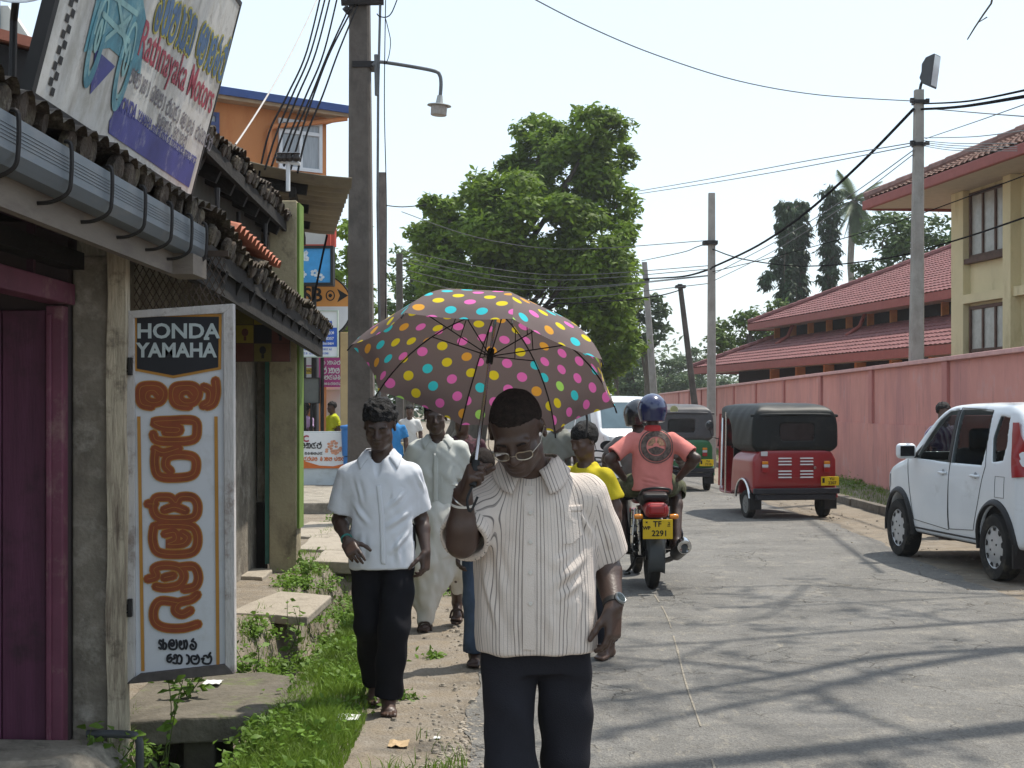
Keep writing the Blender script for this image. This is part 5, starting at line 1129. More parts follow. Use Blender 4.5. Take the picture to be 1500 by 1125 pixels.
# ================================================================== SIGNED-DISTANCE SURFACES (smooth continuous bodies)
class Field:
    def __init__(s, lo, hi, h):
        s.lo = np.array(lo, float); s.h = h; s.n = np.maximum(4, np.ceil((np.array(hi) - s.lo) / h).astype(int) + 1)
        s.ax = [(s.lo[i] + h * np.arange(s.n[i])).astype(np.float32) for i in range(3)]
        s.F = np.full(tuple(s.n), .5, np.float32)
    def sub(s, lo, hi):
        a = np.clip(np.floor((np.array(lo) - s.lo) / s.h).astype(int), 0, s.n - 1); b = np.clip(np.ceil((np.array(hi) - s.lo) / s.h).astype(int) + 1, 1, s.n)
        if np.any(b <= a): return None
        sl = tuple(slice(a[i], b[i]) for i in range(3))
        return sl, s.ax[0][sl[0]][:, None, None], s.ax[1][sl[1]][None, :, None], s.ax[2][sl[2]][None, None, :]
    def put(s, sl, d, k):
        f = s.F[sl]
        if k > 0:
            h = np.clip(.5 + .5 * (f - d) / k, 0, 1); s.F[sl] = f + (d - f) * h - k * h * (1 - h)
        else: s.F[sl] = np.minimum(f, d)
    def cutd(s, sl, d, k):
        f = s.F[sl]; d = -d
        if k > 0:
            h = np.clip(.5 - .5 * (f - d) / k, 0, 1); s.F[sl] = f + (d - f) * h + k * h * (1 - h)
        else: s.F[sl] = np.maximum(f, d)
    def cap(s, a, b, ra, rb=None, k=.02, flat=None, cut=False):
        a = np.array(a, float); b = np.array(b, float); rb = ra if rb is None else rb; m = max(ra, rb) + k + 3 * s.h
        q = s.sub(np.minimum(a, b) - m, np.maximum(a, b) + m)
        if q is None: return s
        sl, X, Y, Z = q; ba = b - a; L2 = max(1e-9, float(ba @ ba))
        px, py, pz = X - a[0], Y - a[1], Z - a[2]
        h = np.clip((px * ba[0] + py * ba[1] + pz * ba[2]) / L2, 0, 1)
        qx, qy, qz = px - ba[0] * h, py - ba[1] * h, pz - ba[2] * h
        d2 = qx * qx + qy * qy + qz * qz
        if flat is not None:
            u = np.array(flat[0], float); u /= np.linalg.norm(u); w = qx * u[0] + qy * u[1] + qz * u[2]; d2 = d2 + (flat[1] ** 2 - 1) * w * w
        d = (np.sqrt(d2) - (ra + (rb - ra) * h)).astype(np.float32)
        (s.cutd if cut else s.put)(sl, d, k); return s
    def chain(s, pts, rs, k=.015, flat=None):
        for i in range(len(pts) - 1): s.cap(pts[i], pts[i + 1], rs[i], rs[i + 1], k, flat)
        return s
    def local(s, c, M, m):
        q = s.sub(np.array(c) - m, np.array(c) + m)
        if q is None: return None
        sl, X, Y, Z = q; px, py, pz = X - c[0], Y - c[1], Z - c[2]
        if M is None: return sl, px, py, pz
        M = np.array(M)   # columns = local axes
        return sl, px * M[0, 0] + py * M[1, 0] + pz * M[2, 0], px * M[0, 1] + py * M[1, 1] + pz * M[2, 1], px * M[0, 2] + py * M[1, 2] + pz * M[2, 2]
    def ell(s, c, r, M=None, k=.02, cut=False):
        q = s.local(c, M, max(r) + k + 3 * s.h)
        if q is None: return s
        sl, x, y, z = q
        k0 = np.sqrt((x / r[0]) ** 2 + (y / r[1]) ** 2 + (z / r[2]) ** 2); k1 = np.sqrt((x / r[0] ** 2) ** 2 + (y / r[1] ** 2) ** 2 + (z / r[2] ** 2) ** 2)
        d = (k0 * (k0 - 1) / np.maximum(k1, 1e-6)).astype(np.float32); d = np.where(k0 < 1e-3, -min(r), d).astype(np.float32)
        (s.cutd if cut else s.put)(sl, d, k); return s
    def rbox(s, c, hf, r, M=None, k=.0, cut=False):
        q = s.local(c, M, float(np.linalg.norm(hf)) + k + 3 * s.h)
        if q is None: return s
        sl, x, y, z = q
        a, b, g = np.abs(x) - (hf[0] - r), np.abs(y) - (hf[1] - r), np.abs(z) - (hf[2] - r)
        d = np.sqrt(np.maximum(a, 0) ** 2 + np.maximum(b, 0) ** 2 + np.maximum(g, 0) ** 2) + np.minimum(np.maximum(a, np.maximum(b, g)), 0) - r
        (s.cutd if cut else s.put)(sl, d.astype(np.float32), k); return s
    def stack(s, rows, k=.02, n=2.3, cut=False, cap=.012):
        """loft up z: rows (z, cx, cy, a, b)"""
        rows = sorted(rows); A = np.array(rows, float); m = k + 3 * s.h
        lo = np.array([(A[:, 1] - A[:, 3]).min() - m, (A[:, 2] - A[:, 4]).min() - m, A[0, 0] - m]); hi = np.array([(A[:, 1] + A[:, 3]).max() + m, (A[:, 2] + A[:, 4]).max() + m, A[-1, 0] + m])
        q = s.sub(lo, hi)
        if q is None: return s
        sl, X, Y, Z = q; z = Z.ravel()
        zz = np.linspace(A[0, 0], A[-1, 0], 160); ker = np.ones(13) / 13
        def it(c):
            v = np.interp(zz, A[:, 0], A[:, c]); v = np.convolve(np.pad(v, 6, mode='edge'), ker, 'valid'); return np.interp(z, zz, v)[None, None, :]
        cx, cy, a, b = it(1), it(2), it(3), it(4)
        d = ((np.abs((X - cx) / a) ** n + np.abs((Y - cy) / b) ** n) ** (1 / n) - 1) * np.minimum(a, b)
        e = np.maximum(Z - A[-1, 0], A[0, 0] - Z); hh = np.clip(.5 - .5 * (d - e) / cap, 0, 1); d = d + (e - d) * hh + cap * hh * (1 - hh)
        (s.cutd if cut else s.put)(sl, d.astype(np.float32), k); return s
    def sample(s, Pn):
        g = (np.asarray(Pn) - s.lo) / s.h; g = np.clip(g, 0, s.n - 1.001); i = g.astype(int); f = (g - i).astype(np.float32); o = 0
        for dx in (0, 1):
            for dy in (0, 1):
                for dz in (0, 1):
                    o = o + s.F[i[:, 0] + dx, i[:, 1] + dy, i[:, 2] + dz] * (f[:, 0] if dx else 1 - f[:, 0]) * (f[:, 1] if dy else 1 - f[:, 1]) * (f[:, 2] if dz else 1 - f[:, 2])
        return o
    def grad(s, Pn):
        e = s.h; g = np.stack([s.sample(Pn + np.eye(3)[i] * e) - s.sample(Pn - np.eye(3)[i] * e) for i in range(3)], 1)
        return g / (np.linalg.norm(g, axis=1)[:, None] + 1e-9)
    def ray(s, o, D, t0, t1):
        """first surface along each ray; misses stay at the closest approach"""
        o = np.asarray(o, float); D = np.asarray(D, float); D = D / np.linalg.norm(D, axis=1)[:, None]
        if o.ndim == 1: o = np.repeat(o[None], len(D), 0)
        n = int((t1 - t0) / (s.h * .7)); best = np.full(len(D), 9.0); bt = np.full(len(D), t0); hit = np.full(len(D), -1.0); pv = np.full(len(D), 9.0)
        for i in range(n):
            t = t0 + (t1 - t0) * i / n; Pn = o + D * t; f = s.sample(Pn); inside = np.all((Pn >= s.lo) & (Pn <= s.lo + s.h * (s.n - 1)), axis=1); f = np.where(inside, f, 9.0)
            c = (f < 0) & (hit < 0); st = (t1 - t0) / n; w = np.clip(pv / np.maximum(pv - f, 1e-6), 0, 1); hit = np.where(c, t - st + st * np.where(pv > 8, 1, w), hit)
            b = f < best; best = np.where(b, f, best); bt = np.where(b, t, bt); pv = f
        t = np.where(hit >= 0, hit, bt)
        return o + D * t[:, None], hit >= 0
    def surface(s):
        F = s.F.copy(); F[0] = F[-1] = .5; F[:, 0] = F[:, -1] = .5; F[:, :, 0] = F[:, :, -1] = .5
        S = F < 0; nx, ny, nz = F.shape
        cnt = np.zeros((nx - 1, ny - 1, nz - 1), np.int8)
        for dx in (0, 1):
            for dy in (0, 1):
                for dz in (0, 1): cnt += S[dx:nx - 1 + dx, dy:ny - 1 + dy, dz:nz - 1 + dz]
        act = (cnt > 0) & (cnt < 8); idx = np.argwhere(act); vid = np.full(act.shape, -1, np.int32); vid[act] = np.arange(len(idx))
        acc = np.zeros((len(idx), 3), np.float32); num = np.zeros(len(idx), np.float32)
        C = [(a, b, c) for a in (0, 1) for b in (0, 1) for c in (0, 1)]
        val = {c: F[idx[:, 0] + c[0], idx[:, 1] + c[1], idx[:, 2] + c[2]] for c in C}
        for c in C:
            for ax in range(3):
                if c[ax] == 0:
                    e = list(c); e[ax] = 1; v0, v1 = val[c], val[tuple(e)]; m = (v0 < 0) != (v1 < 0); t = np.where(m, v0 / np.where(np.abs(v0 - v1) < 1e-12, 1, v0 - v1), 0)
                    p = np.repeat(np.array(c, np.float32)[None], len(idx), 0); p[:, ax] += t; acc += p * m[:, None]; num += m
        V = s.lo + s.h * (idx + acc / num[:, None]); qs = []
        for ax in range(3):
            b, c = [(1, 2), (2, 0), (0, 1)][ax]
            s0 = [slice(0, -1) if i == ax else slice(1, -1) for i in range(3)]; s1 = [slice(1, None) if i == ax else slice(1, -1) for i in range(3)]
            A, B = S[tuple(s0)], S[tuple(s1)]; ch = np.argwhere(A != B); off = np.array([0 if i == ax else 1 for i in range(3)]); g = ch + off; up = A[tuple(ch.T)]
            def at(db, dc):
                q = g.copy(); q[:, b] -= db; q[:, c] -= dc; return vid[tuple(q.T)]
            q = np.stack([at(1, 1), at(0, 1), at(0, 0), at(1, 0)], 1); q = np.where(up[:, None], q, q[:, ::-1]); qs.append(q)
        return V, np.concatenate(qs)
def relax(V, Q, it=1, w=.5):
    n = len(V)
    for _ in range(it):
        a = np.zeros_like(V); c = np.zeros(n)
        for i in range(4):
            for j in (1, 3):
                np.add.at(a, Q[:, i], V[Q[:, (i + j) % 4]]); np.add.at(c, Q[:, i], 1)
        V = V + w * (a / np.maximum(c, 1)[:, None] - V)
    return V
def sines(Pn, fr, seed, n=7, stretch=(1, 1, 1)):
    r = np.random.default_rng(seed); o = 0
    for _ in range(n):
        k = r.normal(size=3); k = k / np.linalg.norm(k) * fr * r.uniform(.6, 1.5) * np.array(stretch); o = o + np.sin(Pn @ k + r.uniform(0, 6.28) + .8 * np.sin(Pn @ (k[[1, 2, 0]] * .6) + 1.0))
    return o / math.sqrt(n)
def folds(Pn, lst):
    """cloth folds: (a, b, width, height)"""
    o = np.zeros(len(Pn))
    for a, b, w, hgt in lst:
        a = np.array(a); b = np.array(b); ba = b - a; h = np.clip((Pn - a) @ ba / (ba @ ba), 0, 1); d = np.linalg.norm(Pn - a - h[:, None] * ba, axis=1)
        o += hgt * np.exp(-(d / w) ** 2) * np.sin(np.pi * np.clip(h, .06, .94)) ** .7 - .5 * hgt * np.exp(-((d - 2 * w) / w) ** 2) * np.sin(np.pi * np.clip(h, .06, .94))
    return o
def field_mesh(f, name, m, parent, disp=None, attrs=None, it=1, step=0):
    V, Q = f.surface(); V = relax(V, Q, it)
    if disp is not None:
        V = relax(V + f.grad(V) * disp(V)[:, None], Q, 1)
    return np_mesh(name, V, Q, m, parent, world=False, smooth=180, attrs=(attrs(V) if attrs else None))
def decal(f, root, rows, name, m, parent=None, off=.003, nu=4, nv=4, thick=0.0, t=(2, 40), attrs=None):
    """a panel laid on a surface: rows of photograph pixels are carried along the sight line on to the surface, so the panel sits there in 3-D"""
    rows = [np.array(r, float) for r in rows]; pts = []
    fine = []
    for j in range(len(rows) - 1):
        for q in range(nv): fine.append(rows[j] + (rows[j + 1] - rows[j]) * q / nv)
    fine.append(rows[-1]); grid = []
    for r in fine:
        o = []
        for i in range(len(r) - 1):
            for q in range(nu): o.append(r[i] + (r[i + 1] - r[i]) * q / nu)
        o.append(r[-1]); grid.append(o)
    A = np.array(grid); h, w = A.shape[:2]; px = A.reshape(-1, 2)
    D = np.stack([(px[:, 0] - CX) / F, np.ones(len(px)), (HZ - px[:, 1]) / F], 1); L0 = np.array((0, 0, EYE)) - np.array(root.location); rz = root.rotation_euler.z
    if rz:
        c, s_ = math.cos(-rz), math.sin(-rz); Rm = np.array([[c, -s_, 0], [s_, c, 0], [0, 0, 1]]); L0 = Rm @ L0; D = D @ Rm.T
    Pn, hit = f.ray(L0, D, *t); Pn = Pn + f.grad(Pn) * off
    Q = [(j * w + i, j * w + i + 1, (j + 1) * w + i + 1, (j + 1) * w + i) for j in range(h - 1) for i in range(w - 1)]
    o = np_mesh(name, Pn, np.array(Q), m, parent or root, world=False, smooth=60, attrs=attrs(Pn) if attrs else None)
    if thick: k = o.modifiers.new("thickness", 'SOLIDIFY'); k.thickness = thick; k.offset = 0
    return o
# ------------------------------------------------------------------ anatomy
def rot3(yaw=0, pitch=0, roll=0):
    return np.array(Matrix.Rotation(yaw, 3, 'Z') @ Matrix.Rotation(pitch, 3, 'X') @ Matrix.Rotation(roll, 3, 'Y'))
def head_sdf(f, c, M, s=1.0, ears=True, fine=True):
    c = np.array(c); W = lambda x, y, z: c + M @ (np.array((x, y, z)) * s)
    f.ell(W(0, .016, .036), (.0755 * s, .095 * s, .083 * s), M, .03 * s)
    f.ell(W(0, -.032, -.035), (.060 * s, .066 * s, .085 * s), M, .03 * s)
    f.ell(W(0, -.058, -.088), (.034 * s, .032 * s, .026 * s), M, .025 * s)
    for sx in (1, -1):
        f.ell(W(sx * .043, -.058, -.022), (.022 * s, .026 * s, .02 * s), M, .02 * s)
        f.ell(W(sx * .048, -.01, -.062), (.018 * s, .034 * s, .026 * s), M, .025 * s)
    if not fine: return f
    f.cap(W(-.042, -.080, .022), W(.042, -.080, .022), .011 * s, None, .016 * s)
    for sx in (1, -1):
        f.ell(W(sx * .031, -.104, .003), (.017 * s, .014 * s, .011 * s), M, .014 * s, cut=True)
        f.ell(W(sx * .031, -.0795, .002), (.0145 * s, .012 * s, .010 * s), M, .006 * s)
    f.cap(W(0, -.092, .012), W(0, -.112, -.026), .0075 * s, .0125 * s, .012 * s)
    for sx in (1, -1): f.ell(W(sx * .0135, -.100, -.030), (.009 * s, .011 * s, .008 * s), M, .008 * s)
    f.ell(W(0, -.094, -.0555), (.025 * s, .011 * s, .0065 * s), M, .009 * s); f.ell(W(0, -.0915, -.069), (.021 * s, .011 * s, .0075 * s), M, .008 * s)
    f.cap(W(-.022, -.104, -.062), W(.022, -.104, -.062), .0028 * s, None, .003 * s, cut=True)
    if ears:
        for sx in (1, -1):
            Me = M @ rot3(sx * R(18), 0, 0)
            f.ell(W(sx * .079, .012, .0), (.010 * s, .020 * s, .032 * s), Me, .010 * s); f.ell(W(sx * .087, .006, .003), (.008 * s, .011 * s, .018 * s), Me, .006 * s, cut=True)
    return f
def hair_sdf(f, c, M, s=1.0, grow=.008, line=.062, nape=-.035, top=0.0, back=0.0):
    """a cap of hair following the skull: cut by the hairline plane and round the ears"""
    c = np.array(c); W = lambda x, y, z: c + M @ (np.array((x, y, z)) * s)
    f.ell(W(0, .018 + back / 2, .038 + top / 2), ((.0765 + grow) * s, (.095 + grow + back / 2) * s, (.084 + grow + top / 2) * s), M, 0)
    q = f.local(c, M, .2 * s)
    sl, x, y, z = q; x, y, z = x / s, y / s, z / s
    # forehead: keep only what lies behind/above the hairline, sides above the ears
    hl = np.where(y < -.02, line + (y + .02) * .05 - .35 * np.clip(np.abs(x) - .045, 0, 1) , np.where(y < .045, line - (y + .02) * 1.1 - .01, nape + (.11 - y) * .1))
    d = (hl - z) * s
    hgt = d.astype(np.float32); F_ = f.F[sl]; f.F[sl] = np.maximum(F_, hgt); return f
def hand_sdf(f, wr, fd, td, pd, curl=(25, 30, 18), s=1.0, spread=.0, thumb=(.62, .62, .35), tb=(15, 25), r=.0092, pl=.092):
    """palm and five fingers: fd finger direction, td towards the thumb, pd the way the palm faces"""
    wr = np.array(wr, float); fd = np.array(fd, float); fd /= np.linalg.norm(fd); td = np.array(td, float); td -= fd * (td @ fd); td /= np.linalg.norm(td); pd = np.cross(fd, td) * (1 if np.cross(fd, td) @ np.array(pd) > 0 else -1)
    W = lambda a, b, c: wr + (fd * a + td * b + pd * c) * s
    M = np.stack([td, fd, pd], 1)
    f.rbox(W(.052, -.002, 0), (.039 * s, .050 * s, .014 * s), .013 * s, M, .018 * s)
    f.ell(W(.035, .024, .010), (.018 * s, .03 * s, .014 * s), M, .012 * s)
    for i, (b, L_) in enumerate(((.030, .072), (.0095, .080), (-.0110, .074), (-.0300, .058))):
        c1, c2, c3 = [R(v) for v in (curl[i] if isinstance(curl[0], (tuple, list)) else curl)]
        p = W(pl - .004 * abs(i - 1), b, -.001); a = 0; pts = [p]; rs = [r * s * (1.0 if i < 3 else .9)]
        for c, fr in ((c1, .45), (c2, .30), (c3, .25)):
            a += c; p = p + (fd * math.cos(a) + pd * math.sin(a) + td * spread * (1.2 - i * .8)) * L_ * fr * s; pts.append(p); rs.append(rs[-1] * .93)
        f.chain(pts, rs, .0045 * s)
    p = W(.022, .026, .008); d = fd * thumb[0] + td * thumb[1] + pd * thumb[2]; d /= np.linalg.norm(d); pts = [p]; rs = [.0125 * s]
    for L_, bend in ((.042, 0), (.032, tb[0]), (.026, tb[1])):
        b = R(bend); d = d * math.cos(b) + (fd * .7 + pd * .5 - td * .3) * math.sin(b); d /= np.linalg.norm(d); p = p + d * L_ * s; pts.append(p); rs.append(rs[-1] * .9)
    f.chain(pts, rs, .007 * s)
def foot_sdf(f, an, toe, s=1.0, toes=True):
    an = np.array(an, float); toe = np.array(toe, float); d = toe - an; d[2] = 0; L_ = np.linalg.norm(d); d /= L_; sd_ = np.array((d[1], -d[0], 0))
    heel = an - d * .035 * s; heel[2] = an[2] - .055 * s; ball = an + (toe - an) * .68; ball[2] = toe[2] + .006
    f.cap(an, heel, .036 * s, .034 * s, .02); f.cap(heel, ball, .032 * s, .030 * s, .02, flat=((0, 0, 1), 1.15)); f.cap(an, ball, .036 * s, .026 * s, .025)
    f.cap(ball - sd_ * .02 * s, ball + sd_ * .022 * s, .022 * s, .02 * s, .015)
    if toes:
        for i, (o, l, r) in enumerate(((-.028, .075, .0135), (-.008, .073, .0098), (.009, .066, .0092), (.024, .056, .0088), (.036, .045, .008))):
            b = ball + sd_ * o * s; f.cap(b, b + d * l * s + np.array((0, 0, -.004)), r * s * 1.1, r * s, .004)
SKIN = mat("dark_brown_skin", (.056, .031, .022), rough=.44, var=.2, ns=14, spec=.5, bump=.10, bs=160)
SKIN2 = mat("brown_skin", (.085, .047, .033), rough=.48, var=.2, ns=14, spec=.45)
HAIR = mat("black_hair", (.009, .008, .008), rough=.6, var=.4, ns=60, bump=.8, bs=150, spec=.25)
GHAIR = mat("cropped_dark_hair", (.021, .0145, .012), rough=.85, var=.5, ns=70, bump=.7, bs=220, spec=.2)
def cloth(name, col, var=.06, rough=.85, trans=.0, bump=.25, bs=260, ns=3):
    return mat(name, col, rough=rough, var=var, ns=ns, bump=bump, bs=bs, spec=.15, trans=trans)
def person(label, X, Y, J, head, top, bottom, skin=SKIN, hairm=HAIR, vox=.006, hs=1.0, hair=dict(), hands=None, feet=None, rz=0.0, z0=0.0, extra=None, fine=True, shirt_disp=None, shirt_attr=None, group=None, slv=True, neck=True):
    """J: joints in the person's own frame; top / bottom: lofts and materials of the clothes"""
    t = thing("person", label, "person", (X, Y, z0), rz, group)
    A = {k: np.array(v, float) for k, v in J.items()}; pts = np.array(list(A.values()) + [np.array(head[0])])
    lo = pts.min(0) - .17; hi = pts.max(0) + .2; lo[2] = min(lo[2], -.03)
    b = Field(lo, hi, vox); hc, hy, hp_, hr = head; hc = np.array(hc, float); M = rot3(hy, hp_, hr)
    head_sdf(b, hc, M, hs, fine=fine)
    ch = A['chest']
    b.cap(ch + np.array((0, .01, .16)), hc + M @ np.array((0, .02, -.06)) * hs, .060 * hs, .052 * hs, .035)
    b.cap(ch, ch + np.array((0, .015, .10)), .082, .064, .03); b.cap(ch, A['pelvis'] + np.array((0, 0, .05)), .08, .075, .03)
    for s_ in 'LR':
        sh, el, wr = A['sh' + s_], A['el' + s_], A['wr' + s_]; am = top.get('arm', 1.0)
        sh = sh - np.array((0, 0, .034)); b.cap(ch + np.array((0, .01, .05)), sh, .055, .040, .05)
        b.cap(sh, el, .042 * am, .040 * am, .03); mid = el + (wr - el) * .3; b.cap(el, mid, .040 * am, .041 * am, .02); b.cap(mid, wr, .041 * am, .027 * am, .02)
        hp, kn, an = A['hip' + s_], A['kn' + s_], A['an' + s_]
        b.cap(A['pelvis'], hp, .08, .07, .05); b.cap(hp, kn, .068, .052, .04); c_ = kn + (an - kn) * .3; b.cap(kn, c_, .052, .056, .03); b.cap(c_, an, .056, .036, .03)
        if hands and s_ in hands: hand_sdf(b, wr, **hands[s_])
        else: hand_sdf(b, wr, wr - el, (0, -1, 0.01), (-1 if s_ == 'R' else 1, 0, 0))
        if feet is None or feet.get(s_, True): foot_sdf(b, an, A['toe' + s_])
    if extra: extra(b, A)
    body = field_mesh(b, "body", skin, t, it=1)
    # hair
    if hairm is not None:
        h = Field(hc - .17 * hs, hc + .17 * hs, min(vox, .005)); hd = dict(hair); nz = hd.pop('noise', .003); hair_sdf(h, hc, M, hs, **hd)
        field_mesh(h, "hair", hairm, t, disp=lambda V: nz * (sines(V, 110, 3) + .6 * sines(V, 210, 4)))
    # shirt
    sf = None
    if top:
        rows = top['rows']; sA = np.array(rows); sp_ = [A[k] for k in ('shL', 'shR', 'elL', 'elR')]
        lo = np.minimum(np.min(sp_, 0), [(sA[:, 1] - sA[:, 3]).min(), (sA[:, 2] - sA[:, 4]).min(), sA[:, 0].min()]) - .12; hi = np.maximum(np.max(sp_, 0), [(sA[:, 1] + sA[:, 3]).max(), (sA[:, 2] + sA[:, 4]).max(), sA[:, 0].max()]) + .12
        sf = Field(lo, hi, top.get('vox', vox)); sf.stack(rows, .0, top.get('n', 2.4))
        for s_ in 'LR':
            sh, el, wr = A['sh' + s_], A['el' + s_], A['wr' + s_]; fr = top.get('slv', .8); r0, r1 = top.get('sr', (.062, .072)); sh = sh + np.array((0, 0, -.022))
            if fr <= 1: e = sh + (el - sh) * fr
            else: e = el + (wr - el) * (fr - 1)
            if fr <= 1: sf.cap(sh, e, r0, r1, .045)
            else: sf.cap(sh, el, r0, r1, .045); sf.cap(el, e, r1, r1 * .8, .03)
            d = (e - sh) if fr <= 1 else (e - el); d /= np.linalg.norm(d)      # open, square cuff
            c_ = e + d * .06; Mx = np.array(Vector(d).to_track_quat('Z', 'Y').to_matrix()); sf.rbox(c_, (.13, .13, .06), .004, Mx, .0, cut=True)
            sf.cap(e - d * .05, e + d * .05, r1 - .017 if fr <= 1 else r1 * .8 - .016, None, .004, cut=True)
        if top.get('vneck'):
            a_, b_, r_ = top['vneck']; sf.cap(a_, b_, r_, r_ * .1, .006, cut=True)
        if top.get('nring'): c_, r_ = top['nring']; sf.cap(c_, np.array(c_) + np.array((0, -.01, .12)), r_, r_ * 1.1, .006, cut=True)
        field_mesh(sf, "shirt", top['mat'], t, disp=shirt_disp or (lambda V: .005 * sines(V, 30, 11, stretch=(1.4, 1.4, .45)) + .0025 * sines(V, 60, 12)), attrs=shirt_attr, it=1)
    if bottom:
        k = bottom.get('type', 'trousers'); r0, r1, r2 = bottom.get('r', (.098, .082, .085)); hi = np.max([A[q] for q in ('hipL', 'hipR', 'pelvis')], 0) + .22; al = np.array([A[q] for q in ('hipL', 'hipR', 'knL', 'knR', 'anL', 'anR', 'pelvis')]); p_ = Field(al.min(0) - .16, np.maximum(al.max(0) + .16, hi), bottom.get('vox', vox))
        w_ = A['shR'][0] - A['shL'][0]; hm = (A['hipL'] + A['hipR']) / 2
        if bottom.get('hips', True): p_.stack([(hm[2] - .10, hm[0], hm[1], w_ * .46, w_ * .33), (hm[2] + .02, hm[0], hm[1] - .004, w_ * .52, w_ * .38), (A['pelvis'][2] + .10, A['pelvis'][0], A['pelvis'][1] - .01, w_ * .49, w_ * .36)], 0, 2.3)
        for s_ in 'LR':
            hp, kn, an = A['hip' + s_], A['kn' + s_], A['an' + s_]; fr = bottom.get('len', .93)
            e = kn + (an - kn) * fr if fr > 0 else hp + (kn - hp) * (1 + fr)
            if fr > 0:
                p_.cap(hp, kn, r0, r1, .022); p_.cap(kn, e, r1, r2, .02)
                d = e - kn
            else: p_.cap(hp, e, r0, r1, .035); d = e - hp
            d /= np.linalg.norm(d); Mx = np.array(Vector(d).to_track_quat('Z', 'Y').to_matrix()); p_.rbox(e + d * .08, (.15, .15, .08), .004, Mx, 0, cut=True); p_.cap(e - d * .04, e + d * .04, (r2 if fr > 0 else r1) - .01, None, .004, cut=True)
        field_mesh(p_, bottom.get('name', "trousers"), bottom['mat'], t, disp=bottom.get('disp') or (lambda V: .007 * sines(V, 24, 21, stretch=(1.3, 1.3, .35)) + .004 * sines(V, 45, 22, stretch=(.7, .7, 1.2))))
    return t, b, sf, A, (hc, M, hs)

def collar(t, sf, c, ra, rb, m, stand=.03, fall=.036, w=(.042, .07), gap=R(14), tilt=.25, attrs=None, off=.006, n=34):
    """turned-down shirt collar: a ring round the neck, its flap pushed out until it rests on the shirt"""
    c = np.array(c, float)
    for sg in (1, -1):
        rows = []
        for j in range(6):
            v = j / 5; row = []
            for i in range(n // 2 + 1):
                u = i / (n // 2); th = gap + (math.pi - gap) * u; dx, dy = sg * math.sin(th), -math.cos(th)
                fw = max(0, math.cos(th)); ww = w[0] + (w[1] - w[0]) * fw ** 3
                p = c + np.array((dx * ra, dy * rb, stand - tilt * rb * fw * 1.6))
                o_ = p + np.array((dx * ww * (1 + .35 * fw) + sg * .018 * fw ** 3, dy * ww * .85, -fall - .045 * fw ** 2))
                q = p + (o_ - p) * v + np.array((0, 0, .012 * math.sin(v * math.pi) * (1 - .4 * fw))); row.append(q)
            rows.append(row)
        A = np.array(rows); h, k = A.shape[:2]; Pn = A.reshape(-1, 3)
        for _ in range(4):
            d = sf.sample(Pn); g = sf.grad(Pn); Pn = Pn + g * np.clip(off - d, 0, .05)[:, None]
        Q = np.array([(j * k + i, j * k + i + 1, (j + 1) * k + i + 1, (j + 1) * k + i) for j in range(h - 1) for i in range(k - 1)])
        o = np_mesh("collar", Pn, Q, m, t, world=False, smooth=60, attrs=attrs(Pn) if attrs else None); md = o.modifiers.new("thickness", 'SOLIDIFY'); md.thickness = .0035; md.offset = 0
# ================================================================== THE PEOPLE
def rel(px, py, d, X, Y, z0=0.0):
    q = P(px, py, d); return (q.x - X, q.y - Y, q.z - z0)
def head_part(t, name, hd, pts, m, r=.002, smooth=60):
    hc, M, s = hd; mb = MB(); mb.tube([Vector(hc + M @ (np.array(p) * s)) for p in pts], r, 6); return mb.build(name, m, t, world=False, smooth=smooth)
# ---- 1. the man with the umbrella
X, Y = .072, 4.85
r_ = lambda px, py, d: rel(px, py, d, X, Y)
J = dict(chest=(0, .0, 1.22), pelvis=(.005, .02, .88), shL=(-.160, .0, 1.355), shR=(.168, .0, 1.36), elL=r_(676, 795, 4.64), wrL=r_(678, 724, 4.60), elR=(.232, .10, 1.125), wrR=(.252, -.06, .985),
         hipL=(-.084, .02, .86), hipR=(.100, .02, .86), knL=(-.074, -.05, .47), knR=(.098, .07, .47), anL=(-.075, .02, .075), anR=(.085, .22, .10), toeL=(-.085, -.15, .02), toeR=(.085, .06, .03))
pole_dir = np.array((.105, .40, .905)); pole_dir /= np.linalg.norm(pole_dir)
rows = [(.835, .008, .005, .198, .138), (.93, .006, .0, .196, .145), (1.06, .004, -.005, .193, .142), (1.20, .002, .0, .197, .130), (1.31, .003, .005, .188, .115), (1.375, .004, .012, .158, .098), (1.42, .0, .015, .105, .080), (1.462, -.008, .015, .074, .072)]
def stripe_attr(V):
    th = np.arctan2(V[:, 0] - .004, -(V[:, 1] - .06)) * .215; out = th.copy()
    for s_ in 'LR':
        sh, el = np.array(J['sh' + s_]), np.array(J['el' + s_]); ax = (el - sh) / np.linalg.norm(el - sh); h = (V - sh) @ ax; q = V - sh - h[:, None] * ax
        u = np.cross(ax, (0, 1, 0)); u /= np.linalg.norm(u); v = np.cross(ax, u); ang = np.arctan2(q @ u, q @ v) * .075
        sx = -1 if s_ == 'L' else 1; out = np.where((np.linalg.norm(q, axis=1) < .105) & (V[:, 2] < 1.37) & (((V[:, 0]) * sx > .197) | (V[:, 1] < -.20)), ang, out)
    out = np.where((np.minimum(*[np.linalg.norm(np.cross(V - np.array(J['sh' + s_]), (np.array(J['el' + s_]) - np.array(J['sh' + s_])) / np.linalg.norm(np.array(J['el' + s_]) - np.array(J['sh' + s_]))), axis=1) for s_ in 'LR']) < .074) & (V[:, 2] < 1.24) & ((V[:, 1] < -.15) | (np.abs(V[:, 0]) > .2)), .0065, out)
    return {"stripe": out}
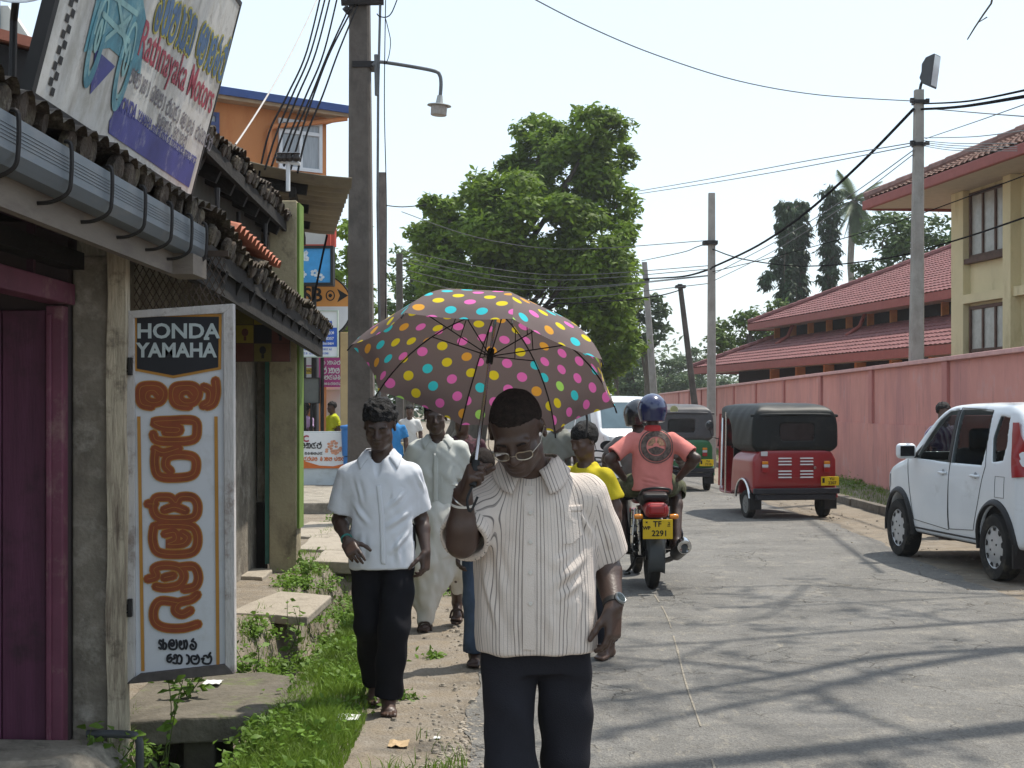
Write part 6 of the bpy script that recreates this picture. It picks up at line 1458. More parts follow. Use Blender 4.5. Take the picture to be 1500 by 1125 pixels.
def striped(name, base, specs):
    """woven stripes run along the cloth: specs (period, offset, half width, colour)"""
    m = cloth(name, base, var=.05); t, N, L, b = nodes_of(m); at = N("ShaderNodeAttribute"); at.attribute_name = "stripe"; out = b.inputs["Base Color"].links[0].from_socket
    for per, off, w, col in specs:
        a = N("ShaderNodeMath"); a.operation = 'MULTIPLY_ADD'; a.inputs[1].default_value = 1 / per; a.inputs[2].default_value = off + 50; L(at.outputs["Fac"], a.inputs[0])
        fr = N("ShaderNodeMath"); fr.operation = 'FRACT'; L(a.outputs[0], fr.inputs[0]); s_ = N("ShaderNodeMath"); s_.operation = 'SUBTRACT'; s_.inputs[1].default_value = .5; L(fr.outputs[0], s_.inputs[0])
        ab = N("ShaderNodeMath"); ab.operation = 'ABSOLUTE'; L(s_.outputs[0], ab.inputs[0]); mr = N("ShaderNodeMapRange"); mr.inputs[1].default_value = w / per * 1.25; mr.inputs[2].default_value = w / per * .7; L(ab.outputs[0], mr.inputs[0])
        mx = N("ShaderNodeMix"); mx.data_type = 'RGBA'; mx.inputs[7].default_value = (*col, 1); L(mr.outputs[0], mx.inputs[0]); L(out, mx.inputs[6]); out = mx.outputs[2]
    L(out, b.inputs["Base Color"]); return m
STR = striped("striped_shirt_cloth", (.62, .545, .485), [(.0125, .2, .0007, (.42, .37, .33)), (.075, .13, .0011, (.19, .165, .155)), (.075, .30, .0010, (.22, .195, .18)), (.075, .47, .0011, (.18, .155, .145)), (.0375, .05, .0008, (.32, .28, .255))])
fl = [((.17, -.13, 1.20), (.06, -.15, 1.13), .012, .010), ((.18, -.10, 1.16), (.05, -.16, 1.05), .012, .008), ((.17, -.12, 1.09), (.08, -.15, 1.02), .011, .010), ((-.15, -.12, 1.22), (-.10, -.15, 1.02), .013, .008), ((-.17, -.09, 1.12), (-.12, -.14, .90), .013, .008), ((.14, -.13, 1.0), (.12, -.14, .86), .014, .009), ((-.06, -.15, 1.0), (-.07, -.15, .84), .014, .006), ((.05, -.15, .98), (.06, -.15, .84), .013, .006), ((.19, -.03, 1.31), (.24, .0, 1.18), .011, .009), ((.14, -.10, 1.30), (.19, -.06, 1.2), .010, .008), ((.1, -.12, 1.28), (.17, -.1, 1.22), .009, .006)]
hL = dict(fd=(.30, -.52, .80), td=pole_dir, pd=(1, .45, 0), curl=((58, 92, 55), (64, 92, 55), (68, 92, 55), (72, 90, 55)), thumb=(.75, .35, .75), tb=(30, 40), s=.98)
hR = dict(fd=(-.05, -.16, -1), td=(-.55, -.83, .1), pd=(-.83, .5, 0), curl=((18, 28, 18), (24, 32, 20), (30, 36, 22), (34, 38, 24)), thumb=(.80, .38, .35), tb=(10, 14))
t1, b1, s1, A1, hd1 = person("heavyset man in striped cream shirt and glasses, head bowed, gripping the umbrella", X, Y, J, (r_(757, 633, 4.71), R(-9), R(36), R(-5)),
    dict(rows=rows, mat=STR, slv=.93, sr=(.068, .083), vox=.005, arm=1.12, vneck=((-.012, -.075, 1.455), (-.012, -.118, 1.372), .052), nring=((-.012, -.02, 1.43), .062)),
    dict(mat=cloth("charcoal_trousers", (.018, .018, .023), var=.15, ns=5), r=(.090, .078, .086), vox=.006), hairm=GHAIR, vox=.004, hs=1.06, hair=dict(grow=.0014, line=.068, noise=.0008), hands=dict(L=hL, R=hR), shirt_attr=stripe_attr,
    shirt_disp=lambda V: .0032 * sines(V, 24, 11, stretch=(1.2, 1.2, .6)) + .0016 * sines(V, 60, 12) + 1.5 * folds(V, fl))
collar(t1, s1, (-.012, .0, 1.425), .078, .078, STR, attrs=lambda V: {"stripe": V[:, 0] * 1.1 + V[:, 2] * .4}, w=(.045, .062), gap=R(16))
PLK = cloth("pale_placket", (.60, .53, .49), var=.05)
decal(s1, t1, [[(768, 712), (784, 712)], [(767, 780), (784, 780)], [(766, 870), (783, 870)], [(766, 951), (784, 952)]], "placket", STR, off=.0022, nu=4, nv=24, attrs=lambda V: {"stripe": V[:, 0] * 0 + .0065})
for y in (722, 751, 794, 839, 884):
    q = np.array([rel(777, y, 4.7, X, Y)]); D = q - np.array((-X, -Y, EYE)); Pn, _ = s1.ray(np.array((-X, -Y, EYE)), D, 3, 6); mb = MB(); mb.lathe([(0, 0), (.006, .0), (.0065, .002), (.004, .003), (0, .0025)], 12, Matrix.Translation(Vector(Pn[0]) + Vector((0, -.006, 0))) @ Matrix.Rotation(R(90), 4, 'X')); mb.build("button", mat("pearl_button", (.55, .52, .47), rough=.3), t1, world=False)
decal(s1, t1, [[(807, 742), (852, 739)], [(808, 752), (852, 749)]], "pocket_flap", STR, off=.0032, nu=12, nv=3, thick=.001, attrs=stripe_attr)
decal(s1, t1, [[(808, 750), (852, 748)], [(809, 788), (852, 784)], [(822, 797), (838, 796)]], "pocket", STR, off=.0022, nu=12, nv=10, attrs=stripe_attr)
# glasses
GLR = mat("gold_wire", (.42, .37, .30), rough=.3, metal=.9); g = thing("glasses", "thin metal rimmed glasses low on the bowed face of the umbrella holder", "glasses", Vector(hd1[0]) + t1.location)
hc, M, s = hd1; GW = lambda x, y, z: Vector(hc + M @ (np.array((x, y, z)) * s)) + t1.location
for sx in (1, -1):
    ring_ = [GW(sx * (.034 + .024 * math.copysign(abs(math.cos(a)) ** .6, math.cos(a))), -.108 + .02 * abs(math.cos(a)) * (math.cos(a) > 0) * .6, -.008 + .014 * math.copysign(abs(math.sin(a)) ** .7, math.sin(a))) for a in [math.tau * k / 20 for k in range(21)]]
    mb = MB(); mb.tube(ring_, .0019, 5); rm = mb.build("rim", GLR, g)
    mb = MB(); mb.add(ring_[:-1], [tuple(range(20))]); mb.build("lens", glass("spectacle_lens", (.80, .80, .78), .3), g)
    mb = MB(); mb.tube([GW(sx * .058, -.10, -.004), GW(sx * .078, -.06, .0), GW(sx * .084, .008, .012), GW(sx * .084, .022, -.004)], .0013, 5); mb.build("temple_arm", GLR, g)
mb = MB(); mb.tube([GW(-.011, -.109, -.006), GW(0, -.119, -.001), GW(.011, -.109, -.006)], .0014, 5); mb.build("bridge", GLR, g)
for sx in (1, -1): head_part(t1, "eyebrow", hd1, [(sx * .016, -.094, .019), (sx * .03, -.096, .026), (sx * .05, -.083, .021)], GHAIR, .0032)
# watch, bracelet
def band(t, name, c, ax, r, w, m, flat=1.0):
    Mx = Vector(ax).to_track_quat('Z', 'Y').to_matrix().to_4x4(); Mx.translation = Vector(c); mb = MB(); mb.lathe([(r, -w), (r + .003, -w * .8), (r + .003, w * .8), (r, w)], 24, Mx @ Matrix.Diagonal((1, flat, 1, 1))); return mb.build(name, m, t, world=False, smooth=50)
wd_ = (A1['wrR'] - A1['elR']) / np.linalg.norm(A1['wrR'] - A1['elR']); wc = A1['wrR'] - wd_ * .012
w = thing("wrist_watch", "black strapped round watch on the hanging wrist of the umbrella holder", "watch", Vector(wc) + t1.location)
band(w, "strap", (0, 0, 0), wd_, .0305, .011, BLK)
n_ = np.array((.45, -.80, -.1)); n_ -= wd_ * (n_ @ wd_); n_ /= np.linalg.norm(n_); Mx = Vector(n_).to_track_quat('Z', 'Y').to_matrix().to_4x4(); Mx.translation = Vector(n_ * .030)
mb = MB(); mb.lathe([(.0, 0), (.021, 0), (.022, .006), (.019, .010), (.017, .009), (0, .009)], 24, Mx); mb.build("case", mat("watch_steel", (.25, .27, .28), rough=.3, metal=.8), w, world=False, smooth=40)
mb = MB(); mb.lathe([(0, .0095), (.0165, .0095)], 24, Mx); mb.build("dial", mat("watch_dial", (.06, .08, .085), rough=.25), w, world=False)
wl = A1['elL'] + (A1['wrL'] - A1['elL']) * .80; ax = A1['wrL'] - A1['elL']
br = thing("bracelet", "pale thread bracelet on the raised wrist below the umbrella handle", "bracelet", Vector(wl) + t1.location); band(br, "thread", (0, 0, 0), ax, .034, .004, mat("pale_thread", (.5, .47, .42))); band(br, "silver_ring", (.0, 0, .006), ax + np.array((.1, 0, 0)), .035, .002, mat("silver", (.6, .6, .6), rough=.3, metal=.9))

# ---- umbrella (held: a thing of its own)
UC = P(710, 551, 4.75); ax = Vector(pole_dir) * 1.0; ax = Vector((.155, .40, .90)).normalized()
e1 = Vector((0, -1, 0)) - ax * ax.dot(Vector((0, -1, 0))); e1.normalize(); e2 = ax.cross(e1)     # e1 towards the camera
hub = P(731, 437, 4.86); RU = .432; HU = .245
um = thing("umbrella", "brown folding umbrella with pink, blue, yellow and green polka dots", "umbrella", UC)
def ud(a, f):   # f 0 at the crown .. 1 at the rim, along a rib at angle a
    ph = f * 1.12; r = RU * math.sin(ph) / math.sin(1.12); z = HU * (math.cos(ph) - math.cos(1.12)) / (1 - math.cos(1.12))
    return UC + e1 * r * math.cos(a) + e2 * r * math.sin(a) + ax * z
OFF = R(8); NR = 14; V = []; UVs = []; Q = []
for p in range(8):
    a0, a1_ = OFF + p * math.tau / 8, OFF + (p + 1) * math.tau / 8; nu = 9; k0 = len(V)
    for j in range(NR + 1):
        f_ = j / NR
        for i in range(nu):
            u = i / (nu - 1); pa, pb = ud(a0, f_), ud(a1_, f_); q = pa.lerp(pb, u)
            arc = (pa - pb).length; bow = 4 * u * (1 - u)
            q += (q - (UC + ax * (q - UC).dot(ax))).normalized() * 0 if arc < 1e-6 else Vector((0, 0, 0))
            q -= ax * (-.10 * arc * bow * (1 - f_) ) * 0
            if f_ > .85: q = q.lerp(pa.lerp(pb, u) + (UC - q) * .05 * bow, (f_ - .85) / .15)
            V.append(q); UVs.append(((u - .5) * arc + p * 7.31, f_ * .50))
    Q += [(k0 + j * nu + i, k0 + j * nu + i + 1, k0 + (j + 1) * nu + i + 1, k0 + (j + 1) * nu + i) for j in range(NR) for i in range(nu - 1)]
def dots():
    m = cloth("polka_dot_cloth", (.165, .128, .124), var=.06, bump=.08, bs=500); t, N, L, b = nodes_of(m)
    uv = N("ShaderNodeCombineXYZ")
    for i, nm in enumerate(("ux", "uy")):
        at = N("ShaderNodeAttribute"); at.attribute_name = nm; L(at.outputs["Fac"], uv.inputs[i])
    # staggered grid of discs: two interleaved lattices, each cell with a colour of its own
    out = b.inputs["Base Color"].links[0].from_socket; PW, PH, RD = .098, .098, .0175
    for k, (ox, oy) in enumerate(((0, 0), (.5, .5))):
        mp = N("ShaderNodeVectorMath"); mp.operation = 'MULTIPLY_ADD'; mp.inputs[1].default_value = (1 / PW, 1 / PH, 0); mp.inputs[2].default_value = (ox + 20.21, oy + 20.3, 0); L(uv.outputs[0], mp.inputs[0])
        fl_ = N("ShaderNodeVectorMath"); fl_.operation = 'FLOOR'; L(mp.outputs[0], fl_.inputs[0]); fr = N("ShaderNodeVectorMath"); fr.operation = 'FRACTION'; L(mp.outputs[0], fr.inputs[0])
        ds = N("ShaderNodeVectorMath"); ds.operation = 'DISTANCE'; ds.inputs[1].default_value = (.5, .5, 0); L(fr.outputs[0], ds.inputs[0])
        lt = N("ShaderNodeMapRange"); lt.inputs[1].default_value = RD / PW * 1.05; lt.inputs[2].default_value = RD / PW * .97; L(ds.outputs["Value"], lt.inputs[0])
        wn = N("ShaderNodeTexWhiteNoise"); ad = N("ShaderNodeVectorMath"); ad.operation = 'ADD'; ad.inputs[1].default_value = (3.7 * k, 1.3 + 5 * k, .5); L(fl_.outputs[0], ad.inputs[0]); L(ad.outputs[0], wn.inputs["Vector"])
        rp = N("ShaderNodeValToRGB"); rp.color_ramp.interpolation = 'CONSTANT'; cr = rp.color_ramp
        cols = [(0, (.74, .16, .46)), (.34, (.05, .54, .60)), (.58, (.68, .55, .03)), (.84, (.70, .34, .05)), (.93, (.38, .70, .14))]
        cr.elements[0].position = 0; cr.elements[0].color = (*cols[0][1], 1); cr.elements[1].position = cols[1][0]; cr.elements[1].color = (*cols[1][1], 1)
        for ps, c in cols[2:]: e = cr.elements.new(ps); e.color = (*c, 1)
        L(wn.outputs["Value"], rp.inputs[0])
        mx = N("ShaderNodeMix"); mx.data_type = 'RGBA'; L(lt.outputs[0], mx.inputs[0]); L(out, mx.inputs[6]); L(rp.outputs[0], mx.inputs[7]); out = mx.outputs[2]
    L(out, b.inputs["Base Color"])
    ms = N("ShaderNodeMixShader"); ms.inputs[0].default_value = .24; tr = N("ShaderNodeBsdfTranslucent")
    bc = N("ShaderNodeMix"); bc.data_type = 'RGBA'; bc.blend_type = 'MULTIPLY'; bc.inputs[0].default_value = 0; L(out, bc.inputs[6]); L(bc.outputs[2], tr.inputs[0])
    L(b.outputs[0], ms.inputs[1]); L(tr.outputs[0], ms.inputs[2]); L(ms.outputs[0], t.nodes["Material Output"].inputs[0]); return m
cn = np_mesh("canopy", np.array([tuple(v) for v in V]), np.array(Q), dots(), um, smooth=60, attrs=dict(ux=[u for u, v in UVs], uy=[v for u, v in UVs]))
tipp = UC + ax * HU; run = P(712, 540, 4.72)
mb = MB(); mb.tube([tipp + ax * .004, tipp + ax * .02], [.008, .004], 8); mb.lathe([(.014, 0), (.016, -.004), (.0, -.006)], 12, Matrix.Translation(tipp)); mb.build("ferrule", BLK, um)
hand = P(697, 676, 4.575); base_ = UC + ax * (HU - .02); 
runp = base_.lerp(hand, .30)
mb = MB(); mb.tube([base_, base_.lerp(hand, .5)], .0052, 10); mb.tube([base_.lerp(hand, .5), hand], .0062, 10); mb.build("shaft", mat("chrome_shaft", (.45, .42, .42), rough=.18, metal=1.0), um, smooth=60)
mb = MB(); u_ = (hand - base_).normalized(); mb.tube([hand + u_ * .0, hand + u_ * .06, hand + u_ * .085], [.013, .014, .011], 12); mb.build("handle", BLK, um, smooth=60)
mb = MB(); mb.tube(crom([hand + u_ * .085, hand + u_ * .13 + Vector((-.01, -.01, 0)), hand + u_ * .17 + Vector((.004, 0, 0)), hand + u_ * .12 + Vector((.02, -.01, 0))], 5), .004, 6); mb.build("wrist_strap", BLK, um)
mb = MB(); mb.tube([runp + u_ * .025, runp - u_ * .025], .011, 10); mb.build("runner", BLK, um, smooth=60)
RIBM = mat("black_rib", (.012, .011, .011), rough=.4, metal=.5)
for p in range(8):
    a = OFF + p * math.tau / 8; mb = MB(); mb.tube([ud(a, f_ / 12) - ax * .006 for f_ in range(13)], .0022, 5)
    j1 = ud(a, .48) - ax * .008; mb.tube([runp, j1], .002, 5); mb.tube([runp.lerp(j1, .55), ud(a, .22) - ax * .008], .0016, 5); mb.tube([ud(a, 1) - ax * .006, ud(a, 1.03) - ax * .008], .0028, 6); mb.build("rib", RIBM, um)
mb = MB(); a = OFF + 3 * math.tau / 8 + .42; pz = P(848, 588, 4.95); mb.tube(crom([pz, P(856, 600, 4.96), P(860, 614, 4.97), P(858, 640, 4.97)], 4), [.004, .005, .006, .006, .006, .006, .006, .006, .005, .005, .005, .005, .005][:13], 6, flat=.3); mb.build("tie_strap", BLK, um)

# ---- 2. barefoot young man
X, Y = -.69, 8.0; r_ = lambda px, py, d: rel(px, py, d, X, Y)
J = dict(chest=(0, .0, 1.22), pelvis=(.0, .02, .90), shL=r_(509, 689, 8.0), shR=r_(604, 689, 8.0), elL=r_(497, 762, 8.05), wrL=r_(509, 793, 7.84), elR=r_(617, 760, 8.08), wrR=r_(624, 808, 7.98),
         hipL=(-.085, .02, .86), hipR=(.075, .02, .86), knL=r_(541, 915, 8.04), knR=r_(578, 918, 7.92), anL=(-.065, .30, .11), anR=(.035, -.02, .075), toeL=(-.07, .14, .02), toeR=(.05, -.19, .02))
rows = [(.765, .0, .0, .177, .118), (.86, .0, .0, .175, .122), (1.0, .0, .0, .168, .120), (1.15, -.002, .0, .172, .118), (1.26, -.005, .005, .178, .110), (1.325, -.006, .012, .150, .092), (1.36, -.01, .015, .10, .075), (1.395, -.014, .015, .068, .064)]
WSH = cloth("white_cotton", (.68, .70, .74), var=.03, trans=.12)
fl2 = [((.15, -.10, 1.2), (.03, -.13, 1.08), .012, .009), ((.16, -.08, 1.08), (.02, -.13, .98), .013, .008), ((.16, -.08, .98), (.06, -.12, .86), .012, .009), ((-.16, -.08, 1.12), (-.06, -.13, 1.0), .012, .007), ((.09, -.12, .92), (.1, -.12, .78), .013, .009), ((-.1, -.11, .95), (-.11, -.11, .78), .014, .008), ((.17, -.05, 1.28), (.23, -.02, 1.18), .010, .008), ((-.17, -.05, 1.28), (-.22, -.02, 1.18), .010, .008), ((-.14, -.09, 1.25), (-.1, -.12, 1.1), .011, .007)]
t2, b2, s2, A2, hd2 = person("barefoot young man in open necked white shirt and loose black trousers", X, Y, J, (r_(556, 624, 7.93), R(-4), R(20), R(2)),
    dict(rows=rows, mat=WSH, slv=.80, sr=(.060, .074), vox=.006, arm=.92, vneck=((-.016, -.065, 1.40), (-.02, -.110, 1.25), .046), nring=((-.014, -.02, 1.365), .055)),
    dict(mat=cloth("black_trousers", (.0085, .0085, .011), var=.2, ns=5), r=(.092, .080, .076), vox=.007, len=.97), vox=.005, hs=1.0, hair=dict(grow=.014, line=.056, top=.018, noise=.006),
    hands=dict(L=dict(fd=(.45, -.75, -.62), td=(.75, .1, .55), pd=(.1, .5, -.8), curl=((15, 25, 15), (30, 35, 20), (45, 40, 25), (50, 45, 25))), R=dict(fd=(-.06, -.10, -1), td=(-.4, -.9, 0), pd=(-.9, .4, 0), curl=((25, 30, 20), (32, 36, 20), (38, 40, 22), (42, 42, 24)))),
    shirt_disp=lambda V: .0042 * sines(V, 28, 31, stretch=(1.3, 1.3, .5)) + .0018 * sines(V, 60, 32) + 1.7 * folds(V, fl2))
collar(t2, s2, (-.014, .0, 1.36), .068, .068, WSH, w=(.042, .07), gap=R(42), tilt=.45)
decal(s2, t2, [[(551, 711), (558, 711)], [(556, 760), (563, 760)], [(558, 826), (565, 827)]], "placket", WSH, off=.002, nu=3, nv=20, thick=.0015)
decal(s2, t2, [[(575, 706), (600, 706)], [(575, 736), (600, 736)]], "pocket", WSH, off=.0012, nu=6, nv=6)
for sx in (1, -1): head_part(t2, "eyebrow", hd2, [(sx * .014, -.093, .019), (sx * .03, -.095, .026), (sx * .05, -.082, .021)], HAIR, .0032)
bl = A2['elL'] + (A2['wrL'] - A2['elL']) * .9; band(t2, "wrist_thread", bl, A2['wrL'] - A2['elL'], .029, .006, mat("teal_thread", (.03, .16, .14)))
# ---- 3. man in pale shirt and wrapped white cloth
X, Y = -.545, 11.0; r_ = lambda px, py, d: rel(px, py, d, X, Y)
J = dict(chest=(-.0, .0, 1.25), pelvis=(0, .02, .92), shL=(-.155, 0, 1.34), shR=(.165, 0, 1.335), elL=(-.23, .05, 1.12), wrL=(-.24, -.08, .92), elR=(.235, .06, 1.10), wrR=(.24, .0, .86), hipL=(-.08, .02, .88), hipR=(.09, .02, .88), knL=(-.06, -.10, .48), knR=(.12, .02, .47), anL=(-.075, -.05, .075), anR=(.135, .26, .16), toeL=(-.09, -.22, .02), toeR=(.135, .10, .05))
rows = [(.77, .01, .0, .20, .13), (.92, .008, .0, .195, .132), (1.12, .004, .0, .19, .126), (1.26, .004, .005, .195, .115), (1.345, .002, .012, .165, .098), (1.385, 0, .015, .105, .08), (1.42, -.003, .015, .07, .066)]
PSH = cloth("pale_checked_cotton", (.56, .57, .53), var=.10, trans=.1, ns=9)
t3, b3, s3, A3, hd3 = person("older man in pale shirt and wrapped white lower cloth, face under the umbrella edge", X, Y, J, (r_(638, 611, 10.93), R(2), R(8), 0),
    dict(rows=rows, mat=PSH, slv=1.15, sr=(.064, .072), vox=.008, vneck=((0, -.065, 1.43), (0, -.108, 1.31), .046), nring=((0, -.02, 1.39), .056)), None, vox=.007, hair=dict(grow=.008, line=.058))
f_ = Field((-.36, -.34, .02), (.40, .45, 1.0), .008)
f_.stack([(.56, .0, .0, .20, .16), (.75, .0, .0, .19, .14), (.95, .0, .01, .17, .12)], 0)
f_.cap((-.085, -.02, .80), (-.09, -.10, .50), .125, .125, .05); f_.cap((-.09, -.10, .50), (-.085, -.06, .22), .125, .10, .04); f_.cap((-.085, -.06, .22), (-.075, -.08, .09), .10, .06, .04)
f_.cap((.0, -.05, .80), (.015, -.06, .40), .13, .11, .06); f_.cap((.08, .0, .80), (.12, .03, .50), .13, .12, .05); f_.cap((.12, .03, .50), (.17, .16, .32), .12, .085, .04)
WLC = cloth("white_wrapped_cloth", (.68, .66, .60), var=.05, trans=.15)
field_mesh(f_, "wrapped_cloth", WLC, t3, disp=lambda V: .012 * sines(V, 22, 41, stretch=(1.7, 1.7, .25)) + .006 * sines(V, 46, 42, stretch=(1.6, 1.6, .3)))
collar(t3, s3, (0, .0, 1.385), .069, .069, PSH, w=(.042, .066), gap=R(36), tilt=.35)
decal(s3, t3, [[(648, 680), (674, 684)], [(646, 708), (672, 712)]], "pocket", PSH, off=.0015, nu=5, nv=5)
decal(s3, t3, [[(635, 664), (642, 664)], [(634, 760), (641, 760)]], "placket", PSH, off=.002, nu=3, nv=20, thick=.002)
SND = mat("brown_sandal", (.045, .028, .02), rough=.7)
def sandal(t, an, toe):
    an = Vector(an); toe = Vector(toe); d = (toe - an); d.z = 0; d.normalize(); sd_ = Vector((d.y, -d.x, 0)); hl = an - d * .07; hl.z = max(an.z - .07, .0); tp = toe + d * .06; tp.z = toe.z - .015
    mb = MB(); out = [(0, .0), (.03, -.036), (.12, -.034), (.2, -.046), (.27, -.03), (.285, 0), (.27, .036), (.2, .048), (.12, .036), (.03, .034)]
    fd = (tp - hl).normalized(); up = sd_.cross(fd) * 1; Mx = Matrix((fd, sd_, fd.cross(sd_))).transposed().to_4x4(); Mx.translation = hl - Vector((0, 0, .004)); mb.prism(out, .014, Mx); mb.build("sole", SND, t, world=False, bevel=.003)
    b_ = hl.lerp(tp, .62) + Vector((0, 0, .02)); mb = MB(); mb.tube(crom([b_ - sd_ * .05 - Vector((0, 0, .02)), b_ - sd_ * .035 + Vector((0, 0, .035)), b_ + Vector((0, 0, .045)), b_ + sd_ * .035 + Vector((0, 0, .035)), b_ + sd_ * .05 - Vector((0, 0, .02))], 4), .008, 6); mb.build("strap", SND, t, world=False)
sandal(t3, A3['anL'], A3['toeL']); sandal(t3, A3['anR'], A3['toeR'])
# ---- generic standing / walking figure for those farther off
def walker(label, px, d, H, shirt, pants, yaw=0.0, skin=SKIN2, hairm=HAIR, vox=.012, slv=.8, hair=None, z0=0.0, stride=.10, head=None, hands=None, group=None, pz=None, attr=None, fine=False, bottom=None, py0=None):
    k = H / 1.68; q = P(px, 600, d); X, Y = q.x, d
    S = lambda x, y, z: (x * k, y * k, z * k)
    J = dict(chest=S(0, 0, 1.24), pelvis=S(0, .02, .92), shL=S(-.16, 0, 1.35), shR=S(.16, 0, 1.35), elL=S(-.215, .06, 1.11), wrL=S(-.21, -.06, .88), elR=S(.215, .04, 1.11), wrR=S(.22, .0, .86), hipL=S(-.08, .02, .88), hipR=S(.08, .02, .88), knL=S(-.085, -.06 - stride * .6, .48), knR=S(.085, .02 + stride * .5, .48), anL=S(-.085, -stride, .075), anR=S(.085, stride * 2, .10), toeL=S(-.095, -.18 - stride, .02), toeR=S(.095, stride * 2 - .16, .02))
    rows = [(z * k, 0, y * k, a * k, b * k) for z, y, a, b in ((.80, .0, .175, .12), (.95, 0, .172, .122), (1.15, 0, .172, .12), (1.27, .005, .182, .112), (1.35, .012, .155, .095), (1.39, .015, .10, .075), (1.425, .015, .066, .062))]
    return person(label, X, Y, J, (S(0, -.02, 1.555) if head is None else head, (0 if pz is None else pz[0]), (R(5) if pz is None else pz[1]), 0), dict(rows=rows, mat=shirt, slv=slv, sr=(.060 * k, .074 * k), vox=vox, nring=((0, -.02 * k, 1.405 * k), .056 * k)), bottom or dict(mat=pants, vox=vox, r=(.1 * k, .084 * k, .084 * k)), skin=skin, hairm=hairm, vox=vox, hs=.97 * k if H > 1.45 else 1.0, hair=hair or dict(grow=.010, line=.056, noise=.004), rz=yaw, z0=z0, fine=fine, hands=hands, shirt_attr=attr, group=group)
DNM = cloth("blue_denim", (.06, .085, .13), var=.3, ns=7)
DKT = cloth("dark_trousers", (.02, .022, .03), var=.2)
# boy with striped shirt and jeans, mostly behind the umbrella holder
STK = striped("navy_striped_cloth", (.022, .025, .05), [(.05, .1, .005, (.30, .33, .40)), (.05, .5, .0035, (.05, .12, .30)), (.13, .25, .008, (.28, .02, .03))])
att = lambda V: {"stripe": V[:, 0]}
walker("child in jeans and navy striped shirt walking half hidden behind the striped shirt", 712, 9.42, 1.40, STK, DNM, vox=.007, skin=SKIN, hairm=GHAIR, hair=dict(grow=.003, line=.05, noise=.001), stride=-.08, attr=att, head=rel(706, 686, 9.35, P(712, 600, 9.42).x, 9.42), pz=(R(-12), R(12)))
# boy in yellow looking aside
YSH = cloth("yellow_cotton", (.62, .50, .03), var=.08, trans=.12)
ty, by, sy, Ay, hdy = walker("boy in yellow shirt looking down to the side behind the umbrella holder", 858, 9.6, 1.50, YSH, DKT, vox=.006, yaw=R(-28), pz=(R(-22), R(16)), fine=True, slv=.75, hair=dict(grow=.014, line=.040, top=.012, back=.01, noise=.0025), head=(0.0, -.03, 1.405))
# others glimpsed under the canopy
walker("person in grey green shirt with bent arm, seen under the right umbrella edge", 818, 15.0, 1.66, cloth("grey_green_cotton", (.20, .20, .175), var=.08), DKT, vox=.012, yaw=R(-40))
walker("woman in dark maroon patterned dress behind the pale shirted man", 677, 13.5, 1.62, mat("maroon_print", (.06, .022, .03), rough=.85, var=.9, ns=45), mat("maroon_skirt", (.055, .02, .028), rough=.85, var=.9, ns=45), vox=.012, bottom=dict(mat=mat("maroon_skirt", (.055, .02, .028)), vox=.014, r=(.125, .13, .14), name="skirt"))
walker("distant man in white shirt and dark trousers carrying a bag by the left path", 600, 30, 1.68, cloth("white_cotton_far", (.66, .66, .64), var=.04, trans=.1), DKT, vox=.014)
tag((lambda mb: (mb.hexa([P(x, y, 29.7 + z) for y, z in ((666, 0), (648, .05)) for x, z2 in ((584, 0), (592, 0))] + [P(x, y, 29.85 + z) for y, z in ((666, 0), (648, .0)) for x in (584, 592)]), mb.build("shopping_bag", mat("tan_bag", (.42, .36, .22)), bevel=.02, base=P(588, 666, 29.8)))[1])(MB()), "small tan bag carried by the distant man in white", "bag")
walker("person in bright blue walking far off beside the dark concrete pole", 577, 26, 1.60, cloth("bright_blue_cotton", (.04, .20, .45), var=.1), cloth("blue_skirt", (.05, .22, .42)), vox=.014)
walker("person in lilac blouse with dark hair behind the poster wall", 447, 29.2, 1.50, cloth("lilac_cotton", (.40, .28, .46), var=.12), DKT, vox=.014, yaw=R(150), z0=.2, hair=dict(grow=.022, line=.03, nape=-.09, noise=.006))
walker("man in lime yellow shirt standing behind the poster wall", 487, 29.0, 1.54, cloth("lime_yellow_cotton", (.48, .52, .03), var=.06), DKT, vox=.014, yaw=R(-55), z0=.2)
PLD = striped("plaid_cloth", (.42, .36, .46), [(.06, .1, .010, (.10, .07, .16)), (.06, .6, .006, (.45, .44, .46)), (.03, .3, .002, (.25, .05, .10))])
walker("person in purple plaid shirt walking behind the white car", 1381, 18.6, 1.69, PLD, DKT, vox=.012, yaw=R(25), attr=lambda V: {"stripe": V[:, 0] + V[:, 1]})
# ================================================================== VEHICLES
def poly_sdf(pts, U, W):
    """signed distance to a closed polygon on a 2-D grid"""
    pts = np.array(pts, float); n = len(pts); d = np.full(np.broadcast(U, W).shape, 1e9); sgn = np.ones_like(d)
    for i in range(n):
        a, b = pts[i], pts[(i + 1) % n]; e = b - a; wx_, wy_ = U - a[0], W - a[1]
        t = np.clip((wx_ * e[0] + wy_ * e[1]) / max(1e-12, e @ e), 0, 1); dx, dy = wx_ - e[0] * t, wy_ - e[1] * t; d = np.minimum(d, dx * dx + dy * dy)
        c1, c2, c3 = W >= a[1], W < b[1], e[0] * wy_ > e[1] * wx_
        flip = (c1 & c2 & c3) | (~c1 & ~c2 & ~c3); sgn = np.where(flip, -sgn, sgn)
    return (sgn * np.sqrt(d)).astype(np.float32)
def smax(a, b, k): h = np.clip(.5 - .5 * (b - a) / k, 0, 1); return b + (a - b) * h + k * h * (1 - h)
def smooth_poly(pts, n=5): return [tuple(v)[:2] for v in crom([(x, y, 0) for x, y in pts], n, closed=True)]
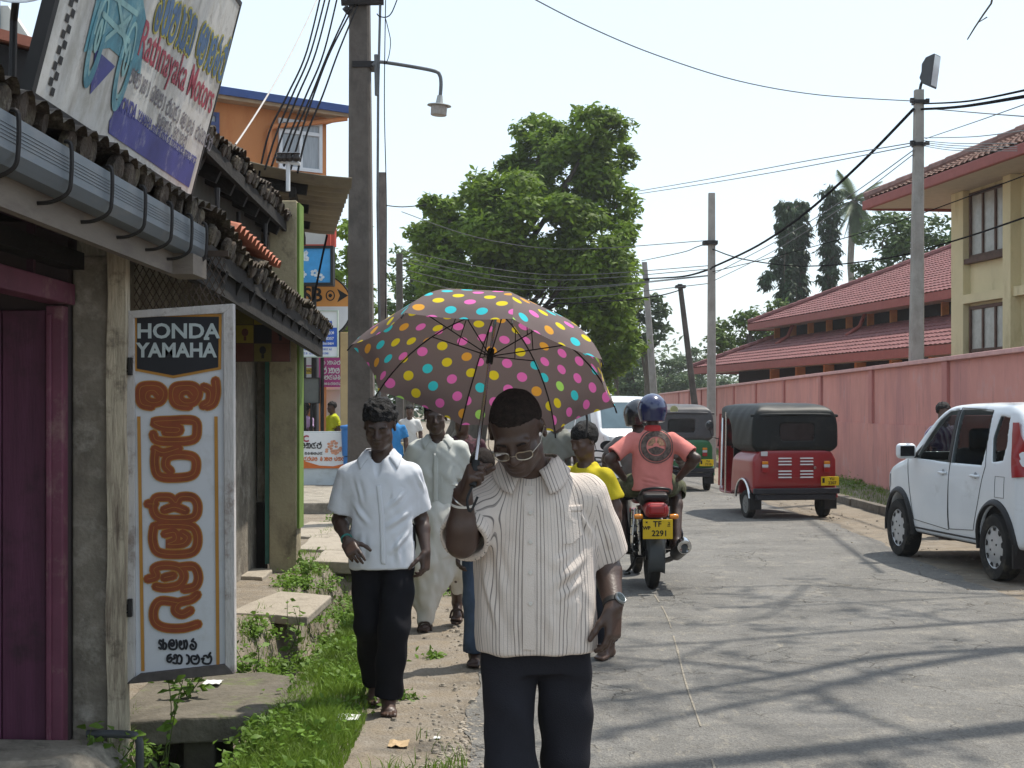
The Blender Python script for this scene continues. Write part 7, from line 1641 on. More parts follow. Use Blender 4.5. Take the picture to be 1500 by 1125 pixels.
def chaikin(pts, it=2, r=.25):
    for _ in range(it):
        o = []
        for i in range(len(pts)):
            a, b = pts[i], pts[(i + 1) % len(pts)]; o += [(a[0] + (b[0] - a[0]) * r, a[1] + (b[1] - a[1]) * r), (b[0] - (b[0] - a[0]) * r, b[1] - (b[1] - a[1]) * r)]
        pts = o
    return pts
class Body:
    """vehicle shell as the smooth intersection of side, plan and end outlines. Own frame: y forwards, x to its right, z up"""
    def __init__(s, side, plan, end, lo, hi, h=.014, k=.07):
        s.f = Field(lo, hi, h); X, Y, Z = s.f.ax
        ds = poly_sdf(chaikin(side), Y[:, None], Z[None, :])[None, :, :]; dp = poly_sdf(chaikin(plan), X[:, None], Y[None, :])[:, :, None]; de = poly_sdf(chaikin(end), X[:, None], Z[None, :])[:, None, :]
        s.f.F = smax(smax(np.broadcast_to(ds, s.f.F.shape), np.broadcast_to(dp, s.f.F.shape), k), np.broadcast_to(de, s.f.F.shape), k).astype(np.float32); s.solid = s.f.F.copy()
    def proj(s, pts, side):
        """carry points of an elevation on to the shell: side -1 left, +1 right, 'r' rear, 'f' front"""
        keep = s.f.F; s.f.F = s.solid; p = np.array(pts, float)
        if side in (-1, 1): o = np.stack([np.full(len(p), side * 1.6), p[:, 0], p[:, 1]], 1); D = np.repeat(np.array([[-side, 0, 0.0]]), len(p), 0)
        else: o = np.stack([p[:, 0], np.full(len(p), -1.5 if side == 'r' else 6.0), p[:, 1]], 1); D = np.repeat(np.array([[0, 1.0 if side == 'r' else -1.0, 0]]), len(p), 0)
        q, hit = s.f.ray(o, D, .0, 3.2 if side != 'f' else 5); g = s.f.grad(q); s.f.F = keep; return q, g
    def panel(s, root, name, outline, side, m, off=.004, step=.05, parent=None, thick=0.0, inset=0.0):
        """flush panel with the given outline laid on the shell"""
        bm = bmesh.new(); pts = []
        for i in range(len(outline)):
            a, b = outline[i], outline[(i + 1) % len(outline)]; L_ = math.dist(a, b); n = max(1, int(L_ / step)); pts += [(a[0] + (b[0] - a[0]) * k / n, a[1] + (b[1] - a[1]) * k / n) for k in range(n)]
        vs = [bm.verts.new((x, y, 0)) for x, y in pts]; fc = bm.faces.new(vs); bmesh.ops.triangulate(bm, faces=[fc])
        for _ in range(2):
            es = [e for e in bm.edges if e.calc_length() > step * 1.8]
            if not es: break
            bmesh.ops.subdivide_edges(bm, edges=es, cuts=1, use_grid_fill=False); bmesh.ops.triangulate(bm, faces=bm.faces[:])
        co = [(v.co.x, v.co.y) for v in bm.verts]; q, g = s.proj(co, side)
        for v, p, n_ in zip(bm.verts, q, g): v.co = Vector(p + n_ * (off - inset))
        me = bpy.data.meshes.new(name); bm.to_mesh(me); bm.free(); o = link_mesh(me, name, m, parent or root, world=False, smooth=50)
        if thick: k = o.modifiers.new("thickness", 'SOLIDIFY'); k.thickness = thick; k.offset = 0
        return o
    def seam(s, root, name, line, side, m, w=.006, off=.002, parent=None, closed=False):
        pts = []
        for i in range(len(line) - 1 + closed):
            a, b = line[i], line[(i + 1) % len(line)]; n = max(1, int(math.dist(a, b) / .04)); pts += [(a[0] + (b[0] - a[0]) * k / n, a[1] + (b[1] - a[1]) * k / n) for k in range(n)]
        if not closed: pts.append(line[-1])
        else: pts.append(line[0])
        q, g = s.proj(pts, side); mb = MB(); mb.tube([Vector(p + n * off) for p, n in zip(q, g)], w / 2, 5); return mb.build(name, m, parent or root, world=False)
    def cut_window(s, outline, side, k=.0):
        X, Y, Z = s.f.ax
        if side in (-1, 1): d = poly_sdf(outline, Y[:, None], Z[None, :])[None]; gate = (X * side > .35)[:, None, None]
        else:
            d = poly_sdf(outline, X[:, None], Z[None, :])[:, None, :]; m_ = .8 if side == 'r' else s.f.lo[1] + s.f.h * s.f.n[1] - 2.0
            gate = ((Y < m_) if side == 'r' else (Y > m_))[None, :, None]
        s.f.F = np.where(gate, np.maximum(s.f.F, -d), s.f.F).astype(np.float32)
    def hollow(s, t, zlo, zhi, y0, y1):
        X, Y, Z = s.f.ax; inner = s.solid + t; e = np.maximum(np.maximum(zlo - Z, Z - zhi)[None, None, :], np.maximum(y0 - Y, Y - y1)[None, :, None]); s.f.F = np.maximum(s.f.F, -np.maximum(inner, e)).astype(np.float32)
RUB = mat("tyre_rubber", (.018, .017, .016), rough=.85, var=.25, ns=10, dirt=((.10, .085, .065), .25, 6))
def tyre(mb, r, w, n=36): mb.lathe([(r * .64, -w * .42), (r * .80, -w * .5), (r * .95, -w * .46), (r, -w * .32), (r, w * .32), (r * .95, w * .46), (r * .80, w * .5), (r * .64, w * .42)], n)
def wheel(root, c, r, w, side, m_rim, name="wheel", hub=True, slots=9):
    """axis along the vehicle's x; outer face towards side"""
    Mx = Matrix.Translation(c) @ Matrix.Rotation(R(90) * side, 4, 'Y'); mb = MB(); prof = [(r * .64, -w * .42), (r * .80, -w * .5), (r * .95, -w * .47), (r, -w * .33), (r, w * .33), (r * .95, w * .47), (r * .80, w * .5), (r * .66, w * .43), (r * .64, w * .3)]
    mb.lathe(prof, 40, Mx); o = mb.build(name, RUB, root, world=False, smooth=40)
    mb = MB(); mb.lathe([(r * .655, w * .36), (r * .63, w * .40), (r * .58, w * .33), (r * .40, w * .40), (r * .16, w * .44), (0, w * .45)], 40, Mx); pass
    for k in range(slots):
        a = k * math.tau / slots; p = [(r * .50 * math.cos(a + q) * 1.0, r * .50 * math.sin(a + q)) for q in (-.10, .10)] + [(r * .60 * math.cos(a + q), r * .60 * math.sin(a + q)) for q in (.16, -.16)]
        mb.prism(p, .006, Mx @ Matrix.Translation((0, 0, w * .37)), 1)
    for k in range(4):
        a = k * math.tau / 4 + .4; mb.lathe([(r * .035, 0), (r * .03, .006), (0, .006)], 8, Mx @ Matrix.Translation((r * .22 * math.cos(a), r * .22 * math.sin(a), w * .425)), 1)
    mb.build("hubcap", [m_rim, MATS["matt_black"]], o, world=False, smooth=40); return o
def paint(name, col, coat=.5, rough=.35): return mat(name, col, rough=rough, var=.04, ns=2, coat=coat, spec=.5, dirt=((col[0] * .6 + .05, col[1] * .6 + .045, col[2] * .6 + .035), .12, 2.0, (1, 1, 1.5)))
WPT = paint("white_car_paint", (.66, .69, .72)); GSK = mat("black_trim", (.014, .014, .015), rough=.5, var=.2); CHR = mat("chrome", (.6, .6, .6), rough=.15, metal=1.0); SEAT = mat("grey_seat_cloth", (.10, .10, .10), rough=.9, var=.15)
REDL = mat("red_lamp_lens", (.28, .012, .014), rough=.3, spec=.5, var=.15); CLRL = mat("clear_lamp_lens", (.5, .5, .5), rough=.3, spec=.5); AMB = mat("amber_lamp_lens", (.62, .22, .02), rough=.12, spec=.7)
CG = glass("tinted_car_glass", (.34, .37, .37), .03, .05)
# ---- white hatchback on the right
car = thing("hatchback_car", "white hatchback car with dark wheel arch trim parked half on the sandy shoulder", "car", (0, 0, 0))
fwp = Vector((4.31, 16.3, 0)); rwp = Vector((4.60, 14.05, 0)); dv = (fwp - rwp).normalized(); rzc = math.atan2(dv.y, dv.x) - R(90); rt = Vector((dv.y, -dv.x, 0))
cc = rwp + rt * .66 - dv * .52; car.location = cc; car.rotation_euler = (0, 0, rzc); car.scale = (1.03, 1.03, 1.085)
side = [(.0, .36), (.0, .60), (.03, .95), (.10, 1.22), (.20, 1.44), (.42, 1.525), (1.0, 1.555), (1.65, 1.54), (1.95, 1.48), (2.32, 1.22), (2.60, 1.00), (2.95, .93), (3.22, .82), (3.36, .66), (3.395, .50), (3.37, .30), (3.2, .22), (.2, .25)]
plan = [(-.70, .0), (.70, .0), (.738, .35), (.738, 2.9), (.66, 3.25), (.42, 3.40), (-.42, 3.40), (-.66, 3.25), (-.738, 2.9), (-.738, .35)]
end = [(-.66, .2), (.66, .2), (.735, .42), (.74, .80), (.715, .95), (.60, 1.46), (.50, 1.56), (-.50, 1.56), (-.60, 1.46), (-.715, .95), (-.74, .80), (-.735, .42)]
cb = Body(side, plan, end, (-.86, -.12, .1), (.86, 3.55, 1.66), .0135, .05)
W_F = [(2.36, 1.00), (2.22, 1.16), (1.98, 1.37), (1.80, 1.455), (1.60, 1.47), (1.57, .985)]; W_R = [(1.50, .985), (1.535, 1.472), (1.15, 1.475), (.84, 1.45), (.80, 1.20), (.83, .985)]; W_Q = [(.62, 1.02), (.70, 1.22), (.66, 1.42), (.46, 1.40), (.40, 1.18), (.42, 1.04)]
REARW = [(-.50, 1.03), (.50, 1.03), (.50, 1.38), (.44, 1.42), (-.44, 1.42), (-.50, 1.38)]; FRW = [(-.58, 1.06), (.58, 1.06), (.52, 1.42), (-.52, 1.42)]
cb.hollow(.045, .40, 1.52, .12, 2.62)
for sd_ in (-1, 1):
    for w_ in (W_F, W_R, W_Q): cb.cut_window(w_, sd_)
cb.cut_window(REARW, 'r'); cb.cut_window(FRW, 'f')
for sd_ in (-1, 1):
    for y in (.52, 2.80):
        cb.f.cap((sd_ * .45, y, .30), (sd_ * .95, y, .30), .345, None, .01, cut=True)
field_mesh(cb.f, "body", WPT, car, it=1)
for sd_ in (-1, 1):
    for nm, w_ in (("front_window", W_F), ("rear_window", W_R), ("quarter_window", W_Q)): cb.panel(car, nm, w_, sd_, CG, off=-.006)
    cb.panel(car, "door_pillar", [(1.575, .985), (1.605, 1.47), (1.53, 1.472), (1.495, .985)], sd_, GSK, off=.003)
    cb.panel(car, "mirror_patch", [(2.52, .995), (2.36, 1.0), (2.24, 1.14), (2.40, 1.05)], sd_, GSK, off=.003)
    for nm, yc, st in (("front_arch_trim", 2.80, 0), ("rear_arch_trim", .52, 0)):
        mb = MB(); q = []
        for k in range(25):
            a = R(-8) + R(196) * k / 24; q.append((yc + .37 * math.cos(a), .30 + .375 * math.sin(a)))
        qq, gg = cb.proj(q, sd_); qq[:, 0] = sd_ * np.maximum(np.abs(qq[:, 0]), .70); mb.tube([Vector(p) + Vector((sd_ * .004, 0, 0)) for p in qq], .034, 7, flat=.7); mb.build(nm, GSK, car, world=False, smooth=60)
    cb.panel(car, "sill_trim", [(.92, .27), (2.40, .27), (2.40, .33), (.92, .33)], sd_, GSK, off=.006, thick=.004)
    cb.seam(car, "door_seam", [(2.58, .98), (2.50, .7), (2.40, .40), (1.55, .36), (1.515, .98)], sd_, GSK); cb.seam(car, "door_seam", [(1.54, 1.49), (1.52, .98), (1.53, .37), (.98, .40), (.86, .66), (.74, .98), (.80, 1.2), (.84, 1.47), (1.54, 1.49)], sd_, GSK)
    cb.seam(car, "fuel_flap_seam", [(.34, .72), (.52, .72), (.52, .90), (.34, .90)], sd_, GSK, w=.004, closed=True) if sd_ < 0 else None
    for y in (1.66, .93):
        q, g = cb.proj([(y, .885)], sd_); p = Vector(q[0]); mb = MB(); mb.tube(crom([p + Vector((0, .075, 0)), p + Vector((sd_ * .024, .06, 0)), p + Vector((sd_ * .03, 0, .003)), p + Vector((sd_ * .024, -.06, 0)), p + Vector((0, -.075, 0))], 4), .013, 7); mb.build("door_handle", WPT, car, world=False, smooth=60)
        mb = MB(); mb.lathe([(0, .004), (.032, .002), (.036, 0)], 16, Matrix.Translation(p) @ Matrix.Rotation(R(90) * sd_, 4, 'Y')); mb.build("handle_recess", mat("recess_grey", (.30, .31, .32), rough=.5), car, world=False)
    q, g = cb.proj([(2.36, 1.02)], sd_); p = Vector(q[0]); f_ = Field(p - Vector((.3, .2, .2)), p + Vector((.3, .2, .25)), .009); f_.rbox(p + Vector((sd_ * .12, .0, .05)), (.10, .055, .075), .045); mr = field_mesh(f_, "wing_mirror", WPT, car)
    mb = MB(); mb.tube([p + Vector((sd_ * -.01, 0, .0)), p + Vector((sd_ * .06, 0, .02))], .02, 6); mb.build("mirror_arm", GSK, mr, world=False)
    mb = MB(); mb.box(p + Vector((sd_ * .125, -.056, .05)), (.15, .004, .10)); mb.build("mirror_glass", mat("mirror_glass", (.05, .05, .055), rough=.05, metal=.6), mr, world=False, bevel=.001)
    cb.panel(car, "tail_lamp", [(.02, .92), (.17, .90), (.25, 1.16), (.33, 1.36), (.21, 1.36), (.11, 1.20)], sd_, REDL, off=.02)
    q, g = cb.proj([(2.60, .62)], sd_); mb = MB(); mb.lathe([(.022, 0), (.018, .01), (0, .013)], 14, Matrix.Translation(Vector(q[0])) @ Matrix.Rotation(R(90) * sd_, 4, 'Y')); mb.build("side_repeater", AMB, car, world=False)
    cb.panel(car, "headlamp", [(3.05, .70), (3.30, .62), (3.33, .78), (3.10, .88)], sd_, CLRL, off=.006)
    wheel(car, Vector((sd_ * .655, .52, .288)), .288, .18, sd_, mat("silver_hubcap", (.46, .47, .48), rough=.35, metal=.4, var=.1)); wheel(car, Vector((sd_ * .655, 2.80, .288)), .288, .18, sd_, MATS["silver_hubcap"])
    mb = MB(); mb.hexa([(sd_ * .73, .13, .14), (sd_ * .50, .13, .14), (sd_ * .73, .16, .14), (sd_ * .50, .16, .14), (sd_ * .73, .13, .34), (sd_ * .50, .13, .34), (sd_ * .73, .16, .34), (sd_ * .50, .16, .34)]); mb.build("mud_flap", GSK, car, world=False)
cb.panel(car, "rear_screen", REARW, 'r', CG, off=-.006); cb.panel(car, "windscreen", FRW, 'f', CG, off=-.006)
for y in (.95, 1.85):
    for x in (-.36, .36): f_ = Field((x - .3, y - .4, .3), (x + .3, y + .4, 1.4), .02); f_.rbox((x, y + .05, .55), (.22, .25, .09), .06); f_.rbox((x, y - .2, .82), (.21, .08, .30), .06, rot3(0, R(-10)), .05); f_.rbox((x, y - .26, 1.2), (.12, .05, .10), .04, None, .03); field_mesh(f_, "seat", SEAT, car)
mb = MB(); mb.b2((-.62, 2.25, .72), (.62, 2.6, .98)); mb.build("dashboard", GSK, car, world=False, bevel=.05); mb = MB(); mb.lathe([(.17, 0), (.185, .012), (.17, .024)], 24, Matrix.Translation((.36, 2.16, .98)) @ Matrix.Rotation(R(65), 4, 'X')); mb.build("steering_wheel", GSK, car, world=False)
mb = MB(); mb.b2((-.66, -.02, .34), (.66, .06, .62)); mb.build("rear_bumper", WPT, car, world=False, bevel=.03)
# ---- three-wheelers
def tuk(label, loc, rz, col, hood, emblem=False, lamps=True):
    t = thing("three_wheeler", label, "three wheeler", loc, rz); pm = paint("tuk_paint_" + col[0], col[1], coat=.35); hm = hood
    # lower tub
    side = [(.0, .40), (.0, .98), (.06, 1.02), (.95, 1.02), (1.05, .60), (1.12, .30), (1.9, .26), (2.25, .32), (2.48, .55), (2.45, 1.0), (2.40, 1.04), (2.36, 1.0), (2.36, .60), (2.22, .42), (1.8, .34), (1.15, .34), (1.0, .36), (.2, .34)]
    plan = [(-.62, .0), (.62, .0), (.655, .12), (.655, 1.0), (.60, 1.7), (.42, 2.3), (.22, 2.5), (-.22, 2.5), (-.42, 2.3), (-.60, 1.7), (-.655, 1.0), (-.655, .12)]
    end = [(-.60, .25), (.60, .25), (.655, .45), (.645, 1.1), (-.645, 1.1), (-.655, .45)]
    tb_ = Body(side, plan, end, (-.8, -.12, .18), (.8, 2.62, 1.2), .016, .05)
    for sd_ in (-1, 1): tb_.f.cap((sd_ * .42, .42, .26), (sd_ * .9, .42, .26), .30, None, .01, cut=True)
    field_mesh(tb_.f, "body", pm, t)
    # hood: rounded canopy with an overhanging brow
    side = [(-.012, .90), (-.005, 1.30), (.0, 1.50), (.06, 1.62), (.30, 1.69), (1.0, 1.70), (1.60, 1.68), (2.0, 1.58), (2.12, 1.48), (2.0, 1.44), (.98, 1.46), (.98, .90)]
    plan = [(-.655, -.012), (.655, -.012), (.668, .05), (.668, .9), (.60, 1.4), (.47, 2.12), (-.47, 2.12), (-.60, 1.4), (-.668, .9), (-.668, .05)]
    end = [(-.668, .90), (.668, .90), (.66, 1.35), (.61, 1.57), (.44, 1.70), (-.44, 1.70), (-.61, 1.57), (-.66, 1.35)]
    hb = Body(side, plan, end, (-.8, -.15, .8), (.8, 2.25, 1.8), .016, .035); hb.hollow(.035, .7, 1.64, .03, 2.3)
    RW = [(-.20, 1.14), (.26, 1.14), (.28, 1.17), (.28, 1.36), (.25, 1.39), (-.20, 1.39), (-.23, 1.36), (-.23, 1.17)]; hb.cut_window(RW, 'r')
    hd_ = field_mesh(hb.f, "hood", hm, t, disp=lambda V: .003 * sines(V, 16, 5) * (V[:, 2] > 1.05))
    hb.panel(t, "rear_window", RW, 'r', mat("dull_plastic_window", (.02, .021, .02), rough=.15, spec=.5, var=.4, ns=6), off=-.012)
    mb = MB(); q = [(-.66, 1.50), (-.4, 1.515), (0, 1.52), (.4, 1.515), (.66, 1.50)]; qq, g = hb.proj(q, 'r'); mb.tube(crom([Vector(p) + Vector((0, -.012, 0)) for p in qq], 5), .022, 6); mb.build("brow_hem", hm, hd_, world=False, smooth=60)
    if emblem:
        q, g = hb.proj([(-.12, 1.58)], 'r'); Mx = Matrix.Translation(Vector(q[0]) + Vector((0, -.01, 0))) @ Matrix.Rotation(R(75), 4, 'X'); mb = MB()
        mb.lathe([(.065, 0), (.078, .003), (.078, .0), (.065, .0)], 24, Mx); mb.lathe([(.0, .002), (.03, .002)], 6, Mx); strokes(mb, [[(.04 * math.cos(k * math.tau / 12), .04 * math.sin(k * math.tau / 12)) for k in range(13)]], .012, Mx, 0, .003); mb.build("emblem", mat("pale_gold_emblem", (.42, .40, .20)), hd_, world=False)
    # frame at the open sides, windscreen
    for sd_ in (-1, 1):
        mb = MB(); mb.tube([(sd_ * .60, 1.42, .32), (sd_ * .585, 1.42, 1.55)], .016, 8); mb.tube([(sd_ * .52, 1.88, .40), (sd_ * .46, 1.98, 1.50)], .024, 8); mb.build("side_pole", CHR if sd_ < 0 else GSK, t, world=False); mb = MB(); mb.tube([(sd_ * .50, 1.95, .40), (sd_ * .455, 2.03, 1.52)], .045, 8); mb.build("front_pillar", pm, t, world=False)
        mb = MB(); mb.tube([(sd_ * .5, 2.0, 1.12), (sd_ * .62, 2.03, 1.16), (sd_ * .66, 2.04, 1.28)], .008, 6); mr = mb.build("mirror_arm", GSK, t, world=False)
        mb = MB(); mb.lathe([(0, -.012), (.05, -.01), (.066, 0), (.06, .008), (0, .008)], 20, Matrix.Translation((sd_ * .66, 2.03, 1.34)) @ Matrix.Rotation(R(90), 4, 'X') @ Matrix.Diagonal((1, 1.2, 1, 1))); mb.build("mirror", mat("mirror_grey", (.16, .16, .16), rough=.2, metal=.6), mr, world=False, smooth=50)
    mb = MB(); mb.add([(-.42, 2.38, 1.0), (.42, 2.38, 1.0), (.45, 2.05, 1.50), (-.45, 2.05, 1.50)], [(0, 1, 2, 3)]); mb.build("windscreen", MATS.get("dark_window_glass") or mat("dark_window_glass", (.035, .045, .05), rough=.05, spec=.7, var=.3, ns=2), t, world=False)
    mb = MB(); mb.b2((-.60, 1.0, .4), (.60, 1.03, 1.45)); mb.build("partition", GSK, t, world=False)
    f_ = Field((-.6, .2, .3), (.6, 1.0, 1.35), .025); f_.rbox((0, .62, .55), (.55, .26, .09), .05); f_.rbox((0, .28, .9), (.55, .08, .30), .05, None, .04); field_mesh(f_, "passenger_seat", SEAT, t)
    f_ = Field((-.4, 1.2, .3), (.4, 1.9, 1.25), .025); f_.rbox((0, 1.45, .62), (.26, .2, .08), .05); field_mesh(f_, "driver_seat", SEAT, t)
    mb = MB(); mb.tube([(-.3, 2.02, 1.0), (.3, 2.02, 1.0)], .016, 8); mb.build("handlebar", GSK, t, world=False)
    # rear details
    mb = MB()
    for gx in (-.17, .16):
        for gz_ in (.885, .84, .795, .70, .655, .61):
            mb.prism([(-.10, -.008), (.10, -.008), (.095, .010), (-.095, .010)], .016, Matrix.Translation((gx, -.006, gz_)) @ Matrix.Rotation(R(90), 4, 'X'))
    mb.build("louvres", mat("white_louvre", (.68, .68, .68), rough=.4, var=.05), t, world=False)
    for sd_ in (-1, 1):
        for nm, z0, z1, m in (("indicator_lamp", .80, .845, AMB), ("reversing_lamp", .752, .797, CLRL), ("tail_lamp", .68, .749, REDL)):
            mb = MB(); mb.b2((sd_ * .47 - .045, -.028, z0), (sd_ * .47 + .045, .0, z1)); mb.build(nm, m, t, world=False, bevel=.008)
    for sd_ in (-1, 1):
        mb = MB(); mb.tube([(sd_ * .665, .42 + .315 * math.cos(a), .26 + .315 * math.sin(a)) for a in [R(8) + R(164) * k / 16 for k in range(17)]], .02, 6); mb.build("wheel_arch", CHR if sd_ < 0 else pm, t, world=False, smooth=60)
        wheel(t, Vector((sd_ * .575, .42, .205)), .205, .11, sd_, mat("dusty_steel_rim", (.20, .20, .19), rough=.6, metal=.3), slots=0)
        mb = MB(); mb.b2((sd_ * .575 - .09, .10, .14), (sd_ * .575 + .09, .112, .38)); mb.build("mud_flap", GSK, t, world=False)
    wheel(t, Vector((0, 2.2, .205)), .205, .10, 1, MATS["dusty_steel_rim"], "front_wheel", slots=0)
    mb = MB(); mb.b2((-.655, -.055, .37), (.655, .0, .455)); mb.b2((-.60, -.03, .28), (.60, .05, .365)); mb.build("rear_bumper", mat("bumper_black", (.022, .023, .028), rough=.45, var=.2), t, world=False, bevel=.015)
    mb = MB(); mb.b2((.36, -.075, .49), (.63, -.058, .62)); pl_ = mb.build("number_plate", mat("yellow_plate", (.62, .42, .012), rough=.45, var=.08), t, world=False, bevel=.004)
    text_mesh("YU", .055, "lettering", BLK, pl_, Matrix.Translation((.52, -.077, .585)) @ Matrix.Rotation(R(90), 4, 'X'), world=False, fat=.001); text_mesh("2207" if col[0] == "red" else "7110", .062, "lettering", BLK, pl_, Matrix.Translation((.525, -.077, .527)) @ Matrix.Rotation(R(90), 4, 'X'), world=False, fat=.001)
    mb = MB(); mb.b2((.375, -.077, .53), (.41, -.0755, .60)); mb.build("plate_mark", BLK, pl_, world=False)
    mb = MB(); mb.b2((-.53, -.004, .92), (-.43, .0, .985)); mb.build("sticker", mat("pale_sticker", (.5, .5, .5)), t, world=False, bevel=.006)
    mb = MB(); mb.lathe([(.026, 0), (.022, .02), (0, .022)], 14, Matrix.Translation((.285, -.002, .75)) @ Matrix.Rotation(R(90), 4, 'X')); mb.build("latch", CHR, t, world=False)
    return t
HB = mat("black_vinyl", (.011, .013, .0125), rough=.5, var=.15, ns=3, spec=.22, dirt=((.035, .035, .032), .3, 4))
HG = mat("grey_vinyl", (.06, .058, .062), rough=.5, var=.15, ns=3, spec=.4, dirt=((.10, .09, .085), .3, 4))
q = P(1157, 757, 21.95); tuk("red three wheeler with a black vinyl hood and white louvres, seen from behind", (q.x + .05, 21.75, .0), R(10), ("red", (.25, .011, .015)), HB)
q = P(992, 718, 29.4); tuk("green three wheeler with a grey hood, behind the two motorcycle riders", (q.x + .02, 29.0, .0), R(2), ("green", (.008, .115, .035)), HG, emblem=True)
# ---- white van coming the other way
van = thing("van", "white van facing up the road behind the motorcycle riders", "van", (0, 0, 0))
van.location = (1.32, 37.3, 0); van.rotation_euler = (0, 0, R(180 + 19))
side = [(.0, .30), (.0, 1.1), (.08, 1.75), (.3, 1.90), (3.4, 1.90), (3.66, 1.82), (4.0, 1.32), (4.12, 1.10), (4.40, .99), (4.5, .6), (4.45, .3)]
plan = [(-.80, .0), (.80, .0), (.85, .4), (.85, 3.9), (.70, 4.40), (.4, 4.5), (-.4, 4.5), (-.70, 4.40), (-.85, 3.9), (-.85, .4)]
end = [(-.78, .25), (.78, .25), (.85, .5), (.84, 1.05), (.70, 1.80), (.58, 1.92), (-.58, 1.92), (-.70, 1.80), (-.84, 1.05), (-.85, .5)]
vb = Body(side, plan, end, (-.95, -.1, .15), (.95, 4.65, 2.05), .024, .06)
for sd_ in (-1, 1):
    for y in (.8, 3.6): vb.f.cap((sd_ * .5, y, .32), (sd_ * 1.1, y, .32), .37, None, .01, cut=True)
field_mesh(vb.f, "body", WPT, van)
DG = mat("dark_window_glass", (.035, .045, .05), rough=.05, spec=.7, var=.3, ns=2); SGL = mat("sky_lit_windscreen", (.10, .15, .18), rough=.12, spec=.3, var=.2, ns=2)
for sd_ in (-1, 1):
    for w_ in ([(3.78, 1.12), (3.42, 1.66), (2.75, 1.70), (2.75, 1.12)], [(2.66, 1.12), (2.66, 1.70), (1.6, 1.70), (1.6, 1.12)], [(1.5, 1.12), (1.5, 1.70), (.3, 1.68), (.3, 1.12)]): vb.panel(van, "side_window", w_, sd_, DG, off=.006, step=.1)
    wheel(van, Vector((sd_ * .74, .8, .31)), .31, .2, sd_, MATS["silver_hubcap"]); wheel(van, Vector((sd_ * .74, 3.6, .31)), .31, .2, sd_, MATS["silver_hubcap"])
    f_ = Field((sd_ * .98 - .2, 3.4, 1.0), (sd_ * .98 + .2, 3.9, 1.45), .014); f_.rbox((sd_ * .99, 3.66, 1.22), (.12, .06, .09), .05); mr = field_mesh(f_, "wing_mirror", CHR, van)
    vb.panel(van, "headlamp", [(sd_ * .42, .80), (sd_ * .72, .82), (sd_ * .74, .98), (sd_ * .44, .96)], 'f', CLRL, off=.008, step=.08)
    mb = MB(); q, g = vb.proj([(2.9, 1.0), (3.1, 1.0)], sd_); mb.tube([Vector(p) + Vector((sd_ * .02, 0, 0)) for p in q], .016, 6); mb.build("door_handle", GSK, van, world=False)
vb.panel(van, "windscreen", [(-.70, 1.16), (.70, 1.16), (.60, 1.74), (-.60, 1.74)], 'f', SGL, off=.008, step=.1); vb.panel(van, "grille", [(-.36, .74), (.36, .74), (.38, .90), (-.38, .90)], 'f', GSK, off=.008, step=.1)
mb = MB(); mb.box((0, 4.5, .52), (.5, .012, .11)); pl_ = mb.build("number_plate", WHT, van, world=False)
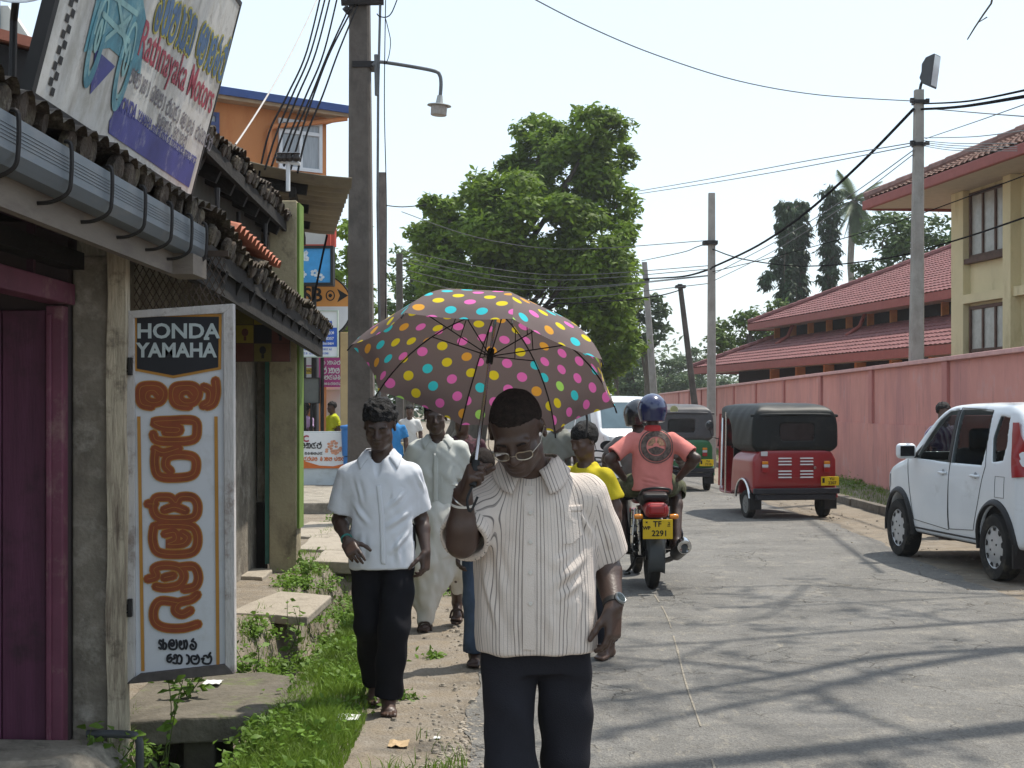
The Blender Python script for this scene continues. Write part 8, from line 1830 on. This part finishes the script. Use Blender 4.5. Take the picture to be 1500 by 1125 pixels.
# ---- motorcycles
def motorbike(label, loc, rz, plate="yellow_plate", tank=(.25, .012, .016), silver=False, top=None):
    t = thing("motorcycle", label, "motorcycle", loc, rz); IR = mat("black_engine", (.02, .02, .021), rough=.45, metal=.4, var=.3); TK = paint("bike_paint_" + ("silver" if silver else "red"), (.38, .42, .46) if silver else tank)
    def whl(y, nm, r=.30, w=.10):
        Mx = Matrix.Translation((0, y, r)) @ Matrix.Rotation(R(90), 4, 'Y'); mb = MB(); mb.lathe([(r * .78, -w * .34), (r * .88, -w * .5), (r * .97, -w * .4), (r, -.012), (r, .012), (r * .97, w * .4), (r * .88, w * .5), (r * .78, w * .34)], 40, Mx); o = mb.build(nm, RUB, t, world=False, smooth=50)
        mb = MB(); mb.lathe([(r * .78, -w * .3), (r * .73, -w * .2), (r * .73, w * .2), (r * .78, w * .3)], 40, Mx); mb.lathe([(.05, -.06), (.055, 0), (.05, .06)], 16, Mx)
        for k in range(6): a = k * math.tau / 6; mb.tube([Mx @ Vector((.05 * math.cos(a), .05 * math.sin(a), 0)), Mx @ Vector((r * .74 * math.cos(a), r * .74 * math.sin(a), 0))], .011, 5)
        mb.build("rim", IR, o, world=False)
    whl(0, "rear_wheel"); whl(1.27, "front_wheel", .30, .085)
    fd = lambda y0, r, a0, a1, w, m, nm: (lambda mb: (mb.grid(lambda u, v: Vector(((u - .5) * w, y0 + r * math.cos(a0 + (a1 - a0) * v), .30 + r * math.sin(a0 + (a1 - a0) * v) - .018 * (2 * u - 1) ** 2)), 7, 18), mb.build(nm, m, t, world=False, smooth=60, solid=.006))[1])(MB())
    fd(0, .345, R(75), R(200), .15, mat("dark_grey_fender", (.045, .05, .052), rough=.4, var=.2), "rear_fender"); fd(1.27, .335, R(30), R(150), .12, TK, "front_fender")
    mb = MB(); mb.hexa([(-.085, -.325, .36), (.085, -.325, .36), (-.075, -.29, .36), (.075, -.29, .36), (-.09, -.25, .62), (.09, -.25, .62), (-.08, -.2, .62), (.08, -.2, .62)]); mb.build("splash_guard", MATS["dark_grey_fender"], t, world=False, bevel=.012)
    f_ = Field((-.35, -.5, .3), (.35, 1.2, 1.15), .012)
    f_.rbox((0, .20, .80), (.13, .42, .045), .04, rot3(0, R(2)), .02); f_.rbox((0, -.08, .845), (.115, .20, .035), .03, rot3(0, R(6)), .03)
    field_mesh(f_, "seat", mat("black_seat_vinyl", (.018, .017, .017), rough=.5, var=.2), t)
    f_ = Field((-.3, .4, .5), (.3, 1.2, 1.1), .012); f_.ell((0, .78, .86), (.15, .26, .13), None, .02); f_.rbox((0, .98, .78), (.09, .12, .08), .04, None, .05); field_mesh(f_, "fuel_tank", TK, t)
    f_ = Field((-.25, -.55, .5), (.25, .35, .95), .010); f_.rbox((0, -.14, .735), (.105, .24, .055), .045, rot3(0, R(8)), .02); f_.rbox((0, -.33, .735), (.085, .055, .05), .03, None, .04); field_mesh(f_, "tail_cowl", TK, t)
    f_ = Field((-.2, -.5, .6), (.2, -.3, .85), .006); f_.rbox((0, -.385, .725), (.075, .024, .042), .022); field_mesh(f_, "tail_lamp", REDL, t)
    mb = MB(); mb.tube(crom([(.10, .05, .84), (.125, -.2, .86), (.11, -.36, .90), (.0, -.41, .915), (-.11, -.36, .90), (-.125, -.2, .86), (-.10, .05, .84)], 5), .013, 8); mb.build("grab_rail", mat("dull_black_rail", (.03, .03, .03), rough=.4, metal=.5), t, world=False, smooth=60)
    for sd_ in (-1, 1):
        mb = MB(); mb.tube([(0, -.33, .66), (sd_ * .12, -.34, .665)], .010, 6); st = mb.build("indicator_stalk", IR, t, world=False)
        mb = MB(); mb.lathe([(.0, -.045), (.024, -.04), (.03, 0), (.026, .03), (0, .04)], 14, Matrix.Translation((sd_ * .155, -.34, .665)) @ Matrix.Rotation(R(90), 4, 'Y') @ Matrix.Diagonal((.8, .8, 1, 1))); mb.build("indicator_lamp", AMB, t, world=False, smooth=60)
        mb = MB(); mb.tube([(sd_ * .10, .02, .30), (sd_ * .13, -.06, .74)], .022, 8); mb.build("shock_absorber", CHR, t, world=False); mb = MB(); mb.tube([(sd_ * .075, 0, .30), (sd_ * .08, .45, .36)], .022, 6); mb.build("swing_arm", IR, t, world=False)
        mb = MB(); mb.tube([(sd_ * .075, 1.27, .30), (sd_ * .085, 1.12, .72), (sd_ * .09, 1.03, 1.0)], .021, 8); mb.build("front_fork", CHR, t, world=False)
        mb = MB(); mb.tube(crom([(0, 1.0, 1.02), (sd_ * .16, 1.0, 1.04), (sd_ * .26, .95, 1.05), (sd_ * .37, .86, 1.03)], 4), .012, 7); hb_ = mb.build("handlebar", IR, t, world=False, smooth=60)
        mb = MB(); mb.tube([(sd_ * .28, .935, 1.048), (sd_ * .375, .855, 1.03)], .018, 8); mb.build("grip", GSK, hb_, world=False); mb = MB(); mb.tube([(sd_ * .26, .95, 1.06), (sd_ * .30, .95, 1.22)], .006, 6); mb.lathe([(0, -.01), (.05, -.008), (.055, .004), (0, .006)], 18, Matrix.Translation((sd_ * .315, .945, 1.25)) @ Matrix.Rotation(R(90), 4, 'X') @ Matrix.Diagonal((1.3, .9, 1, 1))); mb.build("mirror", GSK, hb_, world=False, smooth=50)
    mb = MB(); mb.b2((-.13, -.425, .475), (.13, -.412, .645)); pl_ = mb.build("number_plate", MATS[plate], t, world=False, bevel=.004)
    PM_ = lambda x, z: Matrix.Translation((x, -.428, z)) @ Matrix.Rotation(R(90), 4, 'X')
    if not silver:
        for s_, x, z, h in (("TF", -.005, .604, .068), ("2291", .015, .523, .070), ("WP", -.098, .57, .042)): text_mesh(s_, h, "lettering", BLK, pl_, PM_(x, z), world=False, fat=.0012)
        mb = MB(); strokes(mb, [[(-.012, -.02), (.012, -.02)], [(-.01, -.008), (.01, -.008)], [(0, -.005), (.006, .01), (-.004, .014)]], .005, PM_(.095, .607)); strokes(mb, [[(-.006, -.004), (.006, .006)], [(-.006, .006), (.006, -.004)]], .006, PM_(-.098, .62)); mb.build("plate_mark", BLK, pl_, world=False)
    # engine, chain case, crash bars, stand, pedals
    f_ = Field((-.35, .2, .1), (.35, 1.1, .8), .014); f_.rbox((0, .55, .36), (.13, .20, .13), .05); f_.cap((0, .66, .42), (0, .78, .62), .085, .08, .03); f_.cap((-.16, .52, .34), (.16, .52, .34), .09, None, .03); f_.rbox((0, .40, .60), (.10, .22, .08), .04, None, .03); field_mesh(f_, "engine", IR, t)
    mb = MB(); mb.tube(crom([(.0, .72, .45), (.10, .80, .30), (.15, .55, .20), (.19, .20, .24), (.205, -.05, .30)], 5), .025, 8); mb.tube(crom([(.205, -.02, .295), (.215, -.12, .33), (.225, -.46, .41)], 4), [.042, .05, .058, .06, .06, .06, .06, .058, .056][:9], 14); ex = mb.build("exhaust", mat("blackened_exhaust", (.05, .05, .05), rough=.4, metal=.6, var=.3), t, world=False, smooth=50)
    E = Matrix.Translation((.226, -.462, .411)) @ Matrix.Rotation(R(102), 4, 'X'); mb = MB(); mb.lathe([(.060, -.09), (.064, -.02), (.062, .012), (.045, .016), (.030, .008), (.026, -.02), (.0, -.02)], 24, E); mb.build("exhaust_tip", CHR, ex, world=False, smooth=40)
    mb = MB()
    for k in range(5): z = .40 + k * .075; mb.tube([(-.17, -.10, z), (-.17, .16, z - .01)], .007, 5)
    mb.tube(crom([(-.165, -.12, .72), (-.19, -.13, .42), (-.16, .0, .33), (-.14, .2, .34)], 4), .011, 6); mb.tube([(-.165, .16, .70), (-.165, .17, .34)], .011, 6); mb.build("saree_guard", CHR, t, world=False)
    mb = MB(); mb.tube([(-.30, .28, .31), (.26, .28, .31)], .013, 7); mb.tube([(-.30, .28, .31), (-.20, .34, .33)], .016, 6); mb.build("foot_rest", IR, t, world=False); mb = MB(); mb.tube(crom([(-.10, .40, .24), (-.16, .34, .14), (-.22, .26, .10), (-.19, .12, .12)], 4), .014, 6); mb.build("side_stand", IR, t, world=False)
    f_ = Field((-.25, .95, .75), (.25, 1.35, 1.2), .012); f_.ell((0, 1.12, .93), (.10, .10, .10), None, .0); f_.rbox((0, 1.08, 1.03), (.09, .05, .05), .03, None, .05); field_mesh(f_, "headlamp_cowl", TK, t)
    mb = MB(); mb.lathe([(0, .03), (.05, .024), (.08, 0)], 24, Matrix.Translation((0, 1.20, .93)) @ Matrix.Rotation(R(-90), 4, 'X')); mb.build("headlamp", CLRL, t, world=False, smooth=60)
    if silver:
        mb = MB(); mb.b2((-.10, 1.21, .70), (.10, 1.22, .80)); mb.build("number_plate", WHT, t, world=False)
    return t
bk = P(959, 865, 13.2); BX, BY = bk.x, 13.45; BRZ = R(1.5)
motorbike("motorcycle with a red tail and yellow number plate carrying two riders up the road", (BX, BY, .004), BRZ)
mb2 = motorbike("silver motorcycle parked facing the camera beside the white van", (P(886, 690, 20).x, 20.8, .0), R(180 + 8), silver=True)
# ---- riders: sitting figures built in the bike's frame (facing away, +y)
CAMO = mat("camouflage_cloth", (.075, .085, .045), rough=.9, var=.6, ns=16, dirt=[((.13, .12, .075), .5, 13), ((.02, .025, .014), .4, 15)], bump=.2, bs=200)
PNK = cloth("salmon_pink_cotton", (.70, .24, .21), var=.06, trans=.1); GSH = cloth("grey_rider_shirt", (.16, .145, .14), var=.08)
def helmet(t, hc, M, m, s=1.0, visor=True):
    f = Field(np.array(hc) - .22, np.array(hc) + .22, .006); c = np.array(hc) + M @ np.array((0, .012, .02)); f.ell(c, (.128 * s, .150 * s, .135 * s), M, 0); f.cap(c + M @ np.array((0, .01, -.02)), c + M @ np.array((0, .015, -.09)), .122 * s, .112 * s, .04)
    f.rbox(c + M @ np.array((0, -.14, -.03)), (.09, .09, .055), .03, M, .01, cut=True); f.rbox(c + M @ np.array((0, 0, -.20)), (.2, .2, .075), .01, M, .01, cut=True)
    h = field_mesh(f, "helmet", m, t)
    if visor:
        mb = MB(); mb.grid(lambda u, v: Vector(c + M @ np.array((.134 * s * math.sin((u - .5) * 2.6), -.156 * s * math.cos((u - .5) * 2.6) + .01, .045 - .10 * v + .0))), 17, 5); mb.build("visor", glass("smoke_visor", (.25, .25, .25), .6), h, world=False, smooth=60)
    return h
def rider(label, y0, zs, shirtm, pants, arms, helm, skin, lean, hy, plen, toes, shirt_fn=None, attr=None, hx=0.0, foot_y=.3, extra=None, slv=.8):
    X_, Y_ = BX, BY; S = zs
    J = dict(chest=(hx, y0 + lean * .6, S + .36), pelvis=(hx * .5, y0, S + .10), shL=(hx - .175, y0 + lean, S + .515), shR=(hx + .175, y0 + lean, S + .515), hipL=(-.10, y0 + .03, S + .09), hipR=(.10, y0 + .03, S + .09), knL=(-.27, y0 + .40, S + .02), knR=(.26, y0 + .40, S + .02), anL=(-.25, foot_y, .40), anR=(.235, foot_y, .40), toeL=(-.27, foot_y + .2, .345), toeR=(.25, foot_y + .2, .345), **arms)
    rows = [(S + .03, 0, y0, .185, .13), (S + .16, hx * .4, y0 + lean * .15, .178, .125), (S + .34, hx, y0 + lean * .6, .182, .12), (S + .43, hx, y0 + lean * .8, .188, .112), (S + .51, hx, y0 + lean * .95, .155, .092), (S + .55, hx, y0 + lean, .10, .075), (S + .58, hx, y0 + lean, .066, .064)]
    hc = (hx, y0 + lean + .03, S + .745); t, b, sf, A, hd = person(label, X_, Y_, J, (hc, R(180) + hy, R(6), 0), dict(rows=rows, mat=shirtm, slv=slv, sr=(.064, .080), vox=.008, arm=1.1), dict(mat=pants, r=(.115, .098, .09), len=plen, vox=.008, hips=False, rows=[(S - .0, 0, y0, .18, .14), (S + .12, 0, y0, .175, .125)]), skin=skin, hairm=None, vox=.007, rz=0.0, fine=False, shirt_disp=shirt_fn, shirt_attr=attr, hands=arms.get('_h'))
    helmet(t, hd[0], hd[1], helm, 1.0); return t, sf, A
HLB = paint("navy_helmet", (.012, .02, .075), coat=.8, rough=.2); HLK = paint("black_helmet", (.014, .016, .022), coat=.6, rough=.25)
A1_ = dict(elL=(-.385, -.05, 1.16), wrL=(-.245, .10, .985), elR=(.385, -.06, 1.165), wrR=(.245, .06, .985))
tp_, sp2, Ap = rider("pillion rider in salmon pink polo shirt, navy helmet and camouflage shorts", .02, .845, PNK, CAMO, A1_, HLB, SKIN, .03, R(-6), .12, True, hx=.01, foot_y=.10, shirt_fn=lambda V: .0035 * sines(V, 24, 61, stretch=(1.2, 1.2, .6)) + .0015 * sines(V, 60, 62) + folds(V, [((-.16, -.10, 1.0), (.12, -.12, .93), .012, .009), ((-.14, -.11, .96), (.14, -.12, .90), .012, .009), ((.16, -.09, 1.18), (.05, -.12, 1.02), .012, .006)]))
A2_ = dict(elL=(-.36, .66, 1.16), wrL=(-.37, .88, 1.06), elR=(.32, .66, 1.16), wrR=(.37, .88, 1.06))
rider("motorcycle driver in grey shirt and black helmet, leaning out left of the pillion rider", .46, .80, GSH, DKT, A2_, HLK, SKIN, .10, R(-14), .95, True, hx=-.075, foot_y=.42)
# printed roundel on the pink back
gy = mat("roundel_print", (.10, .075, .065), rough=.9, var=.8, ns=40); rp_ = []
ctr = (961, 654)
def roundel(r0, r1, a0, a1, n): return [[(ctr[0] + r * math.cos(a0 + (a1 - a0) * k / n), ctr[1] + r * math.sin(a0 + (a1 - a0) * k / n)) for k in range(n + 1)] for r in (r0, r1)]
decal(sp2, tp_, roundel(14, 22, 0, math.tau, 40), "printed_ring", gy, off=.009, nu=1, nv=2, t=(11, 16)); decal(sp2, tp_, roundel(23.5, 25, 0, math.tau, 40), "printed_ring", gy, off=.009, nu=1, nv=1, t=(11, 16))
decal(sp2, tp_, roundel(.5, 12.5, R(20), R(160), 20), "printed_motif", gy, off=.009, nu=1, nv=3, t=(11, 16)); decal(sp2, tp_, roundel(5, 12.5, R(185), R(262), 12), "printed_motif", mat("roundel_tan", (.30, .17, .10), var=.7, ns=50), off=.009, nu=1, nv=2, t=(11, 16)); decal(sp2, tp_, roundel(5, 12.5, R(280), R(355), 12), "printed_motif", MATS["roundel_tan"], off=.009, nu=1, nv=2, t=(11, 16))
HP = np.array(Ap['chest']) + np.array((0, 0, .20)); mb = MB(); mb.lathe([(.074, 0), (.076, .02), (.070, .045), (.066, .05)], 24, Matrix.Translation(Vector(HP)) @ Matrix.Rotation(R(-6), 4, 'X')); mb.build("polo_collar", cloth("red_collar", (.45, .05, .05)), tp_, world=False, smooth=60, solid=.004)
# ================================================================== OVERHEAD CABLES
CBL = mat("black_cable", (.008, .008, .009), rough=1, spec=.02); CBG = mat("grey_wire", (.10, .10, .10), rough=.5)
def cable(label, pts, r, m=CBL, sag=0.0, group=None):
    """pts: (pixel x, pixel y, depth); between two points it hangs in a shallow curve"""
    W = [P(*p) for p in pts]; mb = MB()
    if len(W) == 2: a, b = W; path = [a.lerp(b, k / 20) - Vector((0, 0, sag * 4 * (k / 20) * (1 - k / 20))) for k in range(21)]
    else: path = crom(W, 6)
    mb.tube(path, r, 5); tag(mb.build("cable", m, base=path[0]), label, "cable", group)
FAN = "cables fanning from the lamp pole to the shop eave"
for i, (x0, x1, lb) in enumerate(((475, 376, "leftmost sagging black cable of the fan above the eaves"), (483, 388, "second black cable of the fan, just right of the outermost"), (490, 398, "third black cable of the fan above the orange wall"), (500, 409, "middle black cable of the fan crossing the white window"), (505, 416, "black cable of the fan nearest the middle one on the pole side"), (511, 426, "next to last black cable of the fan beside the lamp pole"), (516, 436, "black cable of the fan hanging closest to the lamp pole"))):
    w = random.uniform(-3, 3); y1 = 238 + abs(i - 3) * 5 + (20 if i == 0 else 0)
    cable(lb, [(x0 + 8 if i > 3 else x0, 8 if i > 3 else -30, 19.8 if i > 3 else 19.5), (x0 * .72 + x1 * .28 + w, 75, 18.4), (x0 * .45 + x1 * .55 - 2 + w, 140, 17.0), (x0 * .2 + x1 * .8 - 2, 195, 15.9), (x1, y1, 15.1)], .0115, CBL, group=FAN)
cable("single pale stay wire slanting to the old roof left of the cable fan", [(468, -10, 19), (345, 212, 13)], .009, mat("pale_wire", (.40, .38, .36)), .1)
cable("thin service wire high across the sky to the floodlight pole", [(770, -8, 20), (860, 38, 21), (960, 80, 22.5), (1080, 118, 24), (1200, 139, 25.2), (1339, 148, 26.1)], .009, CBG)
cable("thick black cable slanting from the floodlight pole down to the straight pale pole", [(1338, 160, 26.1), (1260, 240, 29), (1180, 312, 32.5), (1110, 360, 36), (1043, 392, 39.8)], .028, CBL)
cable("black cable continuing from the straight pole towards the pole by the big tree", [(1041, 394, 39.9), (1000, 405, 50), (947, 408, 65.8)], .03, CBL)
cable("upper wire of the pair from the floodlight pole across to the big tree", [(1338, 209, 26.1), (1180, 236, 32), (1040, 262, 38), (935, 280, 44)], .010, CBG, group=None)
cable("lower wire of the pair from the floodlight pole across to the big tree", [(1338, 213, 26.1), (1180, 244, 32), (1040, 268, 38), (935, 284, 44)], .010, CBG)
cable("steep wire from the lower bracket of the floodlight pole to the far poles", [(1338, 220, 26.1), (1240, 290, 31), (1140, 352, 36), (1044, 402, 40)], .010, CBG)
cable("second steep wire just below the first from the lower bracket", [(1338, 226, 26.1), (1245, 296, 31), (1140, 364, 36), (1044, 412, 40)], .009, CBG)
cable("topmost cable leaving the floodlight pole to the right edge", [(1353, 152, 26.1), (1420, 148, 21), (1520, 128, 16)], .014, CBL)
cable("twisted thick cable from the floodlight pole to the right edge", [(1350, 160, 26.1), (1410, 156, 22), (1520, 138, 16)], .022, CBL)
cable("thin wire dropping right from the thick cable over the brown roof", [(1370, 160, 25), (1440, 166, 22), (1520, 172, 18)], .009, CBG)
cable("rising thin wire over the brown roof to the right edge", [(1356, 203, 26.1), (1430, 178, 22), (1520, 146, 17)], .007, CBG)
cable("flat thin wire just above the brown roof ridge", [(1354, 202, 26.1), (1430, 200, 22), (1520, 188, 17)], .007, CBG)
for i, lb in enumerate(("upper one of the four loose wires sagging to the brown roof", "second of the four loose wires sagging to the brown roof", "third of the four loose wires sagging to the brown roof", "lowest of the four loose wires sagging to the brown roof")): cable(lb, [(1352, 206 + i * 2.5, 26.1), (1400, 210 + i * 3.5, 24.5), (1490, 212 + i * 3 - (i == 0) * 2, 21)], .0065, CBG)
cable("service cable sagging across the red roofs to the cream building", [(1044, 365, 39.9), (1090, 380, 38.5), (1180, 390, 36.5), (1300, 378, 33), (1400, 352, 28), (1520, 312, 22)], .016, CBL)
cable("thin cable crossing the red roof up to the floodlight pole", [(1044, 398, 39.9), (1150, 372, 36), (1300, 330, 31), (1520, 250, 22)], .010, CBL)
cable("short wire looping left from the bracket of the straight pale pole", [(1038, 356, 39.9), (1020, 362, 42), (998, 370, 50), (940, 382, 64)], .014, CBL)
for i, (ya, yb, lb) in enumerate(((330, 357, "highest street wire crossing in front of the big tree"), (372, 396, "second street wire crossing the big tree"), (382, 404, "third street wire crossing the big tree"), (388, 416, "fourth street wire crossing the big tree"), (400, 420, "fifth street wire crossing the big tree"), (412, 434, "lowest street wire crossing the big tree"))):
    cable(lb, [(588, ya - 20 if i == 0 else ya - 6, 46), (700, ya + 18, 46.5), (830, yb + 8 - i, 47.5), (1040, yb - 4 - i * 3 if i else 352, 40)], .012, CBG, group="street wires in front of the big tree")
cable("dark bundle strung from the leaning pole into the big tree", [(996, 425, 55.8), (960, 434, 52), (880, 442, 48), (740, 446, 46), (600, 440, 46)], .022, CBL)
cable("short dark wire from the lamp pole to the tree edge", [(560, 300, 41.9), (590, 303, 44), (625, 300, 50)], .016, CBL)
cable("loose coil of wire hanging by the clamp at the top of the lamp pole", [(552, 20, 19.7), (556, 24, 19.7), (566, 25, 19.7), (574, 18, 19.7), (583, -4, 19.7)], .008, CBL)
cable("thin loose wire with a small connector right of the lamp pole", [(565, 28, 19.7), (568, 40, 19.7), (572, 60, 19.7), (570, 80, 19.7), (566, 92, 19.7)], .006, CBL)
cable("wire running down beside the lamp pole conduit", [(565, -10, 19.75), (563, 150, 19.75), (566, 300, 19.75), (565, 470, 19.75)], .007, CBL)
cable("short stay rod leaning across the blue butterfly sign", [(479, 344, 18), (470, 385, 18), (459, 440, 18)], .014, CBL)
# ================================================================== AIR
hz_ = MB(); hz_.b2((-420, -40, -1.9), (420, 900, 24))
m = bpy.data.materials.new("haze"); m.use_nodes = True; t = m.node_tree; t.nodes.remove(t.nodes["Principled BSDF"])
pv = t.nodes.new("ShaderNodeVolumePrincipled"); pv.inputs["Color"].default_value = (.92, .95, 1, 1); pv.inputs["Density"].default_value = .00045; pv.inputs["Anisotropy"].default_value = .3
t.links.new(pv.outputs[0], t.nodes["Material Output"].inputs["Volume"])
tag(hz_.build("haze", m), kind="stuff")
